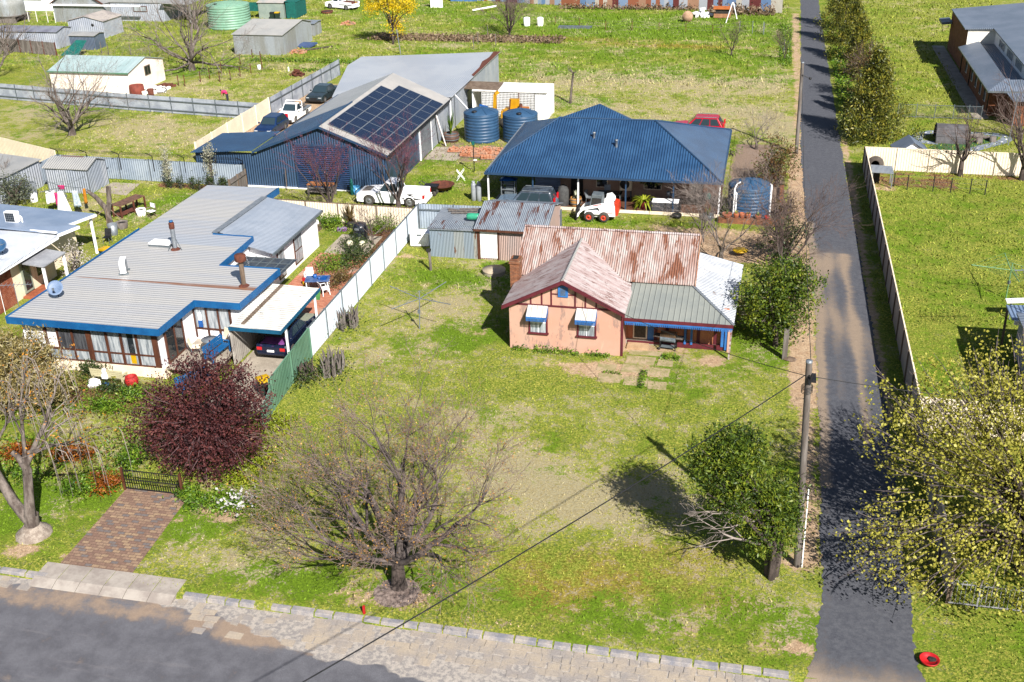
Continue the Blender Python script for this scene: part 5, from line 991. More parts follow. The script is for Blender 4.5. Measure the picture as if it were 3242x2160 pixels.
b=at(1196+.0,173) if 0 else at(800+1380/2.9425,512/2.9425)
q=T('steel_pole','thin steel pole with rusted top behind the silver shed','pole',tuple(b));P('shaft',MB().tube([(0,0,0),(-.35,.1,3.0)],.06,8),M['steel'],q);P('tip',MB().tube([(-.35,.1,3.0),(-.42,.12,3.6)],.055,8),M['rustmetal'],q)
b=at(700+1955/2.9425,800+165/2.9425);q=T('tap_post','short weathered post with a dark cap on the pink house lawn','post',tuple(b));P('shaft',MB().tube([(0,0,0),(-.05,0,1.35)],.09,8),M['woodgrey'],q);P('cap',MB().box(-.2,.05,-.12,.12,1.3,1.45),M['dark'],q)
b=at(2200+640/2.259,700+985/2.259);q=T('gate_post','square grey timber post under the round evergreen tree','post',tuple(b));P('shaft',MB().box(-.13,.13,-.13,.13,0,1.7),M['woodgrey'],q);P('root_rubble',MB().blob((.3,-.1,.05),.35,.25,.12,R),M['wood'],q)
STUMP=[]
# ================================================================= YARD THINGS
def zz(reg,x,y,z=0):
    o={'A1':(0,0,2.9425),'A2':(800,0,2.9425),'A3':(1600,0,2.9425),'A4':(2400,0,2.796),'B1':(0,400,2.9425),'B2':(800,400,2.9425),'B3':(1500,400,2.9425),'B4':(2200,400,2.9425),'C1':(0,800,2.9425),'C2':(700,800,2.9425),'C4':(2200,700,2.259),'D1':(0,1100,2.614),'E4':(2400,1600,2.796),'F1':(0,600,3.92),'F4':(600,0,5.885),'F7':(2840,380,3.346),'F5':(980,0,2.1016),'F9':(1440,320,7.847)}[reg]
    return tuple(at(o[0]+x/o[2],o[1]+y/o[2],z))
def hoist(label,loc,h,arm,rz,m,lines=4,tilt=0.0,drop=.25):
    q=T('clothes_hoist',label,'clothes hoist',loc,rz)
    P('mast',MB().tube([(0,0,0),(tilt*.5,0,h*.5),(tilt,0,h)],.035,8),m,q);P('crank',MB().box(-.06,.1,-.06,.06,h*.42,h*.5),M['grey'],q)
    tips=[]
    for k in range(4):
        a=k*pi/2+pi/4;tip=Vector((tilt+arm*cos(a),arm*sin(a),h-drop));tips.append(tip)
        P('arm',MB().tube([(tilt,0,h*.8),tip],.028,5).tube([(tilt,0,h),Vector((tilt,0,h*.8))*.45+tip*.55],.01,4),m,q)
    if lines:
        w=MB();hub=Vector((tilt,0,h*.8))
        for j in range(lines):
            t=1-j*.17;pp=[hub+(p-hub)*t for p in tips]
            for k in range(4): w.tube([pp[k],pp[(k+1)%4]],.006,3)
        P('line',w,M['grey'] if m is not M['green_enamel'] else m,q)
    return q
M['green_enamel']=mat('green_enamel',pc(140,190,140),pc(120,172,120),3,rough=.5)
hoist('bare old rotary clothes hoist on the pink house lawn',zz('C2',1850,710),2.35,2.3,.35,M['steel'],0,.12)
hoist('green rotary clothes hoist with strung lines on the right hand lawn',(14.7,64.3,0),2.25,2.2,.8,M['green_enamel'],5)
hq=hoist('rotary clothes hoist hung with washing in the left back yard',(-51,70.4,0),2.2,2.1,.5,M['steel'],3)
q=T('clothes_hoist','folded dark clothes hoist pole with green top by the brick stacks','clothes hoist',zz('B2',2065,430));P('mast',MB().tube([(0,0,0),(0,0,2.3)],.04,8),M['black'],q);P('hub',MB().box(-.1,.1,-.1,.1,2.3,2.55),M['teal'],q);P('crank',MB().box(-.03,.25,-.04,.04,1.0,1.08),M['white'],q)
for k in range(4): a=k*pi/2+.4;P('arm',MB().tube([(0,0,2.3),(.9*cos(a),.9*sin(a),2.25)],.015,4),M['black'],q)
def cloth(label,cat,loc,rz,w0,w1,h,m,name='washing'):
    nx,ny=7,8;vs=[]
    for j in range(ny):
        for i in range(nx):
            u=i/(nx-1)-.5;v=j/(ny-1);vs.append((u*(w0+(w1-w0)*v),.05*sin(i*2.1+v*3)+.08*v,-h*v))
    fs=[(j*nx+i,j*nx+i+1,(j+1)*nx+i+1,(j+1)*nx+i) for j in range(ny-1) for i in range(nx-1)]
    o=One(name,label,cat,MB().add(vs,fs,True),m,loc,rz);sd_=o.modifiers.new('thick','SOLIDIFY');sd_.thickness=.015;return o
hz=lambda x,y,z:zz('B1',x,y,z)
cloth('long white dress hanging on the left yard clothes hoist','dress',hz(560,610,1.9),.4,.35,1.1,1.75,M['white'],'dress')
cloth('bright pink garment hanging beside the white dress','garment',hz(520,620,1.8),.3,.3,.35,1.0,M['pinkp'],'shirt')
cloth('small magenta garment at the top of the hoist','garment',hz(565,550,1.95),.3,.5,.4,.35,M['pinkp'],'shirt')
cloth('pale blue patterned dress on the right of the hoist','dress',hz(690,600,1.9),.2,.4,.6,1.3,mat('pale_blue_print',pc(190,215,240),pc(240,244,248),7,rough=.8),'dress')
cloth('orange garment hanging alone right of the hoist','garment',hz(780,580,1.8),.9,.2,.25,1.2,mat('orange_cloth',pc(225,150,30),pc(205,130,20),3,rough=.8),'shirt')
cloth('white and black garment at the left of the hoist','garment',hz(465,600,1.75),1.0,.7,.8,1.0,M['white'],'shirt')
# water tanks
def tank(label,loc,r,h,rot=0,m=None,cone=.45,ribs=9):
    m=m or M['tankblue'];q=T('water_tank',label,'water tank',loc,rot);pf=[(r*.97,0)];n=ribs
    for k in range(n):
        z=h*(k+.1)/n;pf+=[(r*.985,z),(r,z+.04),(r,z+h/n*.72),(r*.985,z+h/n*.8)]
    pf+=[(r*1.01,h),(r*.99,h+.05),(r*.12,h+cone),(0,h+cone+.02)];P('body',MB().lathe((0,0,0),pf,48),m,q)
    w=MB()
    for k in range(8):
        a=2*pi*k/8+.2;w.bar((r*.12*cos(a),r*.12*sin(a),h+cone),(r*.93*cos(a),r*.93*sin(a),h+.09),.1,.06)
    P('lid_rib',w,m,q);P('inlet',MB().lathe((-.45*r,-.45*r,h+cone*.4),[(.0,0),(.22,0),(.24,.1),(.2,.14),(0,.12)],16),M['black'],q)
    return q
t3=tank('squat blue grey water tank by the lane with white overflow pipes',(-.58,76.75,.0),1.48,2.25)
P('pipe',MB().tube([(-1.0,-1.35,0),(-1.0,-1.35,2.35),(-.85,-1.1,2.62),(-.66,-.75,2.62)],.06,8),M['white'],t3);P('pipe',MB().tube([(-.86,-1.36,0),(-.86,-1.36,2.05),(-.98,-1.34,2.1)],.05,8),M['white'],t3);P('pipe',MB().tube([(1.5,-.2,.0),(1.5,-.2,2.35),(1.4,-.15,2.4)],.06,8),M['white'],t3)
tank('left one of two tall blue grey water tanks by the workshop',(-24.3,93.3,0),1.55,2.45,.4)
tank('right one of two tall blue grey water tanks, half hidden by the homestead roof',(-20.85,93.6,0),1.55,2.35,.9)
tank('big pale green water tank among bare trees at the far left',(-72.6,143.5,0),2.9,3.0,.2,mat('pale_green_tank',pc(158,206,180),pc(144,192,166),1.2,rough=.5,fine=.06))
q=T('water_tank','old galvanised tank on a timber stand in the far left corner','water tank',tuple(at(95/5.885*1.0+20,395/5.885)));P('body',MB().lathe((0,0,1.0),[(2.2,0),(2.25,1.2),(2.2,2.4),(0,2.5)],28),M['galvold'],q);P('lid',MB().lathe((0,0,3.5),[(2.25,0),(2.0,.1),(0,.25)],28),M['rustroof'],q)
P('stand',MB().box(-2,2,-1.8,-1.6,0,1).box(-2,2,1.5,1.7,0,1).box(-2.2,2.2,-2,2,.9,1.0),M['woodgrey'],q)
# caged white container and yellow tractor loader
q=T('shipping_cage','white container with lattice front beside the blue water tanks','container',(-22.5,102.2,0),world=True)
P('frame',MB().box(-27.0,-19.7,103.4,103.55,0,2.6).box(-20.9,-19.75,100.4,103.4,0,2.6).box(-27,-26.9,100.5,103.4,0,2.6),M['white'],q);P('roof',MB().box(-26.9,-19.7,100.2,103.6,2.6,2.72),M['white_old'],q)
w=MB()
for k in range(38): w.box(-26.0+k*.135,-25.97+k*.135,100.24,100.26,.2,2.5)
for k in range(15): w.box(-26.0,-20.95,100.255,100.275,.2+k*.16,.23+k*.16)
P('lattice',w,M['white'],q)
for x in(-24.6,-22.4): P('rust_post',MB().box(x-.05,x+.05,100.2,100.3,0,2.6),M['rustmetal'],q)
P('awning',MB().slab([(-28.2,100.6,2.75),(-24.4,100.2,2.8),(-24.4,102.6,2.95),(-28.2,103,2.9)],.06),M['wood'],q)
q=T('yellow_loader','yellow tractor loader parked before the white container','loader',(-23.0,97.8,0));yl=mat('machinery_yellow',pc(238,178,30),pc(220,160,24),2,rough=.45)
P('boom',MB().bar((-1.1,-.5,.3),(-.95,-.6,3.1),.28,.3).bar((-.95,-.6,3.1),(-.7,-.4,3.3),.25,.25),yl,q);P('body',MB().box(-.5,1.3,-.4,.5,.7,1.5).box(-.2,.8,-.45,.55,1.5,1.7).box(.2,1.1,.1,.5,1.7,2.5),yl,q)
P('cab_post',MB().bar((.3,-.4,1.5),(.4,-.35,2.6),.1),M['rustmetal'],q);P('lift_link',MB().bar((1.2,-.4,1.4),(1.4,-.3,2.2),.25),M['rustmetal'],q);P('bucket',MB().box(1.3,2.0,-.5,.5,1.0,1.8),mat('orange_bucket',pc(226,140,40),pc(206,120,30),2,rough=.5),q)
for x in(-.1,1.1):
    for y in(-.62,.62): P('wheel',MB().lathe((x,y,.5),[(.1,-.14),(.48,-.14),(.5,0),(.48,.14),(.1,.14)],18,True,'y'),M['rubber'],q)
One('blue_board','bright blue sheet standing between the tanks and the container','sheet',MB().ext([(-.5,0,0),(.35,0,0),(.6,.3,1.3),(-.2,.3,1.5)],(0,.04,0)),M['bluep'],(-25.0,97.0,1.6) if 0 else (-24.9,95.6,1.0))
# brick stacks
def bricks(label,loc,w,d,h,rz,n,m=None):
    rg=random.Random(int(abs(loc[0]*100)));q=T('brick_stack',label,'bricks',loc,rz);P('pallet',MB().box(-w/2-.05,w/2+.05,-d/2-.05,d/2+.05,0,.1),M['wood'],q);b=MB()
    nx,ny,nz=int(w/.24),int(d/.12),max(1,int(h/.08))
    for k in range(nz):
        for i in range(nx):
            for j in range(ny):
                if k==nz-1 and rg.random()<.35: continue
                if k<nz-1 and 0<i<nx-1 and 0<j<ny-1: continue
                x=-w/2+.12+i*.24+rg.uniform(-.02,.02);y=-d/2+.06+j*.12+rg.uniform(-.012,.012);z=.1+k*.08
                b.bar((x-.11,y,z+.04+rg.uniform(0,.01)),(x+.11,y+rg.uniform(-.02,.02),z+.04),.1,.075)
    for k in range(n):
        x,y=rg.uniform(-w*.5,w*.5),rg.uniform(-d*.5,d*.5);a=rg.uniform(0,pi);b.bar((x-.11*cos(a),y-.11*sin(a),.1+nz*.08+.05),(x+.11*cos(a),y+.11*sin(a),.1+nz*.08+.08),.1,.07)
    P('bricks',b,leafbrick,q)
leafbrick=leafmat('loose_brick_colours',[pc(200,120,84),pc(226,150,112),pc(232,178,146),pc(190,150,130)],rough=.9,trans=0)
bricks('low brick stack nearest the workshop apron',zz('B2',1925,235),1.9,1.1,.22,.05,14)
bricks('middle brick stack with loose bricks on top',zz('B2',2075,265),2.2,2.0,.34,-.05,40)
bricks('brick stack nearest the homestead roof',zz('B2',2230,280),1.6,2.2,.36,.1,36)
def heap(name,label,cat,loc,n,r,h,size,m,seed=1):
    rg=random.Random(seed);b=MB()
    for k in range(n):
        a=rg.uniform(0,2*pi);rr=r*math.sqrt(rg.random());z=h*(1-rr/r)*rg.random()+size*.3;t=rg.uniform(0,pi)
        b.bar((rr*cos(a)-size*cos(t),rr*sin(a)-size*sin(t),z),(rr*cos(a)+size*cos(t),rr*sin(a)+size*sin(t),z+rg.uniform(-.08,.08)),size*.9,size*.7)
    return One(name,label,cat,b,m,loc)
heap('brick_heap','tumbled heap of bricks against the flat grey roofed shed','bricks',zz('A2',420,490),70,1.1,.7,.13,leafbrick,3)
One('tarp','folded blue sheet lying by the flat grey roofed shed','sheet',MB().slab([(-1.2,-.6,.25),(.7,-.8,.2),(1.3,.6,.5),(-.6,.7,.5)],.18),mat('faded_blue_tarp',pc(80,104,150),pc(66,90,136),2,rough=.7),zz('A2',500,440))
One('log','long dark pole lying in the grass by the flat grey roofed shed','log',MB().tube([(-1.8,-1.6,.1),(1.8,2.2,.1)],.1,7),M['trunkdark'],zz('A2',555,470))
# retaining brick wall, pots
q=One('brick_wall','low brick garden wall in front of the squat water tank','wall',MB().box(-2.55,1.9,74.7,75.0,0,.42).box(1.6,1.9,75.0,83,0,.3),M['brickold'],(0,75,0),world=True)
for i,(x,w,hh,lab,sd2) in enumerate(((-2.0,.34,.3,'wide orange terracotta bowl, leftmost on the brick garden wall',1),(-1.35,.2,.34,'terracotta pot with yellow flowers on the brick garden wall',2),(-.95,.19,.36,'plain terracotta pot between two flower pots on the brick garden wall',3),(-.55,.2,.36,'terracotta pot below the white tank pipes',4),(.15,.24,.28,'brown pot with a spike on the brick garden wall',5),(.75,.2,.24,'red bowl on the right of the brick garden wall',6))):
    pot('flower_pot',lab,'flower pot',(x,74.85,.42),w,hh,M['redp'] if i==5 else M['terracotta'],fronds(22,.25,hh*.8,.6,M['leaf_yellow'] if i in(1,3) else M['leaf_green'],.03,1.2,sd2) if i not in(2,5) else None)
pot('potted_plant','leafy plant in a dark pot between the deck and the squat tank','potted plant',(-2.1,76.2,0),.25,.35,M['black'],fronds(40,.7,.3,.5,M['leaf_green'],.06,1.2,14))
# around the ute
def gas(label,loc,h,r,m,grp=None):
    q=T('gas_bottle',label,'gas bottle',loc,0,grp);P('cylinder',MB().lathe((0,0,0),[(r*.8,0),(r,.06),(r,h*.78),(r*.8,h*.88),(r*.3,h*.93),(0,h*.94)],16),m,q);P('valve',MB().lathe((0,0,h*.93),[(.03,0),(.04,.1),(0,.12)],8),M['grey'],q);P('collar',MB().lathe((0,0,h*.9),[(r*.6,0),(r*.6,h*.1),(r*.55,h*.1),(r*.55,0)],12),m,q)
gm=mat('silver_grey_cylinder',pc(190,196,204),pc(166,172,182),2,rough=.45)
for (x,y),lb in(((1010,585),'left'),((1070,590),'right')): gas('tall silver gas bottle by the roller door wall, %s one of the two'%lb,zz('B2',x,y),1.45,.2,gm,'gas bottles by the workshop')
for (x,y),lb in(((2062,690),'left'),((2110,695),'right')): gas('tall grey gas bottle standing on the lawn by the deck, %s one of the two'%lb,zz('B2',x,y),1.5,.2,gm,'gas bottles by the deck')
gas('slim teal gas cylinder beside the roller door',zz('B2',928,640),1.3,.13,M['teal'])
One('blue_tub','open bright blue tub against the workshop wall','tub',MB().lathe((0,0,0),[(.3,0),(.36,.6),(.33,.6),(.28,.05),(0,.05)],18),mat('light_blue_plastic',pc(90,180,235),pc(80,165,220),3,rough=.4),zz('B2',965,630))
q=T('workbench','rusty topped grey workbench in front of the roller door','workbench',zz('B2',650,640),-.04);P('bench_top',MB().box(-1.05,1.05,-.4,.4,.86,.92),mat('rusty_bench_top',pc(214,140,84),pc(180,110,66),3,rough=.8),q);P('shelf',MB().box(-1,1,-.36,.36,.3,.34),M['woodgrey'],q)
for x in(-.98,.98):
    for y in(-.34,.34): P('leg',MB().box(x-.06,x+.06,y-.06,y+.06,0,.86),M['woodgrey'],q)
P('rail',MB().box(-1,1,-.4,-.36,.6,.72),M['woodgrey'],q)
q=T('fire_pit','wide rusty iron fire bowl on the lawn by the ute','fire pit',zz('B2',1765,600));P('bowl',MB().lathe((0,0,0),[(.25,.12),(.7,.22),(.95,.5),(1.0,.52),(.9,.46),(.5,.3),(0,.28)],28),M['rustmetal'],q);P('base',MB().lathe((0,0,0),[(.5,0),(.5,.2),(0,.2)],16),M['black'],q)
q=T('wheeled_cart','black wheelbarrow behind the tailgate of the white ute','wheelbarrow',zz('B2',1670,640));P('tray',MB().add([(-.4,-.3,.45),(.4,-.3,.45),(.4,.3,.45),(-.4,.3,.45),(-.55,-.42,.8),(.55,-.42,.8),(.55,.42,.8),(-.55,.42,.8)],[(0,3,2,1),(0,1,5,4),(1,2,6,5),(2,3,7,6),(3,0,4,7)]).box(-.5,.5,-.38,.38,.74,.76),M['black'],q)
for y in(-.3,.3): P('wheel',MB().lathe((.25,y,.2),[(.05,-.05),(.2,-.05),(.2,.05),(.05,.05)],14,True,'y'),M['rubber'],q)
P('handle',MB().tube([(-.5,.3,.75),(-.9,.3,1.0)],.03,6).tube([(-.5,-.3,.75),(-.9,-.3,1.0)],.03,6).tube([(-.9,-.3,1.0),(-.9,.3,1.0)],.03,6),M['black'],q)
q=T('folding_frame','white folding chair frame standing on the back lawn','chair frame',zz('B2',1935,500),.3)
for y in(-.25,.25): P('leg',MB().tube([(-.3,y,0),(.3,y,.85)],.025,6).tube([(.35,y,0),(-.25,y,.8)],.025,6),M['white'],q)
P('crossbar',MB().tube([(.3,-.25,.85),(.3,.25,.85)],.025,6).tube([(-.25,-.25,.8),(-.25,.25,.8)],.025,6),M['white'],q)
pot('tree_tub','wide brown tub with a small tree by the workshop wall','planter',zz('B2',1850,140),.75,.75,mat('brown_tub',pc(120,88,74),pc(96,70,60),3,rough=.7),fronds(40,1.2,.7,.35,M['leaf_green'],.05,1.5,21),'tub')
for i,(x,l,m_) in enumerate(((1665,2.6,'rustmetal'),(1690,2.8,'white_old'),(1740,2.5,'rustmetal'))):
    x0_,y0_,_=zz('B2',x,180);One('leaning_sheet',['rust brown sheet leaning on the workshop wall beside the door','white plank leaning between two rusty sheets','rusty sheet leaning out from the workshop wall'][i],'sheet',MB().ext([(0,-.12,0),(0,.12,0),(-.75,.12,l),(-.75,-.12,l)],(.03,0,0)),M[m_],(max(x0_,-26.95),y0_,0))
One('pole_stick','thin wooden stake standing by the navy workshop wall','stake',MB().tube([(0,0,0),(.05,0,1.7)],.035,6),M['wood'],zz('B2',320,595))
# left yard things
q=T('rusty_bench_frame','rusty welded workbench frame in the left back yard','bench',(-45.8,70.4,0),1.35)
P('bench_top',MB().box(-1.3,1.3,-.45,.45,.9,.97),mat('brown_rusty_top',pc(142,104,84),pc(110,80,66),2,rough=.8),q)
for x in(-1.25,.1,1.25):
    for y in(-.4,.4): P('leg',MB().box(x-.05,x+.05,y-.05,y+.05,0,.9),M['rustmetal'],q)
P('lower_shelf',MB().box(-1.25,.6,-.4,.4,.16,.2),M['rustmetal'],q)
q=T('tree_stump','dead forked tree stump with two bare arms in the left yard','tree stump',(-46.1,68.1,0));P('trunk',MB().tube([(0,0,0),(-.15,.1,1.0),(-.75,.0,1.9),(-1.3,-.1,2.4)],[.22,.2,.16,.13],9).tube([(-.05,.05,.6),(.15,.2,1.6),(.3,.2,2.7)],[.16,.18,.17],9),M['trunk'],q)
for dx,dy in((1.1,.2),(.35,-1.0),(-1.3,-.9)): P('prop',MB().tube([(dx,dy,0),(-.1,.1,1.2)],.035,6),M['wood'],q)
q=T('director_chair','white canvas folding chair beside the flat roofed house','chair',(-43.6,69.7,0),-.4);P('seat',MB().box(-.28,.28,-.24,.24,.45,.48),M['white'],q);P('backrest',MB().box(-.3,.3,.22,.25,.68,1.0),M['white'],q)
for y in(-.22,.22): P('leg',MB().bar((-.28,y,0),(.28,y,.46),.035).bar((.28,y,0),(-.28,y,.46),.035),M['wood'],q)
for x in(-.29,.29): P('armrest',MB().box(x-.03,x+.03,-.24,.26,.66,.69).box(x-.02,x+.02,.2,.24,.45,1.0),M['wood'],q)
metal_chair('black slatted chair on the left yard path',zz('F1',1340,665),.15,None,M['black'])
def bucket(label,loc,r,h,m,name='bucket',fill=None):
    q=T(name,label,'bucket',loc);P('pail',MB().lathe((0,0,0),[(r*.8,0),(r,h),(r*.93,h),(r*.75,.05),(0,.05)],16),m,q);P('contents',MB().lathe((0,0,h*.75),[(0,0.0),(r*.88,0),(r*.5,.06),(0,.08)],12),fill or M['dark'],q)
    return q
bucket('pale grey drum beside the black slatted chair',zz('F1',1415,560),.35,.8,M['steel'],'drum');bucket('dark timber tub with sticks beside the pale grey drum',zz('F1',1525,480),.42,.5,M['woodgrey'],'tub')
bucket('white crate beside the director chair',zz('B1',1320,830),.38,.5,M['white_old'],'tub')
One('white_drum','white plastic drum near the oleander bush','drum',MB().lathe((0,0,0),[(.28,0),(.3,.6),(.2,.65),(0,.66)],14),M['white'],zz('B1',320,700));One('water_trough','leaning pale grey panel behind the oleander bush','panel',MB().ext([(-.8,0,0),(.8,0,0),(.6,.5,1.3),(-.9,.5,1.3)],(0,.05,0)),M['steel'],zz('B1',265,680))
def bin_(label,loc,rz,lid,body=None,grp=None):
    q=T('wheelie_bin',label,'bin',loc,rz,grp);P('body',MB().add([(-.22,-.26,.05),(.22,-.26,.05),(.22,.22,.05),(-.22,.22,.05),(-.29,-.34,.95),(.29,-.34,.95),(.29,.34,.95),(-.29,.34,.95)],[(0,3,2,1),(4,5,6,7),(0,1,5,4),(1,2,6,5),(2,3,7,6),(3,0,4,7)]),body or mat('dark_green_bin',pc(50,72,62),pc(44,64,56),2,rough=.5),q)
    P('lid',MB().ext([(-.31,-.38,.95),(-.31,.36,.95),(-.31,.34,1.06),(-.31,0,1.1),(-.31,-.36,1.0)],(.62,0,0)),lid,q)
    for x in(-.25,.25): P('wheel',MB().lathe((x,.3,.1),[(.02,-.03),(.1,-.03),(.1,.03),(.02,.03)],12,True,'x'),M['rubber'],q)
    P('handle',MB().box(-.25,.25,.36,.42,.93,.97),M['black'],q)
    return q
bin_('yellow lidded bin between the left neighbour and the flat roof',(-41.9,60.8,0),1.4,M['yellow']);bin_('yellow lidded bin behind the green fence',(-23.75,45.4,0),.8,M['yellow'])
bin_('green bin left of the yellow lidded bin at the far shed',zz('F4',1555,372),0,M['black']);bin_('yellow lidded bin at the far green shed',zz('F4',1648,368),0,M['yellow'])
# garden of the flat roofed house
q=T('garden_table','blue clothed table on the red brick paving','table',(-26.2,58.9,0),.25);P('table_top',MB().box(-.75,.75,-.5,.5,.7,.74),mat('blue_table_cloth',pc(110,140,190),pc(70,100,160),3,rough=.6),q,None,.01)
for x in(-.65,.65):
    for y in(-.4,.4): P('leg',MB().box(x-.03,x+.03,y-.03,y+.03,0,.7),M['white'],q)
One('plant_tray','green and blue clutter of pots on the garden table','pots',MB().lathe((-.2,.1,0),[(.1,0),(.14,.2),(0,.2)],10).lathe((.15,-.1,0),[(.08,0),(.1,.15),(0,.15)],10).box(.3,.6,-.2,.2,0,.12),M['bluep'],(-26.2,58.9,.745))
def plastic_chair(label,loc,rz):
    q=T('plastic_chair',label,'chair',loc,rz,'white plastic chairs');P('seat',MB().box(-.24,.24,-.22,.24,.4,.44),M['white'],q,None,.01);P('backrest',MB().ext([(-.25,.22,.44),(.25,.22,.44),(.22,.34,.88),(-.22,.34,.88)],(0,.035,0)),M['white'],q,None,.01)
    for x in(-.22,.22):
        for y in(-.2,.22): P('leg',MB().bar((x*1.12,y*1.12,0),(x,y,.41),.04),M['white'],q)
        P('armrest',MB().tube([(x*1.1,-.2,.42),(x*1.15,-.18,.64),(x*1.15,.25,.66)],.022,6),M['white'],q)
plastic_chair('white plastic chair on the near side of the garden table',(-25.5,58.2,0),2.4);plastic_chair('white plastic chair at the far side of the garden table',(-27.2,59.9,0),.2)
One('green_mat','small green mat leaning under the garden table','mat',MB().ext([(-.5,0,0),(.5,0,0),(.5,.3,.6),(-.5,.3,.6)],(0,.03,0)),mat('grass_green_plastic',pc(80,150,70),pc(70,136,60),3,rough=.7),(-26.0,57.3,0))
q=T('toy','small red and yellow toy on the red paving','toy',zz('C2',790,305));P('body',MB().box(-.15,.15,-.1,.1,0,.3),M['yellow'],q);P('top',MB().box(-.16,.0,-.11,.11,.3,.5),M['redp'],q)
q=T('kettle_barbecue','round barbecue under a black cover by the paved garden','barbecue',zz('B2',1010,1050));P('cover',MB().lathe((0,0,0),[(.45,0),(.5,.6),(.55,.9),(.4,1.15),(0,1.25)],16),mat('shiny_black_cover',pc(40,44,52),pc(70,78,90),3,rough=.3),q);P('badge',MB().box(-.2,.1,-.57,-.5,.8,.95),M['steel'],q)
for x,y,lb in((915,1190,'left'),(1030,1195,'right')): q=T('globe_lamp','white globe garden lamp in the fence bed, %s one of the two'%lb,'lamp',zz('B2',x,y),0,'globe garden lamps');P('globe',MB().ball((0,0,.75),.24,n=14),mat('cream_globe',pc(250,244,215),pc(245,238,205),3,rough=.4),q);P('stem',MB().tube([(0,0,0),(0,0,.6)],.04,8),M['black'],q)
pot('potted_shrub','shrub in a dark round pot by the cream rear fence','potted plant',zz('B2',915,935),.38,.45,M['dark'],fronds(60,1.0,.4,.5,M['leaf_brown'],.05,1.4,31))
One('soil_bag','purple and white bag of potting mix in the garden bed','bag',MB().box(-.35,.35,-.2,.2,0,.25),mat('purple_printed_bag',pc(190,170,210),pc(120,60,130),6,rough=.5),zz('B2',835,975),.2,bev=.06)
q=T('crate','small crate of white and orange things by the wing wall','crate',zz('B2',575,905,.5));P('box',MB().box(-.4,.4,-.25,.25,-.5,0),M['wood'],q);P('contents',MB().blob((0,0,.1),.35,.22,.2,R),M['white_old'],q)
# stumps by the fence
for i,(x,y,sc2) in enumerate(((1180,680,1.1),(1040,1110,1.1),(800,1160,.8))):
    rg=random.Random(40+i);st=MB();q=T('tree_stump',['splintered grey stump against the white fence','splintered grey stump against the green fence, nearer the lawn','ivy edged grey stump at the foot of the green fence'][i],'tree stump',zz('C2',x,y))
    for k in range(46):
        a=rg.uniform(0,6.28);r_=.5*math.sqrt(rg.random())*sc2;h=rg.uniform(.35,1.25)*sc2;st.tube([(r_*cos(a),r_*sin(a)*1.5,0),(r_*1.1*cos(a)+rg.uniform(-.06,.06),r_*1.6*sin(a),h*.6),(r_*1.2*cos(a)+rg.uniform(-.12,.12),r_*1.7*sin(a),h)],[.07*sc2,.055*sc2,.018*sc2],5)
    P('trunk',st,M['woodgrey'] if i<2 else M['trunkdark'],q);n_=[160,420,700][i];Pn=NR.normal(size=(n_,3))*np.array([.45,.7,.28])*sc2+np.array([.1,-.3,.3]);Pn[:,2]=np.abs(Pn[:,2])
    STUMP.append((q,Pn))
# porch of the flat roofed house
q=T('porch_table','small round glass table on the porch','table',(-28.3,48.7,.6));P('table_top',MB().lathe((0,0,.66),[(0,0),(.45,0),(.46,.03),(0,.03)],20),M['steel'],q);P('leg',MB().tube([(0,0,0),(0,0,.66)],.03,6).lathe((0,0,0),[(.25,0),(.22,.04),(0,.05)],12),M['black'],q)
metal_chair('black chair with pale cushion left of the porch table',(-28.9,48.2,.6),1.9,None,M['cream']);metal_chair('black chair with pale cushion right of the porch table',(-27.9,49.3,.6),-.6,None,M['cream'])
def slat_bench(label,loc,rz,L,m,name='bench'):
    q=T(name,label,'bench',loc,rz);w=MB()
    for k in range(4): w.box(-L/2,L/2,-.22+k*.12,-.13+k*.12,.42,.45)
    P('seat',w,m,q);w=MB()
    for k in range(4): w.box(-L/2,L/2,.26+k*.02,.29+k*.02,.5+k*.12,.6+k*.12)
    P('backrest',w,m,q)
    for x in(-L/2+.08,L/2-.08):
        P('leg',MB().box(x-.04,x+.04,-.22,-.14,0,.62).box(x-.04,x+.04,.22,.3,0,.9),m,q)
        P('armrest',MB().box(x-.05,x+.05,-.24,.3,.62,.66),m,q)
slat_bench('bright blue slatted bench on the edge of the porch',(-27.5,48.0,.6),1.45,1.8,M['brightblue']);slat_bench('blue slatted bench on the lower paving behind the purple tree',(-27.6,45.3,0),1.0,1.8,M['brightblue'])
slat_bench('cream slatted garden bench below the front windows',(-32.4,45.3,0),3.1,1.9,mat('cream_bench_paint',pc(240,232,190),pc(226,216,172),2,rough=.6))
One('white_ornament','white garden ornament leaning on the cream bench','ornament',MB().ball((0,0,.35),.16,.12,.25).box(-.15,.15,-.1,.1,0,.25),M['white'],(-32.5,45.0,.45))
One('flower_bunch','small yellow flower pot on the cream bench','flower pot',fronds(24,.2,.1,.8,M['leaf_yellow'],.04,.8,5),M['leaf_yellow'],(-32.0,45.0,.46))
o=One('red_basket','woven red basket chair beside the cream bench','basket',MB().lathe((0,0,0),[(.15,0),(.3,.2),(.36,.45),(.3,.7),(.25,.7),(.28,.42),(.22,.2),(0,.12)],18),mat('red_weave',pc(226,40,36),pc(150,30,28),12,rough=.7),(-31.0,45.0,0))
One('blue_pot','small bright blue pot in the garden by the cream bench','pot',MB().lathe((0,0,0),[(.13,0),(.2,.25),(.17,.25),(0,.2)],14),M['bluep'],zz('D1',885,335))
One('white_boulder','rounded white stone by the garden bench','stone',MB().blob((0,0,.2),.35,.28,.3,random.Random(5)),M['white_old'],zz('D1',785,330))
q=T('hanging_figure','white and blue wall ornament on the porch wall','ornament',(-29.35,49.88,1.5));P('body',MB().box(-.1,.1,-.05,0,.3,.65),M['white'],q);P('skirt',MB().box(-.12,.12,-.06,0,-.1,.3),M['bluep'],q);P('head',MB().ball((0,-.03,.72),.08),M['white'],q)
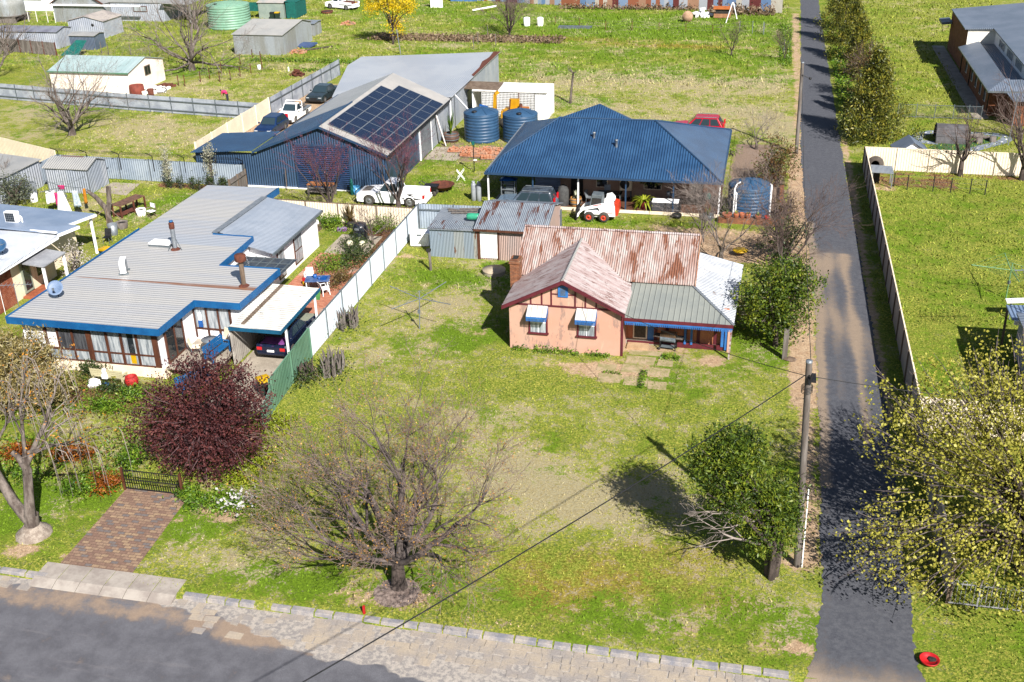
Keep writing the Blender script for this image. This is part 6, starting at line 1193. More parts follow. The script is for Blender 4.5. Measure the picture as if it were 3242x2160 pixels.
pot('porch_pot','dark pot with an orange plant at the porch corner','potted plant',(-27.4,49.6,.6),.2,.35,M['black'],fronds(24,.4,.3,.5,M['leaf_rusty'],.04,1.2,7))
# right side things
q=T('animal_shelter','small iron roofed animal shelter inside the cream fence corner','shelter',(9.0,85.0,0));P('roof',MB().slab([(-.75,-.8,1.25),(.85,-.8,1.2),(.85,.6,1.35),(-.75,.6,1.4)],.04),M['galv'],q)
for x in(-.65,.8):
    for y in(-.7,.5): P('post',MB().box(x-.04,x+.04,y-.04,y+.04,0,1.25),M['steel'],q)
P('back_panel',MB().box(-.7,.0,.45,.5,0,1.2),M['dark'],q)
o=One('old_tyre','big old tyre standing against the cream fence corner','tyre',MB().lathe((0,0,.62),[(.32,-.16),(.62,-.14),(.66,0),(.62,.14),(.32,.16),(.3,0),(.32,-.16)],24,True,'y'),mat('dusty_rubber',pc(110,100,92),pc(84,76,70),4,rough=.9),(8.85,88.4,0))
q=T('barrel_tunnel','dark timber barrel tunnel over the school play track','tunnel',zz('F7',560,215),-.05)
ms=MB();n=20;L_=1.25
for k in range(n+1):
    a=pi*k/n
    for rr in(1.2,1.08): 
        for x in(-L_,L_): ms.v.append((x,rr*cos(a),rr*sin(a)*1.15+.02))
for k in range(n):
    b=k*4;ms.f+=[(b,b+1,b+5,b+4),(b+2,b+6,b+7,b+3),(b,b+4,b+6,b+2),(b+1,b+3,b+7,b+5)];ms.s+=[False]*4
P('shell',ms,mat('grey_slat_barrel',pc(120,118,122),pc(92,90,94),2,rough=.8,rib=(.16,.03,1,6)),q);P('hoop',MB().tube([(-L_,1.2*cos(pi*k/14),1.38*sin(pi*k/14)) for k in range(15)],.05,6),M['black'],q)
q=T('playhouse','small white playhouse with slate roof behind the cream fence','playhouse',(11.6,90.6,0),.1);P('wall',MB().ext([(-1.1,-.9,0),(1.1,-.9,0),(1.1,-.9,1.35),(0,-.9,2.05),(-1.1,-.9,1.35)],(0,1.9,0)),M['white'],q);r=MB();roof_two(r,-1.35,1.35,-1.1,1.2,1.3,2.15,'y',.05);P('roof',r,M['schoolroof'],q)
for k in range(5): o=One('bench_log','grey log on the school turf island, number'[:36]+[' left',' by the tunnel',' in the middle',' near the track bend',' at the far side'][k] if 0 else ['grey log lying beside the barrel tunnel','grey log lying on the turf island','short log at the turf edge','stump block on the play turf','stump block near the track bend'][k],'log',MB().tube([(-.7,0,.16),(.7,.15,.16)],.16,8) if k<3 else MB().lathe((0,0,0),[(.3,0),(.28,.45),(0,.46)],10),M['woodgrey'],zz('F7',[830,900,760,865,1010][k],[185,205,215,245,230][k]),[.4,-.3,1.2,0,0][k])
One('thin_post','slim grey metal post at the edge of the school track','post',MB().tube([(0,0,0),(.1,0,4.2)],.05,8),M['steel'],(20.2,97.4,0))
q=T('toppled_table','pale folding table leaning beside the green clothes hoist','table',(15.3,61.5,0));P('table_top',MB().ext([(-1.2,-.3,1.0),(1.3,-.2,1.25),(1.3,.4,1.25),(-1.2,.3,1.0)],(0,0,.05)),M['white_old'],q)
for x in(-.9,1.0): P('leg',MB().bar((x,-.2,0),(x,0,1.05),.05).bar((x,.3,0),(x,.1,1.1),.05),M['steel'],q)
q=T('tv_aerial','tall aerial on the corner of the right hand house','aerial',(14.3,56.2,2.6));P('mast',MB().tube([(0,0,0),(0,0,3.1)],.03,6),M['steel'],q);b=MB().bar((-1.3,-.1,2.4),(1.6,.1,2.7),.04)
for k in range(9): t=-1.2+k*.33;b.bar((t,-.6,2.42+t*.1),(t,.6,2.42+t*.1),.018)
P('antenna',b,M['steel'],q)
q=T('bowl','red plastic bowl lying on the lane verge','bowl',(6.95,31.6,0));P('shell',MB().lathe((0,0,0),[(.15,.02),(.3,.1),(.34,.2),(.32,.2),(.26,.11),(0,.06)],20),M['redp'],q);P('contents',MB().blob((.1,.1,.1),.15,.12,.06,R),M['dark'],q)
One('yellow_drum','yellow lid lying in the shrubs beside the dirt drive','lid',MB().lathe((0,0,.35),[(.0,.06),(.45,.05),(.5,0),(.45,-.05),(0,-.04)],20),M['yellow'],zz('C4',322,245))
q=T('hydrant_post','small red marker post on the kerb below the bare tree','marker',(-13.1,30.35,0));P('shaft',MB().box(-.04,.04,-.04,.04,0,.35),M['redp'],q)
# junk by the cream shed, far junk
One('rusty_drum','rust red sheet iron bin beside the cream block shed','drum',MB().lathe((0,0,0),[(.75,0),(.78,.5),(.75,1.15),(.68,1.15),(.66,.1),(0,.1)],16),mat('rust_red_iron',pc(160,76,58),pc(130,58,46),2,rough=.8),zz('A1',1285,895))
bucket('cream drum in the junk by the block shed',zz('A1',1350,905),.25,.6,M['cream'],'drum');bucket('small rusty drum in the junk by the block shed',zz('A1',1410,895),.35,.75,M['rustmetal'],'drum')
heap('junk_pile','jumble of white metal and pipes beside the cream block shed','junk pile',zz('A1',1450,850),26,1.3,.5,.35,M['white_old'],6)
heap('junk_pile','rusty scrap heap behind the white junk by the block shed','junk pile',zz('A1',1530,815),18,1.0,.5,.3,M['rustmetal'],8)
One('hose_loop','loop of dark hose lying over the junk by the block shed','hose',MB().tube([(1.4*cos(a*.35),.7*sin(a*.35),.25+.15*sin(a*.7)) for a in range(19)],.04,5),M['black'],zz('A1',1440,860))
heap('harrow','rusty farm harrow lying in the grass beyond the parked cars','harrow',zz('A2',415,705),34,.8,.9,.2,M['rustmetal'],12)
One('white_marker','small white marker post in the grass near the rusty harrow','marker',MB().box(-.06,.06,-.06,.06,0,.5),M['white'],zz('A2',337,665))
q=T('leaning_picket','rusty picket with a white tin beside it in the left paddock','picket',zz('A2',92,645));P('picket',MB().tube([(0,0,0),(-.1,0,2.0)],.06,6),M['rustmetal'],q);P('tin',MB().lathe((-.35,-.1,0),[(.2,0),(.2,.5),(0,.5)],10),M['white'],q)
for i,(x,y,c,lb) in enumerate(((200,240,'white','white drum with dark lid under the bare grey bush'),(325,240,'white_old','white tin standing in the far field'))): One('drum',lb,'drum',MB().lathe((0,0,0),[(.42,0),(.44,1.0),(.3,1.1),(0,1.15)],14),M[c],zz('A3',x,y))
One('concrete_slab','dark slab lying in the far green field','slab',MB().box(-2.2,2.2,-.5,.5,0,.25),M['grey'],zz('A3',650,262))
One('wooden_reel','round timber cable reel on its side by the far patchwork fence','cable reel',MB().lathe((0,0,.7),[(0,-.3),(.7,-.3),(.7,-.2),(.3,-.18),(.3,.18),(.7,.2),(.7,.3),(0,.3)],18,True,'y'),mat('tan_timber',pc(220,180,150),pc(190,150,120),2,rough=.8),zz('A3',1695,205))
q=T('ore_cart','orange roofed cart body in the weeds by the patchwork fence','cart',zz('A3',2020,165));P('body',MB().box(-1.1,1.1,-.7,.7,.1,.6),mat('tan_cart',pc(205,150,110),pc(180,126,90),2,rough=.8),q);P('roof',MB().box(-1.2,1.2,-.8,.8,1.2,1.4),mat('orange_cart_roof',pc(226,130,60),pc(205,110,46),2,rough=.7),q);P('cab',MB().box(-.9,.9,-.6,.6,.6,1.2),M['dark'],q)
heap('scrap_pile','white and black scrap in the weeds by the patchwork fence','scrap',zz('A3',1820,150),22,1.4,1.2,.4,M['white_old'],15)
q=T('swing_frame','white pipe A frame leaning in the weeds by the far fence','frame',zz('A3',2090,215));P('pole',MB().tube([(-.5,0,0),(.2,.3,2.6)],.06,6).tube([(.9,.1,.5),(.3,.3,2.6)],.06,6),M['white'],q)
One('white_pipe','long white pipe lying in the far grass left of the grey bush','pipe',MB().tube([(-1.6,-.6,.2),(1.6,.8,.6)],.13,8),M['white'],zz('A2',2160,105));heap('brick_heap','scatter of red bricks and tins in the field left of the golden wattle','bricks',zz('A2',890,225),40,1.1,.4,.2,leafbrick,22)
One('door_leaf_panel','white door standing alone in the far field','door',MB().box(-.9,.9,-.15,.15,0,2.1),M['white'],zz('A2',1715,70));bucket('dark iron tub in the weeds left of the wattle',zz('A2',695,125),.9,.35,M['rustmetal'],'tub')
One('shade_frame','green shade cloth lean-to by the cream block shed roof','shade cloth',MB().slab([(-1.6,-.9,.2),(.9,-1.0,.3),(1.1,1.0,1.7),(-.4,1.1,1.7)],.05),M['teal'],zz('A1',715,520))
q=fence('weathered timber paling fence in front of the far left shed',[(-98,125.5),(-86,122.8)],1.6,M['woodgrey'],M['rustmetal'],2.2,.04)
# person
q=T('person','person in a bright pink top bending over in the left paddock','person',zz('A1',2122,962),0)
bd=MB();sk=bpy.data.meshes.new('body')
V=[(0,0,.92),(.0,.0,1.0),(-.18,0,1.14),(-.38,0,1.22),(-.47,0,1.24),(-.58,0,1.24),(.02,.11,.86),(.03,.13,.48),(.0,.13,.07),(-.15,.14,.03),(.02,-.11,.86),(.06,-.13,.48),(.06,-.13,.07),(-.09,-.14,.03),(-.38,.2,1.16),(-.42,.24,.88),(-.52,.2,.66),(-.38,-.2,1.16),(-.42,-.24,.88),(-.52,-.2,.66)]
Ed=[(0,1),(1,2),(2,3),(3,4),(4,5),(0,6),(6,7),(7,8),(8,9),(0,10),(10,11),(11,12),(12,13),(3,14),(14,15),(15,16),(3,17),(17,18),(18,19)]
sk.from_pydata(V,Ed,[]);ob=bpy.data.objects.new('body',sk);COL.objects.link(ob);ob.parent=q
mo=ob.modifiers.new('skin','SKIN');rad=[.15,.15,.16,.17,.07,.11,.1,.075,.05,.045,.1,.075,.05,.045,.075,.055,.04,.075,.055,.04]
for i,v in enumerate(sk.skin_vertices[0].data): v.radius=(rad[i],rad[i]);v.use_root=(i==0)
sb=ob.modifiers.new('sub','SUBSURF');sb.levels=1;sb.render_levels=2
s=NT('clothed_figure');p=s.sep(s.co());c=s.mix(s.math('GREATER_THAN',p[2],.98),pc(44,46,60),pc(226,40,100))
c=s.mix(s.math('LESS_THAN',p[0],-.45),c,pc(200,150,125));c=s.mix(s.math('MULTIPLY',s.math('LESS_THAN',p[0],-.36),s.math('LESS_THAN',p[2],.98)),c,pc(200,150,125));sk.materials.append(s.fin(c,.8))
P('hair',MB().ball((-.6,0,1.3),.12,.115,.1,10),M['dark'],q);P('top',MB().blob((-.22,0,1.14),.3,.21,.17,random.Random(2),10),M['pinkp'],q)
# ================================================================= VEHICLES
M['tyre']=M['rubber'];M['alloy']=mat('wheel_rim',pc(190,192,196),pc(160,162,168),4,rough=.35,metal=.5)
def paint(n,c,c2=None): return mat(n,c,c2,2,rough=.22,fine=.03,spec=.6)
def arc(cx,cz,r,a0,a1,n=8): return [(cx+r*cos(a0+(a1-a0)*i/n),cz+r*sin(a0+(a1-a0)*i/n)) for i in range(n+1)]
def hull(mb,prof,W,ins=.07,drop=.04):
    cz=.55;n=len(prof)
    def ring(y,k): return [(x*(1-.012*k),y,z-(drop*k if z>.6 else 0)+(.02*k if z<.4 else 0)) for x,z in prof]
    rs=[ring(-W/2,1),ring(-W/2+ins,0),ring(W/2-ins,0),ring(W/2,1)];vs=sum(rs,[])
    fs=[(j*n+i,j*n+(i+1)%n,(j+1)*n+(i+1)%n,(j+1)*n+i) for j in range(3) for i in range(n)]
    fs+=[tuple(range(n-1,-1,-1)),tuple(range(3*n,4*n))];mb.add(vs,fs);return mb
def pane_on(mb,q,u0,u1,v0,v1,off=.012,th=.0):
    a,b,c,d=[Vector(p) for p in q]   # a bottom-left, b bottom-right, c top-right, d top-left seen from outside
    f=lambda u,v:(a*(1-u)+b*u)*(1-v)+(d*(1-u)+c*u)*v
    n=(b-a).cross(d-a).normalized()*off
    return mb.add([f(u0,v0)+n,f(u1,v0)+n,f(u1,v1)+n,f(u0,v1)+n],[(0,1,2,3)])
def wheel(q,x,y,r,w,side,rim=None,rr=.62):
    s_=side;o=P('wheel',MB().lathe((x,y,r),[(r*rr,-w/2),(r*.93,-w/2),(r,-w*.3),(r,w*.3),(r*.93,w/2),(r*rr,w/2)],26,True,'y',False),M['tyre'],q)
    P('rim',MB().lathe((x,y+s_*(w/2-.02),r),[(0,0.0),(r*.2,s_*.02),(r*.24,-s_*.01),(r*.55,-s_*.015),(r*rr,s_*.012),(r*rr,-s_*.05)],20,True,'y'),rim or M['alloy'],o)
    return o
def car(name,label,cat,loc,rz,pm,L=4.6,W=1.78,H=1.45,wb=2.7,fo=.85,r=.32,belt=.92,bonnet=.88,gh=(-1.5,.95,-1.05,.25),kind='sedan',rim=None,side_n=2,plate=True,roofm=None,bumper=None,tail=None,rails=False):
    q=T(name,label,cat,loc,rz);xf=L/2-fo;xr=xf-wb;ra=r*1.17;hz=r
    b0,b1,r0,r1=gh
    top_rear=belt if kind in('sedan','ute') else belt
    rear=[(-L/2+.06,.3),(-L/2,.5),(-L/2+.02,top_rear-.12),(-L/2+.1,top_rear)]
    if kind in('ute','tray'): rear=[(-L/2+.06,.42),(-L/2,.5),(-L/2,.68),(b0-.05,.68),(b0-.02,belt)]
    top=[(b1+.05,belt),(b1+.3,bonnet+.02),(L/2-.35,bonnet-.06),(L/2-.06,bonnet-.16),(L/2,.55),(L/2-.05,.28)]
    bot=arc(xf,hz,ra,-.35,pi+.35,9)+arc(xr,hz,ra,-.35,pi+.35,9)
    prof=rear[::1]+top+[(xf+ra+.04,.24)]+bot[:10]+[(xf-ra-.04,.24),(xr+ra+.04,.24)]+bot[10:]+[(xr-ra-.04,.26)]
    P('body',hull(MB(),prof,W),pm,q,None,.02)
    P('underbody',MB().box(-L/2+.15,L/2-.15,-W/2+.14,W/2-.14,.2,.6),M['black'],q)
    wb_,wr=W/2-.06,W/2-.2;zb=belt-.03
    B=[(b0,-wb_,zb),(b1,-wb_,zb),(b1,wb_,zb),(b0,wb_,zb)];Tp=[(r0,-wr,H),(r1,-wr,H),(r1,wr,H),(r0,wr,H)]
    g=MB().add(B+Tp,[(0,3,2,1),(4,5,6,7),(0,1,5,4),(1,2,6,5),(2,3,7,6),(3,0,4,7)])
    c=P('cabin',g,roofm or pm,q,None,.05)
    P('windscreen',pane_on(MB(),(B[1],B[2],Tp[2],Tp[1]),.07,.93,.08,.92),M['glass_blue'],c)
    P('rear_window',pane_on(MB(),(B[3],B[0],Tp[0],Tp[3]),.1,.9,.15,.88),M['glass_blue'],c)
    for sgn in(0,1):
        sq=(B[0],B[1],Tp[1],Tp[0]) if sgn==0 else (B[2],B[3],Tp[3],Tp[2])
        for k in range(side_n):
            u0=.05+k*.9/side_n+.015;u1=.05+(k+1)*.9/side_n-.015;P('side_window',pane_on(MB(),sq,u0,u1,.12,.9),M['glass_blue'],c)
    for x in(xf,xr):
        for sg in(-1,1): wheel(q,x,sg*(W/2-.1),r,.2,sg,rim)
    for sg in(-1,1):
        P('headlight',MB().box(L/2-.14,L/2-.03,sg*W*.36-.16,sg*W*.36+.16,bonnet-.34,bonnet-.2),M['lamp'],q,None,.02)
        if kind in('sedan','wagon'): P('tail_light',MB().box(-L/2-.015,-L/2+.12,sg*W*.38-.15,sg*W*.38+.15,(belt-.32) if kind=='sedan' else belt-.1,(belt-.14) if kind=='sedan' else belt+.3),M['redtail'],q,None,.02)
        P('mirror',MB().box(b1-.35,b1-.2,sg*(W/2+.0),sg*(W/2+.16),belt+.02,belt+.16) if sg>0 else MB().box(b1-.35,b1-.2,-W/2-.16,-W/2,belt+.02,belt+.16),pm,q,None,.03)
    P('front_bumper',MB().box(L/2-.12,L/2+.04,-W*.45,W*.45,.34,.5),bumper or M['black'],q,None,.03)
    P('rear_bumper',MB().box(-L/2-.05,-L/2+.1,-W*.46,W*.46,.36,.52),bumper or pm,q,None,.03)
    P('grille',MB().box(L/2-.06,L/2+.015,-W*.2,W*.2,.56,.68),M['black'],q)
    if plate: P('number_plate',MB().box(-L/2-.06,-L/2-.02,-.2,.2,.55,.66),M['white'],q)
    if rails:
        for sg in(-1,1): P('roof_rail',MB().tube([(r0+.1,sg*(wr-.06),H+.05),(r1-.1,sg*(wr-.06),H+.05)],.025,6),M['steel'],c)
    return q
def bed(q,x0,x1,W,z0,z1,pm,th=.07):
    P('bed_side',MB().box(x0,x1,-W/2+.02,-W/2+.02+th,z0,z1),pm,q,None,.02);P('bed_side',MB().box(x0,x1,W/2-.02-th,W/2-.02,z0,z1),pm,q,None,.02)
    P('tailgate',MB().box(x0,x0+th,-W/2+.1,W/2-.1,z0,z1-.01),pm,q,None,.02)
pw=paint('white_ute_paint',(.8,.8,.82,1),(.74,.74,.77,1))
u=car('pickup_truck','white dual cab ute with damaged front by the navy workshop','ute',(-26.66,75.5,0),pi,pw,5.4,1.85,1.78,3.17,1.0,.41,1.08,1.05,(-.72,1.05,-.42,.42),'ute',None,2)
bed(u,-2.6,-.74,1.85,.66,1.12,pw)
for sg in(-1,1):
    P('tail_light',MB().box(-2.63,-2.5,sg*.84-.09,sg*.84+.09,.72,1.0),M['redtail'],u)
P('decal',MB().ext([(-1.9,.935,.88),(-1.55,.935,.9),(-1.3,.935,1.02),(-1.6,.935,1.06),(-1.9,.935,1.04),(-1.55,.935,.99)],(0,.005,0)),M['black'],u)
P('bull_bar',MB().tube([(2.7,-.7,.4),(2.8,-.7,.95),(2.8,.7,.95),(2.7,.7,.4)],.04,6).tube([(2.78,-.7,.65),(2.78,.7,.65)],.04,6),M['black'],u)
P('engine_bay',MB().box(1.55,2.3,-.55,.55,.96,1.045),M['woodgrey'],u)
ps=paint('blue_silver_paint',pc(128,150,172),pc(112,134,158))
car('station_wagon','silver blue station wagon with dark roof parked under the verandah edge','car',(-16.4,75.25,0),pi,ps,4.45,1.75,1.66,2.6,.82,.33,.98,.95,(-2.12,.95,-1.85,.3),'wagon',None,3,roofm=paint('faded_dark_roof',pc(108,122,140),pc(70,78,90)),rails=True)
car('suv','deep red four wheel drive behind the blue homestead roof','car',(-5.6,97.3,0),pi-.03,paint('deep_red_paint',pc(200,22,52,1.7),pc(180,16,44,1.7)),4.65,1.85,1.7,2.7,.9,.36,1.02,1.0,(-2.2,.95,-1.75,.2),'wagon',None,3,roofm=None,rails=True)
pn=paint('navy_paint',pc(24,36,66),pc(18,28,54))
sd1=car('sedan','navy sedan under the carport with a purple sheet on its boot','car',(-25.05,51.5,0),pi/2,pn,4.6,1.75,1.42,2.82,.85,.31,.93,.9,(-1.35,.95,-.8,.25),'sedan',None,2)
cv=MB();nx,ny=8,6;rg=random.Random(6);vs=[]
for j in range(ny):
    for i in range(nx):
        u_,v_=i/(nx-1)*2-1,j/(ny-1);vs.append((u_*.82,v_*.95-.05,.97+.03*sin(i*2+j)-.10*max(0,abs(u_)-.85)/.15-.12*max(0,.2-v_)/.2+rg.uniform(-.01,.01)))
cv.add(vs,[(j*nx+i,j*nx+i+1,(j+1)*nx+i+1,(j+1)*nx+i) for j in range(ny-1) for i in range(nx-1)],True)
o=One('sheet','rumpled purple sheet spread over the boot of the navy sedan','sheet',cv,mat('purple_cloth',pc(140,70,150),pc(116,52,130),3,rough=.8),(-25.05,49.3,0));o.modifiers.new('t','SOLIDIFY').thickness=.02
o=One('bonnet_cover','grey green cloth laid over the bonnet of the navy sedan','cover',MB().add([(-.8,-.5,.945),(.8,-.5,.945),(.8,.75,.82),(-.8,.75,.82),(-.84,-.5,.84),(.84,-.5,.84),(.84,.75,.7),(-.84,.75,.7)],[(0,1,2,3),(0,4,5,1),(1,5,6,2),(3,2,6,7),(0,3,7,4)]),mat('grey_green_canvas',pc(176,180,160),pc(158,164,146),2,rough=.9),(-25.05,53.0,0))
t=car('pickup_truck','white flat tray ute with headboard rack behind the cream fence','ute',(-44.1,97.9,0),-pi/2,pw,4.7,1.7,1.62,2.85,.8,.34,1.0,.98,(-.15,1.15,.05,.55),'tray',None,1)
P('tray',MB().box(-2.4,-.25,-.88,.88,.72,.8),M['steel'],t);P('headboard',MB().box(-.28,-.2,-.85,.85,1.7,1.76).box(-.28,-.2,-.85,.85,1.2,1.26).box(-.28,-.2,-.85,-.79,.8,1.76).box(-.28,-.2,.79,.85,.8,1.76),M['white'],t);P('tray_load',MB().bar((-2.2,-.5,.95),(-.4,-.6,1.0),.15).bar((-2.3,.1,.9),(-.5,.3,1.1),.3,.2).bar((-2,.5,.85),(-.4,.6,1.05),.1),M['woodgrey'],t)
car('sedan','dark green sedan parked by the leaning timber fence','car',(-44.2,105.7,0),-pi/2-.03,paint('dark_green_paint',pc(62,76,82),pc(50,62,68)),4.75,1.8,1.42,2.75,.9,.32,.93,.9,(-1.5,.95,-1.0,.2),'sedan',None,2)
car('hatchback','dark blue hatchback nose to tail with the white tray ute','car',(-44.2,92.9,0),-pi/2,paint('dark_blue_paint',pc(34,62,110),pc(26,50,94)),4.2,1.72,1.5,2.5,.8,.31,.95,.93,(-1.95,.85,-1.5,.15),'wagon',None,2)
t=car('pickup_truck','far white tray ute parked on the grass by the golden wattle','ute',(-62.0,158.9,0),pi-.35,pw,5.2,1.8,1.7,3.1,.95,.38,1.1,1.05,(-.1,1.2,.15,.6),'tray',None,1)
P('tray',MB().box(-2.6,-.3,-.95,.95,.8,.88),M['white'],t);P('tray_side',MB().box(-2.6,-.3,-.95,-.9,.88,1.15),M['white'],t);P('tray_side',MB().box(-2.6,-.3,.9,.95,.88,1.15),M['white'],t);P('tray_load',MB().box(-2.4,-.4,-.8,.8,.88,1.1),M['rustmetal'],t)
# skid steer loader
q=T('skid_steer','white compact skid steer loader with orange wheels and tail','loader',(-11.05,74.25,0),pi)
sw=paint('loader_white',(.8,.8,.8,1),(.74,.74,.75,1))
P('chassis',MB().box(-.75,.85,-.42,.42,.3,.75).ext([(-1.35,-.6,.42),(-.3,-.6,.42),(-.15,-.6,.75),(-.45,-.6,1.2),(-1.3,-.6,1.2)],(0,1.2,0)),sw,q,None,.02)
P('side_plate',MB().ext([(-.3,-.62,.55),(.85,-.62,.55),(.8,-.62,.75),(-.1,-.62,.8)],(0,1.24,0)),sw,q,None,.01)
cb=MB();cb.add([(-.5,-.42,.75),(.6,-.42,.75),(.6,.42,.75),(-.5,.42,.75),(-.4,-.4,1.9),(.35,-.4,1.95),(.35,.4,1.95),(-.4,.4,1.9)],[(0,3,2,1),(4,5,6,7),(0,1,5,4),(1,2,6,5),(2,3,7,6),(3,0,4,7)])
cab_=P('cab',cb,M['grey'],q,None,.03)
cw=MB()
pane_on(cw,((-.5,-.42,.75),(.6,-.42,.75),(.35,-.4,1.95),(-.4,-.4,1.9)),.12,.9,.3,.8);pane_on(cw,((.6,.42,.75),(-.5,.42,.75),(-.4,.4,1.9),(.35,.4,1.95)),.1,.88,.3,.8)
P('side_window',cw,M['glass'],cab_);P('front_opening',pane_on(MB(),((.6,-.42,.75),(.6,.42,.75),(.35,.4,1.95),(.35,-.4,1.95)),.1,.9,.1,.9),M['glass'],cab_)
for sg in(-1,1):
    y=sg*.58
    P('lift_arm',MB().ext([(-1.25,y,1.25),(-1.2,y,1.6),(-.95,y,1.85),(-.6,y,1.75),(-.55,y,1.4),(1.0,y,.98),(1.35,y,.55),(1.4,y,.25),(1.28,y,.3),(1.2,y,.55),(.95,y,.78),(-.1,y,1.05),(-.3,y,.75),(-.5,y,.8),(-.45,y,1.15)],(0,.14*-sg,0)),sw,q,None,.015)
    P('arm_stripe',MB().ext([(-.35,y+sg*.006,1.27),(.25,y+sg*.006,1.12),(.25,y+sg*.006,1.18),(-.35,y+sg*.006,1.33)],(0,.004*sg,0)),mat('faded_red_stripe',pc(200,90,95),None,1,rough=.5) if sg<0 else M['redp'],q)
    P('cylinder',MB().tube([(-.6,sg*.5,.8),(-.85,sg*.5,1.5)],.06,8),M['black'],q)
    for x in(-.55,.5):
        o=P('wheel',MB().lathe((x,sg*.62,.38),[(.2,-.13),(.35,-.13),(.38,-.05),(.38,.05),(.35,.13),(.2,.13)],24,True,'y',False),M['tyre'],q)
        P('rim',MB().lathe((x,sg*.73,.38),[(0,0),(.08,sg*.02),(.1,-sg*.03),(.2,-sg*.02),(.22,sg*.015),(.22,-sg*.06)],20,True,'y'),M['orangep'],o);P('hub',MB().lathe((x,sg*.75,.38),[(0,sg*.015),(.05,0)],10,True,'y'),M['dark'],o)
P('tailgate',MB().ext([(-1.3,-.52,.42),(-1.52,-.52,.5),(-1.6,-.52,.9),(-1.55,-.52,1.35),(-1.25,-.52,1.45),(-1.3,-.52,1.2)],(0,1.04,0)),M['orangep'],q,None,.02)
P('coupler',MB().box(1.32,1.5,-.55,.55,.15,.85).bar((1.4,-.4,.85),(1.25,-.4,1.2),.12).bar((1.4,.4,.85),(1.25,.4,1.2),.12).box(1.4,1.46,-.62,.62,.05,.5),M['black'],q)
P('exhaust',MB().tube([(-.9,-.1,1.2),(-.9,-.1,1.6)],.05,8),M['dark'],q)
fc=bpy.data.curves.new('lettering','FONT');fc.body='S130';fc.size=.19;fc.extrude=.002;fc.align_x='CENTER'
fo=bpy.data.objects.new('lettering_tmp',fc);COL.objects.link(fo);bpy.context.view_layer.update()
me=bpy.data.meshes.new_from_object(fo.evaluated_get(bpy.context.evaluated_depsgraph_get()));bpy.data.objects.remove(fo)
me.materials.append(M['dark']);lo=bpy.data.objects.new('lettering',me);COL.objects.link(lo);lo.parent=q;lo.location=(-.98,.606,.72);lo.rotation_euler=(pi/2,0,pi)
P('badge_line',MB().box(-1.2,-.78,.602,.606,.64,.68),M['redp'],q)
# ================================================================= VEGETATION
def leaf_obj(name,Pn,size,m,parent=None,asp=.5,up=.3,rng=NR,kind=None,droop=0.0,off=None):
    """one mesh of small folded-open leaf faces at the points Pn (numpy n x 3)"""
    n=len(Pn);d=rng.normal(size=(n,3));d[:,2]-=droop;d/=np.linalg.norm(d,axis=1)[:,None]
    e=rng.normal(size=(n,3));e[:,2]+=up*2;w=np.cross(d,e);w/=np.linalg.norm(w,axis=1)[:,None]+1e-9
    s_=(size*(.6+.8*rng.random(n)))[:,None];a=d*s_;b=w*s_*asp
    V=np.stack([Pn-a*.5,Pn+b*.5,Pn+a*.5,Pn-b*.5],1).reshape(-1,3)
    me=bpy.data.meshes.new(name);me.vertices.add(4*n);me.vertices.foreach_set('co',V.ravel());me.loops.add(4*n);me.loops.foreach_set('vertex_index',np.arange(4*n));me.polygons.add(n)
    me.polygons.foreach_set('loop_start',np.arange(0,4*n,4));me.polygons.foreach_set('loop_total',np.full(n,4));me.update();me.materials.append(m)
    o=bpy.data.objects.new(name,me);COL.objects.link(o)
    if parent is not None:o.parent=parent
    if kind:o['kind']=kind
    return o
class C_: pass
def cfg(**k):
    c=C_();c.wig=.16;c.up=.05;c.kids=[4,4,4,3,2];c.ang=.65;c.lr=.68;c.rr=.6;c.seg=4;c.taper=.45;c.t0=.3
    for a,b in k.items(): setattr(c,a,b)
    return c
def grow(out,p,d,L,r,lv,mx,rg,c):
    pts=[p.copy()];rs=[r];n=c.seg
    for i in range(n):
        d=(d+Vector((rg.gauss(0,c.wig),rg.gauss(0,c.wig),rg.gauss(0,c.wig)+c.up))).normalized();p=p+d*(L/n);pts.append(p.copy());rs.append(max(.006,r*(1-c.taper*(i+1)/n)))
    out.append((lv,pts,rs))
    if lv<mx:
        k=c.kids[min(lv,len(c.kids)-1)]
        for j in range(k):
            t=1.0 if j==0 else rg.uniform(c.t0,1.0);i=min(n,max(1,round(t*n)));q=pts[i];dd=(pts[i]-pts[i-1]).normalized()
            ax=dd.orthogonal().normalized();az=rg.uniform(0,2*pi);ax=ax*cos(az)+dd.cross(ax)*sin(az);an=c.ang*rg.uniform(.55,1.3)*(.6 if j==0 else 1)
            nd=(dd*cos(an)+ax*sin(an)).normalized();grow(out,q,nd,L*c.lr*rg.uniform(.7,1.15),rs[i]*c.rr*(1.15 if j==0 else 1),lv+1,mx,rg,c)
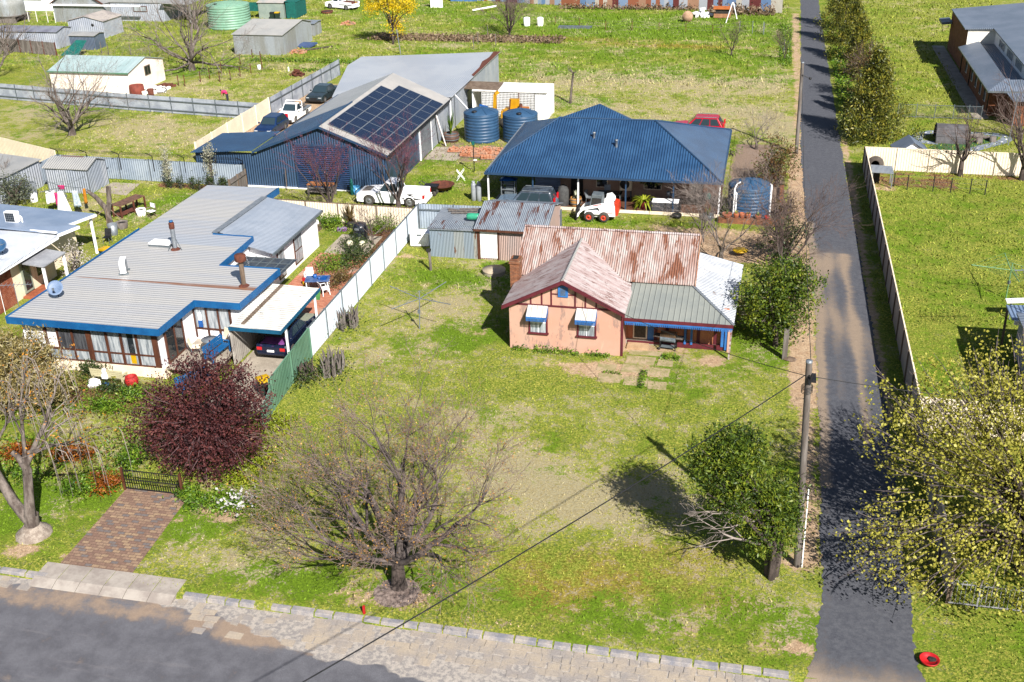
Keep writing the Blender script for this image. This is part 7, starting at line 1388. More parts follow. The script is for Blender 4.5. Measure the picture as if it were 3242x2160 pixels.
def bare(name,label,base,stems,mx,c,seed,trunk=None,twig=None,cat='tree',split=2,buds=None,bud_n=0,bud_s=.07,sub=0,clumpr=.12,crown='crown',group=None):
    rg=random.Random(seed);q=T(name,label,cat,tuple(base),0,group);out=[]
    for (d,L,r,o_) in stems: grow(out,Vector(o_),Vector(d).normalized(),L,r,0,mx,rg,c)
    a=MB();b=MB()
    for lv,pts,rs in out:
        (a if lv<=split else b).tube(pts,rs,8 if lv==0 else 6 if lv==1 else 4 if lv==2 else 3,False)
    P('trunk',a,trunk or M['trunk'],q);
    if b.f: P(crown if not buds or crown!='crown' else 'branches',b,twig or M['twig'],q)
    if buds:
        Q=[]
        tips=[pts for lv,pts,rs in out if lv>=mx-sub]
        for pts in tips:
            for k in range(bud_n):
                i=rg.randrange(1,len(pts));t=rg.random();p=pts[i-1].lerp(pts[i],t);Q.append((p.x+rg.gauss(0,clumpr),p.y+rg.gauss(0,clumpr),p.z+rg.gauss(0,clumpr)))
        leaf_obj('crown' if crown=='crown' else 'foliage',np.array(Q),bud_s,buds,q,.75)
    return q
def leafy(name,label,base,ells,nclump,per,size,lm,seed,trunk=None,stems=1,tr=.16,limbs=18,cr=.28,cat='tree',asp=.45,up=.35,trunkh=.35,shell=.42,group=None,droop=0.,twigs=0,twigm=None):
    rg=np.random.default_rng(seed);r2=random.Random(seed);q=T(name,label,cat,tuple(base),0,group);Cn=[]
    vol=[e[3]*e[4]*e[5] for e in ells];tv=sum(vol)
    for e,v in zip(ells,vol):
        n=max(3,int(nclump*v/tv));u=rg.normal(size=(n,3));u/=np.linalg.norm(u,axis=1)[:,None];rr=rg.random(n)**shell
        Cn.append(np.array(e[:3])+u*rr[:,None]*np.array(e[3:])*(.86+.28*rg.random((n,1))))
    Cn=np.concatenate(Cn);Cn=Cn[Cn[:,2]>.08];cs=cr*(.6+.8*rg.random(len(Cn)))
    idx=np.repeat(np.arange(len(Cn)),per);Pn=Cn[idx]+rg.normal(size=(len(idx),3))*cs[idx][:,None]*np.array([1,1,.7]);Pn=Pn[Pn[:,2]>.03]
    leaf_obj('crown' if cat=='tree' else 'foliage',Pn,size,lm,q,asp,up,rg,droop=droop)
    a=MB();c0=np.array([e[:3] for e in ells]).mean(0);hb=trunkh*c0[2]
    for k in range(stems):
        an=2*pi*k/max(1,stems)+.5;o=(0 if stems==1 else .25*cos(an),0 if stems==1 else .25*sin(an))
        for j in range(max(1,limbs//stems)):
            t=Cn[r2.randrange(len(Cn))];m1=np.array([o[0]*1.2,o[1]*1.2,hb*r2.uniform(.6,1.2)]);m2=m1*.45+t*.55+np.array([0,0,.1*c0[2]])
            pts=[(0 if stems==1 else o[0]*.6,0 if stems==1 else o[1]*.6,0),m1,m2,t];rs=[tr,tr*.72,tr*.4,.02] if j==0 else [tr*.8,tr*.6,tr*.3,.015]
            a.tube(pts,rs,6,False)
    P('trunk',a,trunk or M['trunkdark'],q)
    if twigs:
        b=MB()
        for k in range(twigs):
            t=Cn[r2.randrange(len(Cn))];d=(t-c0);d=d/(np.linalg.norm(d)+1e-6);e=t+d*r2.uniform(.3,.9)+np.array([r2.gauss(0,.15),r2.gauss(0,.15),r2.gauss(.1,.15)]);b.tube([t-d*.5,t,e],[.02,.015,.006],3,False)
        P('twigs',b,twigm or M['paletwig'],q)
    return q
V=Vector
for q,Pn in STUMP: leaf_obj('ivy',Pn,.11,M['leaf_dark'],q,.8)
# --- the big bare tree on the front lawn
st=[];rg=random.Random(5)
for k,(az,el,L,r) in enumerate([(100,70,3.3,.15),(75,74,3.4,.15),(130,55,3.2,.15),(165,36,3.3,.15),(40,52,3.2,.14),(12,34,3.3,.15),(195,26,3.0,.12),(-20,24,2.6,.1),(60,60,3.1,.12),(215,14,2.6,.09),(300,38,2.0,.08)]):
    a,e=math.radians(az),math.radians(el);st.append(((cos(a)*cos(e),sin(a)*cos(e),sin(e)),L,r,(.1*cos(a),.1*sin(a),.95+.035*k)))
q=bare('bare_tree','wide leafless tree with lichened twigs on the front lawn',(-12.3,32.05,0),st,5,cfg(kids=[4,4,4,3,3],wig=.14,up=.03,ang=.62,lr=.66,rr=.58),21,trunk=mat('dark_grey_bark',pc(128,116,112),pc(84,74,72),3,rough=.95,stretch=(1,1,.3),bump=(14,.6,.02)),twig=mat('greyish_twigs',pc(186,162,150),pc(140,120,114),2,rough=.9,fine=.1),buds=M['leaf_lichen'],bud_n=1,bud_s=.06,clumpr=.05)
P('bole',MB().tube([(0,0,-.05),(0,0,.2),(.02,0,.7),(.02,0,1.15)],[.4,.29,.26,.24],12),M['trunkdark'],q);P('root_litter',MB().lathe((0,-.3,0),[(.9,0.0),(.6,.03),(.3,.06),(0,.07)],18),mat('leaf_litter',pc(180,160,150),pc(130,112,104),6,rough=.95),q)
# --- pale forked tree at lower left
c=cfg(kids=[3,4,4,3,3],wig=.12,up=.03,ang=.6,lr=.66)
q=bare('bare_tree','pale barked forked street tree with drooping twigs at the lower left',(-28.4,32.5,0),[((0,0,1),1.0,.34,(0,0,0))],0,cfg(wig=.04,taper=.15),3,trunk=M['trunk'])
out=[];rg=random.Random(12)
a=MB();b=MB();lich=[]
a.tube([(0,0,.8),(.12,.1,1.8),(.2,.3,3.0),(.12,.25,3.4)],[.24,.2,.19,.18],9).tube([(-.1,0,.7),(-.7,.1,1.5),(-1.2,.3,2.3),(-1.7,.5,3.4),(-2.0,.6,4.6)],[.24,.22,.18,.14,.1],9)
a.tube([(.15,.3,3.1),(-.15,.35,3.6),(-.35,.35,3.75)],[.14,.12,.11],8)
for p,d,L,r in((V((.2,.3,3.2)),V((.6,.2,.8)),2.6,.13),(V((.15,.28,3.3)),V((.05,.1,1)),2.6,.1),(V((-2.0,.6,4.6)),V((-.1,.2,1)),2.4,.09),(V((-1.2,.3,2.3)),V((-.9,-.2,.6)),2.2,.1),(V((-1.6,.5,3.2)),V((.3,.3,.9)),2.2,.08),(V((.4,.4,3.8)),V((1,-.1,.35)),2.4,.09)): grow(out,p,d.normalized(),L,r,1,4,rg,c)
for lv,pts,rs in out: (a if lv<=2 else b).tube(pts,rs,6 if lv<2 else 4,False)
for k in range(90):   # hanging weeping twigs
    lv,pts,rs=out[rg.randrange(len(out))];p=pts[-1]
    if p.x<-.6 or p.z<2.2: continue
    Lh=rg.uniform(1.0,2.6);x,y=rg.uniform(.1,.5),rg.uniform(-.25,.15);b.tube([p,p+V((x*.8,y,-.1)),p+V((x*1.3,y*1.4,-Lh*.5)),p+V((x*1.4,y*1.6,-Lh))],[.02,.016,.012,.006],3,False)
P('limb',a,M['trunk'],q);P('crown',b,M['paletwig'],q);P('roots',MB().lathe((0,0,-.02),[(.75,0),(.7,.16),(.5,.3),(.34,.5)],14),mat('pale_root_flare',pc(200,186,172),pc(160,144,132),4,rough=.95,bump=(8,.8,.05)),q)
Q=[tuple(V(p[-1])+V((rg.gauss(0,.1),rg.gauss(0,.1),rg.gauss(0,.1)))) for lv,p,r_ in out if lv>2 and p[-1].x>0 for _ in range(2)];leaf_obj('foliage',np.array(Q),.1,leafmat('orange_lichen',[pc(190,120,40),pc(230,160,50)],trans=0),q)
# --- bottlebrush, purple plum, evergreens
leafy('bottlebrush_bush','large grey gold bottlebrush shrub before the front windows',(-35.7,41.3,0),[(0,.2,2.6,3.0,2.3,1.9),(-2.0,.6,2.2,2.0,2.0,1.7),(2.0,.2,2.0,1.6,1.5,1.4)],700,44,.2,M['leaf_brush'],31,limbs=14,cr=.28,asp=.26,up=.2,trunkh=.4,droop=.5)
leafy('purple_leaf_tree','dense purple leaved plum tree over the drive gate',(-23.8,38.5,0),[(.5,.0,2.7,3.0,2.2,2.6),(.6,-1.2,1.7,2.3,1.3,1.6),(1.7,.3,3.7,2.0,1.7,1.7),(-1.4,-.2,2.0,1.8,1.5,1.7),(1.7,-.1,2.0,1.7,1.6,1.7),(.7,.3,4.6,2.0,1.5,1.3)],1150,24,.115,M['leaf_purple'],41,limbs=36,cr=.22,asp=.62,trunkh=.3,shell=.5,twigs=420,twigm=mat('purple_twigs',pc(140,108,110),pc(96,66,72),3,rough=.9))
leafy('evergreen_tree','glossy evergreen tree leaning left beside the near power pole',(1.6,35.4,0),[(-1.95,.5,4.5,1.45,1.4,1.4),(-1.7,.6,5.3,1.1,1.1,.8),(-1.5,.3,3.4,1.3,1.2,.8),(.0,.3,3.1,.95,1.0,1.4),(-.4,.1,1.8,.9,.9,.8),(.3,.2,2.0,.6,.7,.8)],560,38,.16,M['leaf_euc'],51,limbs=16,stems=3,tr=.15,cr=.24,asp=.34,up=.2,trunkh=.5,droop=.4)
rg=random.Random(9);dead=[]
for (o_,d,L) in(((-.4,0,2.4),(-1,-.25,.1),1.9),((-.3,-.1,1.5),(-1,-.3,.25),1.7),((-.3,0,3.0),(-1,-.1,.2),1.6)): grow(dead,V(o_),V(d).normalized(),L,.07,0,3,rg,cfg(kids=[4,4,3],ang=.55,lr=.6,up=.01))
b=MB();
for lv,pts,rs in dead: b.tube(pts,rs,4,False)
P('dead_branch',b,M['paletwig'],[o for o in bpy.data.objects if o.name=='evergreen_tree'][0])
leafy('evergreen_tree','round dark evergreen tree between the pink house and the lane',(1.55,55.6,0),[(.0,.6,2.75,2.15,2.0,2.1),(-.9,.4,2.2,1.3,1.4,1.2),(.6,.8,3.5,1.5,1.5,1.4),(.2,-.4,1.5,1.3,1.0,1.0)],560,26,.17,M['leaf_euc'],52,trunk=M['trunkdark'],limbs=18,cr=.24,asp=.45,trunkh=.45,twigs=60)
# --- yellow budding street tree at right
q=leafy('budding_tree','big street tree covered in pale yellow green buds at the right',(11.2,37.6,0),[(0,.8,6.0,5.4,4.6,3.0),(-3.2,.2,5.6,3.6,3.0,2.6),(-4.9,-2.6,2.6,2.5,2.4,1.7),(-1.0,-3.4,3.0,4.0,2.2,1.7),(3.5,-2,4.5,4,3,2.5)],1700,22,.11,M['leaf_yellow'],61,trunk=M['trunkdark'],limbs=90,tr=.17,cr=.26,asp=.8,trunkh=.35,shell=.5,twigs=1300,twigm=mat('grey_mauve_twigs',pc(140,126,126),pc(100,88,90),2,rough=.9))
P('bole',MB().tube([(0,0,-.05),(0,0,.5),(0,0,1.5)],[.55,.42,.4],12),M['trunkdark'],q)
# --- lane conifers
def conifer(label,base,H,Rb,seed,lm=None,n=330,lean=0):
    rg=np.random.default_rng(seed);q=T('conifer',label,'tree',tuple(base),0,'conifers along the lane');Z=rg.random(n)**1.15;Pn=[]
    for z in Z:
        a=rg.random()*2*pi;bul=1+.3*np.sin(a*3+seed+z*5);r=Rb*bul*(1-z)**.75*(.35+.72*rg.random()**.7)*(1+.25*np.sin(z*19+a*2+seed))+.05
        Pn.append((r*np.cos(a)+lean*z,r*np.sin(a),.25+z*(H-.3)))
    Pn=np.array(Pn);idx=np.repeat(np.arange(n),24);L=Pn[idx]+rg.normal(size=(len(idx),3))*np.array([.17,.17,.3])*(Rb/1.9)
    leaf_obj('crown',L,.26,lm or M['leaf_conifer'],q,.32,.8,rg);P('trunk',MB().tube([(0,0,0),(0,0,H*.5),(lean*.8,0,H*.92)],[.2,.12,.03],7),M['trunkdark'],q)
    return q
conifer('tallest olive conifer nearest the cream fence corner by the lane',(9.2,97.8,0),7.3,2.7,1,n=700);conifer('slender olive conifer joined behind the tallest one',(9.5,104.5,0),6.4,1.5,2)
leafy('tree','half bare pinkish brown tree in the middle of the lane conifers',(9.3,112.5,0),[(0,0,3.0,1.9,1.7,2.4)],150,16,.2,M['leaf_brown'],71,limbs=24,cr=.3,twigs=340,twigm=M['twig'],tr=.12)
conifer('conifer with browning tips behind the half bare tree',(9.4,107.8,0),5.4,1.5,3,leafmat('browning_conifer',[pc(90,78,40),pc(130,100,56),pc(160,126,70)],trans=.05),260)
conifer('olive conifer beyond the half bare tree',(9.2,121,0),6.2,1.9,4);conifer('broad olive conifer second from the top of the row',(9.0,130,0),6.5,2.3,5);conifer('farthest olive conifer at the top of the lane',(8.6,140,0),6.8,2.3,6);conifer('pale olive conifer cut by the top of the photo',(8.3,150,0),6.5,2.4,7)
# --- other trees
c3=cfg(kids=[4,4,4,3],wig=.15,up=.04,ang=.6)
def up_stems(n,L,r,el0,el1,seed,z=.4,az0=0):
    rg=random.Random(seed);return [((cos(2*pi*k/n+az0)*cos(e),sin(2*pi*k/n+az0)*cos(e),sin(e)),L*rg.uniform(.8,1.15),r*rg.uniform(.7,1.1),(0,0,z)) for k,e in((k,math.radians(rg.uniform(el0,el1))) for k in range(n))]+[((0,0,1),z+.05,r*1.5,(0,0,0))][:0]
def btree(label,base,H,r,n,seed,el=(40,75),trunk=None,twig=None,mx=3,z=.5,c=c3,**k):
    q=bare('bare_tree',label,base,up_stems(n,H*.42,r*.72,*el,seed,z),mx,c,seed,trunk=trunk,twig=twig,split=1,**k);P('bole',MB().tube([(0,0,0),(0,0,z+.1)],[r*1.9,r*1.4],8),trunk or M['trunk'],q);return q
btree('bare grey tree in the left paddock beside the long timber fence',(-62.8,89.6,0),8.4,.2,8,81,(16,66),M['trunk'],M['paletwig'],4,.8,cfg(kids=[4,4,4,3],wig=.16,up=.02,ang=.66,rr=.56))
btree('spreading bare tree behind the cream block shed',(-64.7,117,0),12,.24,10,82,(14,78),M['trunk'],M['paletwig'],4,.9,cfg(kids=[4,4,4,4],wig=.16,up=.02,ang=.66,rr=.56))
for x,y,s_,l in((20,250,83,'bare tree at the far left edge above the timber fence'),(50,175,84,'bare tree at the far left edge by the timber paling fence')): btree(l,tuple(at(x-30,y)),7,.16,6,s_,(30,70),M['trunk'],M['paletwig'],3,.6)
btree('bare tree beside the green water tank, far left',tuple(at(620,95)),8.5,.16,6,85,(45,80),M['trunk'],M['paletwig'],3)
leafy('wattle_tree','golden flowering wattle tree in the far field',(-45.9,133.9,0),[(-.6,0,5.6,2.4,2.2,1.5),(1.6,0,4.6,2.0,1.8,1.3),(-2.2,0,4.6,1.6,1.5,1.2),(.6,0,2.4,1.3,1.2,1.3)],330,22,.2,M['leaf_wattle'],91,limbs=14,cr=.3,trunkh=.5)
leafy('wattle_tree','golden flowering tree half hidden by bare branches, far left',(-75.5,151,0),[(0,0,4.2,2.6,2.4,2.4)],200,20,.25,M['leaf_wattle'],92,limbs=10,cr=.35)
btree('twiggy grey mauve bush in the far field',(-32.5,140.6,0),7.2,.1,11,93,(52,84),M['trunkdark'],mat('mauve_twigs',pc(170,140,142),pc(136,110,114),2,rough=.9),4,.3,cfg(kids=[4,4,4,3],wig=.12,up=.05,ang=.5))
mauve=mat('purplish_twigs',pc(140,96,110),pc(104,70,84),2,rough=.9)
for (x,y),l,s_ in(((740,860),'purple twigged bare tree in front of the roller door',94),((1365,830),'purple twigged bare tree in front of the white ute',95)):
    btree(l,zz('B2',x,y),6.2,.13,6,s_,(55,82),M['trunkdark'],mauve,4,1.0,cfg(kids=[4,4,3,3],wig=.12,up=.06,ang=.5),buds=leafmat('plum_buds_%d'%s_,[pc(130,60,80),pc(170,90,110)],trans=0),bud_n=1,bud_s=.07,clumpr=.08)
btree('small bare tree on gravel between the homestead and the lane',zz('B4',570,215),4.0,.07,5,96,(40,75),M['trunk'],M['paletwig'],3)
btree('leaning bare tree beside the side roof of the pink house',(-2.0,67.6,0),6.8,.09,4,97,(55,82),M['trunk'],M['paletwig'],4)
btree('slim bare tree on the dirt drive in front of the homestead',(-3.4,70.8,0),5.0,.07,5,98,(45,80),M['trunk'],M['paletwig'],4)
btree('tall bare twiggy tree beside the lane above the round evergreen',(1.9,66.5,0),6.5,.1,7,99,(45,80),M['trunkdark'],M['twig'],4)
leafy('shrub','olive brown shrub among bare twigs at the dirt drive entrance',(2.0,68.6,0),[(0,0,1.5,1.7,1.6,1.3)],120,18,.17,M['leaf_dark'],101,limbs=12,cr=.25,cat='shrub',twigs=160,twigm=M['twig'])
leafy('shrub','dry brown shrub at the right corner of the squat water tank',(2.2,76.5,0),[(0,0,.9,1.0,1.2,.9)],60,12,.14,M['leaf_brown'],102,limbs=10,cr=.25,cat='shrub',twigs=120,twigm=M['twig'])
leafy('shrub','tall russet and green shrub beside the lane past the squat tank',(1.35,83.6,0),[(0,.2,2.0,1.5,1.5,1.8),(-.5,0,1.2,1.2,1.2,1.1)],190,20,.17,leafmat('russet_green_leaves',[pc(110,76,44),pc(150,104,60),pc(96,110,48),pc(130,140,64)]),103,limbs=14,cr=.26,cat='shrub')
leafy('shrub','low green plant by the homestead side wall',zz('B4',340,275),[(0,0,.5,.5,.5,.5)],20,14,.14,M['leaf_green'],104,cat='shrub',limbs=4)
btree('bare tree against the cream fence below the school track',(15.2,88.2,0),5.6,.12,5,105,(35,75),M['trunkdark'],M['twig'],3,1.1);btree('bare tree at the right end of the cream fence',(19.6,87.8,0),6.5,.13,6,106,(35,80),M['trunkdark'],M['twig'],3,.9);btree('bare tree against the brick school wall',(21.5,99.5,0),6.0,.12,6,107,(35,80),M['trunk'],M['twig'],3,.5);btree('second bare tree in front of the brick school wall, right edge',(24,99,0),6,.12,6,108,(35,80),M['trunk'],M['twig'],3,.5)
q=T('dead_tree','single dead leaning trunk in the straw paddock','tree',zz('A3',605,965));P('trunk',MB().tube([(0,0,0),(.1,0,1.2),(.25,0,2.6),(.3,0,3.1)],[.13,.12,.1,.09],8),M['trunk'],q);b=MB();rg=random.Random(3);o_=[]
for k in range(5): grow(o_,V((.28,0,3.0)),V((rg.uniform(-1,1),rg.uniform(-1,1),.3)).normalized(),.6,.05,0,1,rg,cfg(kids=[3]))
for lv,pts,rs in o_: b.tube(pts,rs,4,False)
P('crown',b,M['trunk'],q)
btree('small bare sapling by the far paddock gate',zz('A3',2105,520),4.2,.06,5,109,(50,80),M['trunkdark'],M['twig'],3)
btree('thin bare sapling on a stake by the top of the lane',zz('A4',232,540),4.5,.05,5,110,(60,85),M['trunkdark'],M['twig'],3)
for (x,y),l,s_,h in(((1985,555),'slim columnar tree in white blossom, taller one by the left yard fence',111,2.0),((1585,575),'slim columnar sapling in white blossom, thinner one by the left yard fence',112,1.8)):
    leafy('blossom_tree',l,zz('B1',x,y),[(0,0,h*1.05,.42 if s_==111 else .25,.42 if s_==111 else .25,h*.85)],70,16,.12,leafmat('blossom_leaves_%d'%s_,[pc(150,160,110),pc(214,210,180),pc(235,232,220)]),s_,limbs=6,tr=.05,cr=.16)
for k,(x,y) in enumerate(((1590,575),(1685,578),(1800,582),(1862,598),(1958,562),(2085,562))):
    leafy('ball_shrub',['clipped dark shrub left of the thinner blossom sapling','clipped dark shrub right of the thinner blossom sapling','third clipped dark shrub along the left yard fence','fourth clipped dark shrub, nearest the flat roof','clipped dark shrub under the taller blossom tree','clipped dark shrub by the corner of the left yard fence'][k],zz('B1',x,y),[(0,0,.5,.34,.34,.5)],36,16,.1,M['leaf_dark'],120+k,limbs=4,cat='shrub',cr=.14,group='clipped shrubs along the left yard fence')
leafy('oleander_bush','round grey green bush by the left neighbour roof',zz('B1',140,735),[(0,0,1.3,1.6,1.4,1.2)],120,22,.15,leafmat('grey_green_leaves',[pc(70,80,60),pc(110,120,90),pc(160,164,140)]),131,cat='shrub')
btree('bare pale shrub beside the round grey green bush',zz('B1',40,640),3.0,.05,6,132,(40,75),M['trunk'],M['paletwig'],3)
leafy('blossom_shrub','shrub in white blossom between the left neighbour and the flat roof',(-42.3,57.9,0),[(0,0,1.3,.8,.9,1.1)],70,18,.13,leafmat('white_blossom',[pc(140,150,60),pc(240,225,215),pc(250,245,240)]),133,cat='shrub')
# --- garden planting
def shrub(label,loc,rx,ry,h,lm,seed,n=60,per=18,size=.12,name='shrub',**k): return leafy(name,label,loc,[(0,0,h*.5,rx,ry,h*.5)],n,per,size,lm,seed,cat='shrub',limbs=6,tr=.04,cr=.18,**k)
shrub('bright green shrub behind the garden table',zz('C2',1040,150),1.2,1.5,1.0,M['leaf_green'],141,110);shrub('dark green shrub along the white fence past the garden table',zz('C2',1250,90),1.1,2.2,1.2,M['leaf_dark'],142,150);shrub('brown twiggy bush at the white fence beside the garden table',zz('C2',1100,300),.7,1.3,.9,M['leaf_brown'],143,70)
shrub('fresh green shrub under the purple twigged tree by the wing',zz('B2',650,945),1.3,.8,1.0,M['leaf_green'],144,90);shrub('green groundcover before the cream rear fence',zz('B2',760,930),.9,.6,.8,M['leaf_green'],145,60);shrub('dark bush below the globe lamps',zz('B2',950,1120),.9,1.0,.9,M['leaf_dark'],146,70);shrub('green bush in the fence corner beyond the globe lamps',zz('B2',1230,960),1.1,1.4,1.0,M['leaf_green'],147,90);shrub('loose grey leaved bush by the cream rear fence',zz('B2',1190,900),.8,.6,1.3,M['leaf_dark'],148,60)
btree('bare shrub with hanging ornaments by the white fence',zz('B2',1120,1100),3.4,.05,6,149,(45,80),M['trunk'],M['twig'],3)
for k,(x,y,rx,ry,h,m_,l) in enumerate(((395,440,.9,1.0,.9,'leaf_lime','yellow green shrub at the back of the lawn edge by the purple tree'),(330,590,.8,1.0,.8,'leaf_lime','yellow green shrub in the middle of the lawn edge by the purple tree'),(270,690,.8,.8,.7,'leaf_lime','yellow green shrub at the front of the lawn edge by the purple tree'),(160,790,.9,.6,.6,'leaf_lime','low lime shrub behind the white daisies'))):
    p=at(700+x/2.091,1150+y/2.091);shrub(l,tuple(p),rx,ry,h,M[m_],151+k,70)
for k,(x,y,rx,ry,h,m_,l) in enumerate(((880,1190,.7,.5,.9,'leaf_rusty','russet orange bush beside the drive gate'),(600,930,1.1,.5,.8,'leaf_rusty','russet bush under the drooping twigs'),(160,920,.9,.5,.8,'leaf_rusty','russet bush behind the pale forked tree'),(720,1210,1.2,.6,.7,'leaf_green','bright green clump left of the drive gate'),(250,1090,1.4,.7,.5,'leaf_green','bright green clump behind the pale forked tree trunk'),(1090,1000,.5,.6,1.2,'leaf_green','upright green bush left of the purple tree'),(880,520,.9,.6,.6,'leaf_green','green clump in the middle of the front garden'),(1120,430,.8,.6,.7,'leaf_green','leafy clump near the purple tree in the front garden'),(760,250,1.0,.6,1.0,'leaf_dark','dark shrub between the bottlebrush and the cream bench'),(960,370,1.4,.5,.5,'leaf_dark','grey green border under the cream bench'),(1560,1240,.5,.4,.5,'leaf_green','green tuft at the right gate post'),(1700,1330,.9,.5,.4,'leaf_green','daisy bush foliage in the mulch bed'))):
    shrub(l,zz('D1',x,y),rx,ry,h,M[m_],170+k,60,16,.13)
fl=T('daisy_bush','white daisies flowering at the lawn edge by the drive','flowers',zz('D1',1960,1310));rg2=np.random.default_rng(3);Pf=np.stack([rg2.normal(0,.55,220),rg2.normal(0,.4,220),rg2.uniform(.15,.4,220)],1);leaf_obj('foliage',np.repeat(Pf,7,0)*np.array([1,1,.6])+rg2.normal(0,.1,(1540,3))*np.array([1,1,.4])+np.array([0,0,.05]),.12,M['leaf_green'],fl);leaf_obj('flowers',Pf[:120]+np.array([0,0,.08]),.13,M['petal'],fl,1.0,3.0)
# weeds at the foot of the pink house and along the right of the lane
rg2=np.random.default_rng(8)
def weeds(name,boxes,n,size,m):
    Pn=[]
    for x0_,x1_,y0_,y1_,h in boxes: k=int(n*(x1_-x0_)*(y1_-y0_));Pn.append(np.stack([rg2.uniform(x0_,x1_,k),rg2.uniform(y0_,y1_,k),np.abs(rg2.normal(0,h,k))+.02],1))
    return leaf_obj(name,np.concatenate(Pn),size,m,None,.5,.3,rg2,'stuff')
weeds('weeds',[(-12.5,-11.6,52.6,52.95,.12),(-11.3,-8.8,52.5,52.95,.14),(-8.5,-7.1,52.6,52.95,.1),(-4.4,-3.4,52.8,53.4,.1),(-7.2,-6.2,50.8,51.0,.08),(-5.3,-4.9,49.5,51.5,.07)],420,.12,M['leaf_green'])
weeds('undergrowth',[(6.9,8.6,108,121,.3),(6.9,9.0,121,135,.35),(1.2,2.6,126,150,.25),(6.9,8.2,100,108,.15),(1.5,3,66,69,.12),(-60,-38,122,124,.2),(-52,-30,117.5,119,.12)],46,.24,M['leaf_green'])
weeds('ground_cover',[(-37,-27,42.2,45.2,.14),(-38,-30,36.8,39.5,.12),(-29.5,-26.6,36,42,.12),(-22.6,-20.6,36.5,38.5,.1),(-24.0,-23.35,55,69.5,.25),(-29.5,-25.5,68.6,70.2,.2)],60,.16,M['leaf_green']);weeds('undergrowth',[(-37,-27,41.5,45.4,.16),(-31,-27,36.4,41,.1),(-25,-23.4,60,69.5,.2)],45,.15,M['leaf_brown'])
weeds('dry_grass',[(-8.5,0.5,157.5,160.5,.5),(-30,-10,160.8,162,.35),(-50,-25,136,140,.15)],40,.4,leafmat('dry_stalks',[pc(176,150,120),pc(150,124,104),pc(190,170,130)]))
# grass blades over the lawns
def blades(n,x0_,x1_,y0_,y1_,h,w,seed,near):
    rg=np.random.default_rng(seed);X=rg.uniform(x0_,x1_,n);Y=rg.uniform(y0_,y1_,n)
    ok=np.ones(n,bool)
    for a,b,c_,d in((2.3,7.4,20,200),(-13.1,-.6,52.9,63),(-39,-23,43.5,71),(-20.9,-12.9,65,71.3),(-19.6,-2.4,75,89.6),(-47,-27.5,77,115),(-26.5,-22.8,30,36.5),(-12,2.4,67.3,71.6),(-62,-41.5,50,63.5),(-75,-65,104,113),(19,60,103,140),(-2.4,2,74,96)): ok&=~((X>a)&(X<b)&(Y>c_)&(Y<d))
    dry,bare_,lush=mk(X,Y);ok&=(rg.random(n)>bare_*1.1)&(rg.random(n)>np.clip(dry-.35,0,.7));X,Y=X[ok],Y[ok];n=len(X)
    a=rg.random(n)*2*pi;hh=h*(.5+rg.random(n))*(1+.5*np.clip(lush[ok],0,1));lx,ly=rg.normal(0,.45,n)*hh,rg.normal(0,.45,n)*hh
    Vv=np.stack([np.stack([X-w*np.cos(a),Y-w*np.sin(a),np.zeros(n)],1),np.stack([X+w*np.cos(a),Y+w*np.sin(a),np.zeros(n)],1),np.stack([X+lx,Y+ly,hh],1)],1).reshape(-1,3)
    me=bpy.data.meshes.new('grass');me.vertices.add(3*n);me.vertices.foreach_set('co',Vv.ravel());me.loops.add(3*n);me.loops.foreach_set('vertex_index',np.arange(3*n));me.polygons.add(n);me.polygons.foreach_set('loop_start',np.arange(0,3*n,3));me.polygons.foreach_set('loop_total',np.full(n,3));me.update()
    for nm,fn in(('mk',mk),('mk2',mk2)):
        A=me.attributes.new(nm,'FLOAT_COLOR','POINT');ch=fn(Vv[:,0],Vv[:,1]);dd=np.ones((3*n,4),dtype=np.float32)
        for k in range(3): dd[:,k]=np.clip(ch[k],0,1)
        A.data.foreach_set('color',dd.ravel())
    me.materials.append(M['blade']);o=bpy.data.objects.new('grass',me);COL.objects.link(o);o['kind']='stuff'
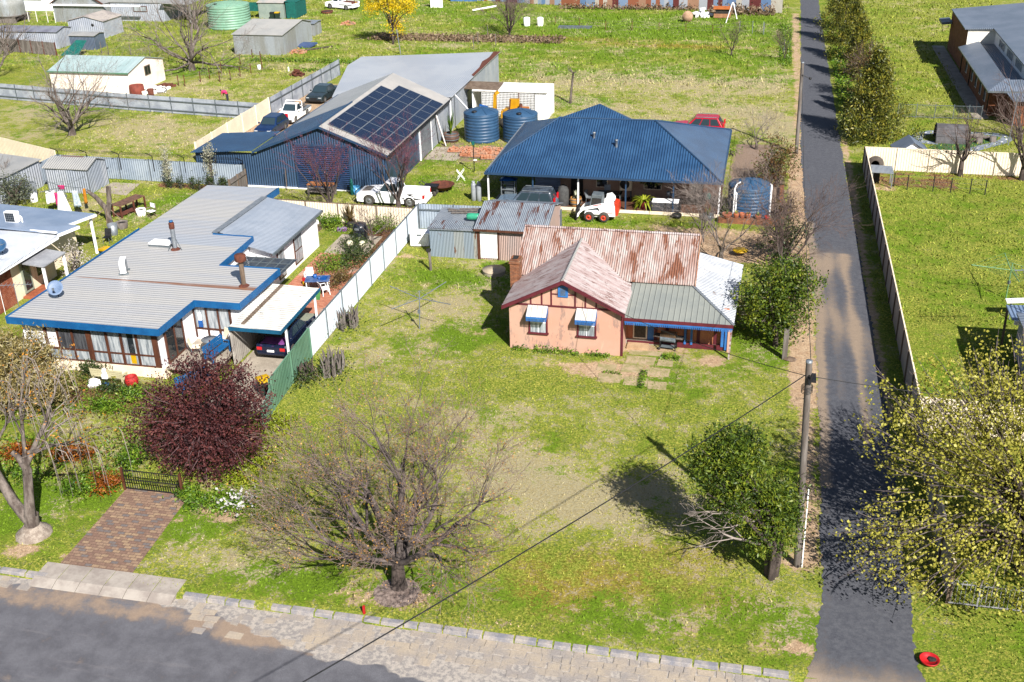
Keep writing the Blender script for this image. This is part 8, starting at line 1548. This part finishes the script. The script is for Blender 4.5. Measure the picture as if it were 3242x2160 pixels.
s=NT('grass_blades');c_g,h_g=grassnodes(s);r=s.new('ShaderNodeNewGeometry').outputs['Random Per Island'];f=s.ramp(r,0,1,.8,1.3);M['blade']=s.fin(s.mix(1.0,c_g,s.new('ShaderNodeCombineXYZ',i0=f,i1=f,i2=f).outputs[0],'MULTIPLY'),.8,0,.15)
blades(80000,-34,18,30.3,62,.06,.03,1,True);blades(70000,-62,22,60,120,.13,.05,2,False);blades(50000,-105,30,115,182,.2,.08,3,False)
# ================================================================= CAMERA AND LIGHT
cd=bpy.data.cameras.new('camera');cam=bpy.data.objects.new('camera',cd);COL.objects.link(cam)
cd.sensor_width=36;cd.sensor_fit='HORIZONTAL';cd.lens=FPX/SW*36;cd.clip_end=3000;cd.clip_start=.5
from mathutils import Matrix
mw=Matrix((RT.to_4d(),UP.to_4d(),(-FW).to_4d(),(0,0,0,1))).transposed();
for i in range(3): mw[3][i]=0
mw=Matrix(((RT.x,UP.x,-FW.x,CAM.x),(RT.y,UP.y,-FW.y,CAM.y),(RT.z,UP.z,-FW.z,CAM.z),(0,0,0,1)))
cam.matrix_world=mw;scn.camera=cam
SUNDIR=Vector((.602*.766,-.799*.766,.643))
sd=bpy.data.lights.new('sun','SUN');sd.energy=5.0;sd.angle=math.radians(.5);sd.color=(1,.955,.88)
so=bpy.data.objects.new('sun',sd);COL.objects.link(so);so.rotation_euler=SUNDIR.to_track_quat('Z','Y').to_euler()
w=bpy.data.worlds.new('World');scn.world=w;w.use_nodes=True;nt=w.node_tree
sk=nt.nodes.new('ShaderNodeTexSky');sk.sky_type='NISHITA';sk.sun_disc=False;sk.sun_elevation=math.radians(40);sk.sun_rotation=math.atan2(SUNDIR.x,SUNDIR.y)
nt.links.new(sk.outputs[0],nt.nodes['Background'].inputs[0]);nt.nodes['Background'].inputs[1].default_value=.05
vs=scn.view_settings;vs.view_transform='Standard';vs.look='None';vs.exposure=1.12;vs.gamma=1;vs.use_curve_mapping=False
scn.cycles.max_bounces=6;scn.cycles.transparent_max_bounces=6;scn.cycles.use_denoising=True
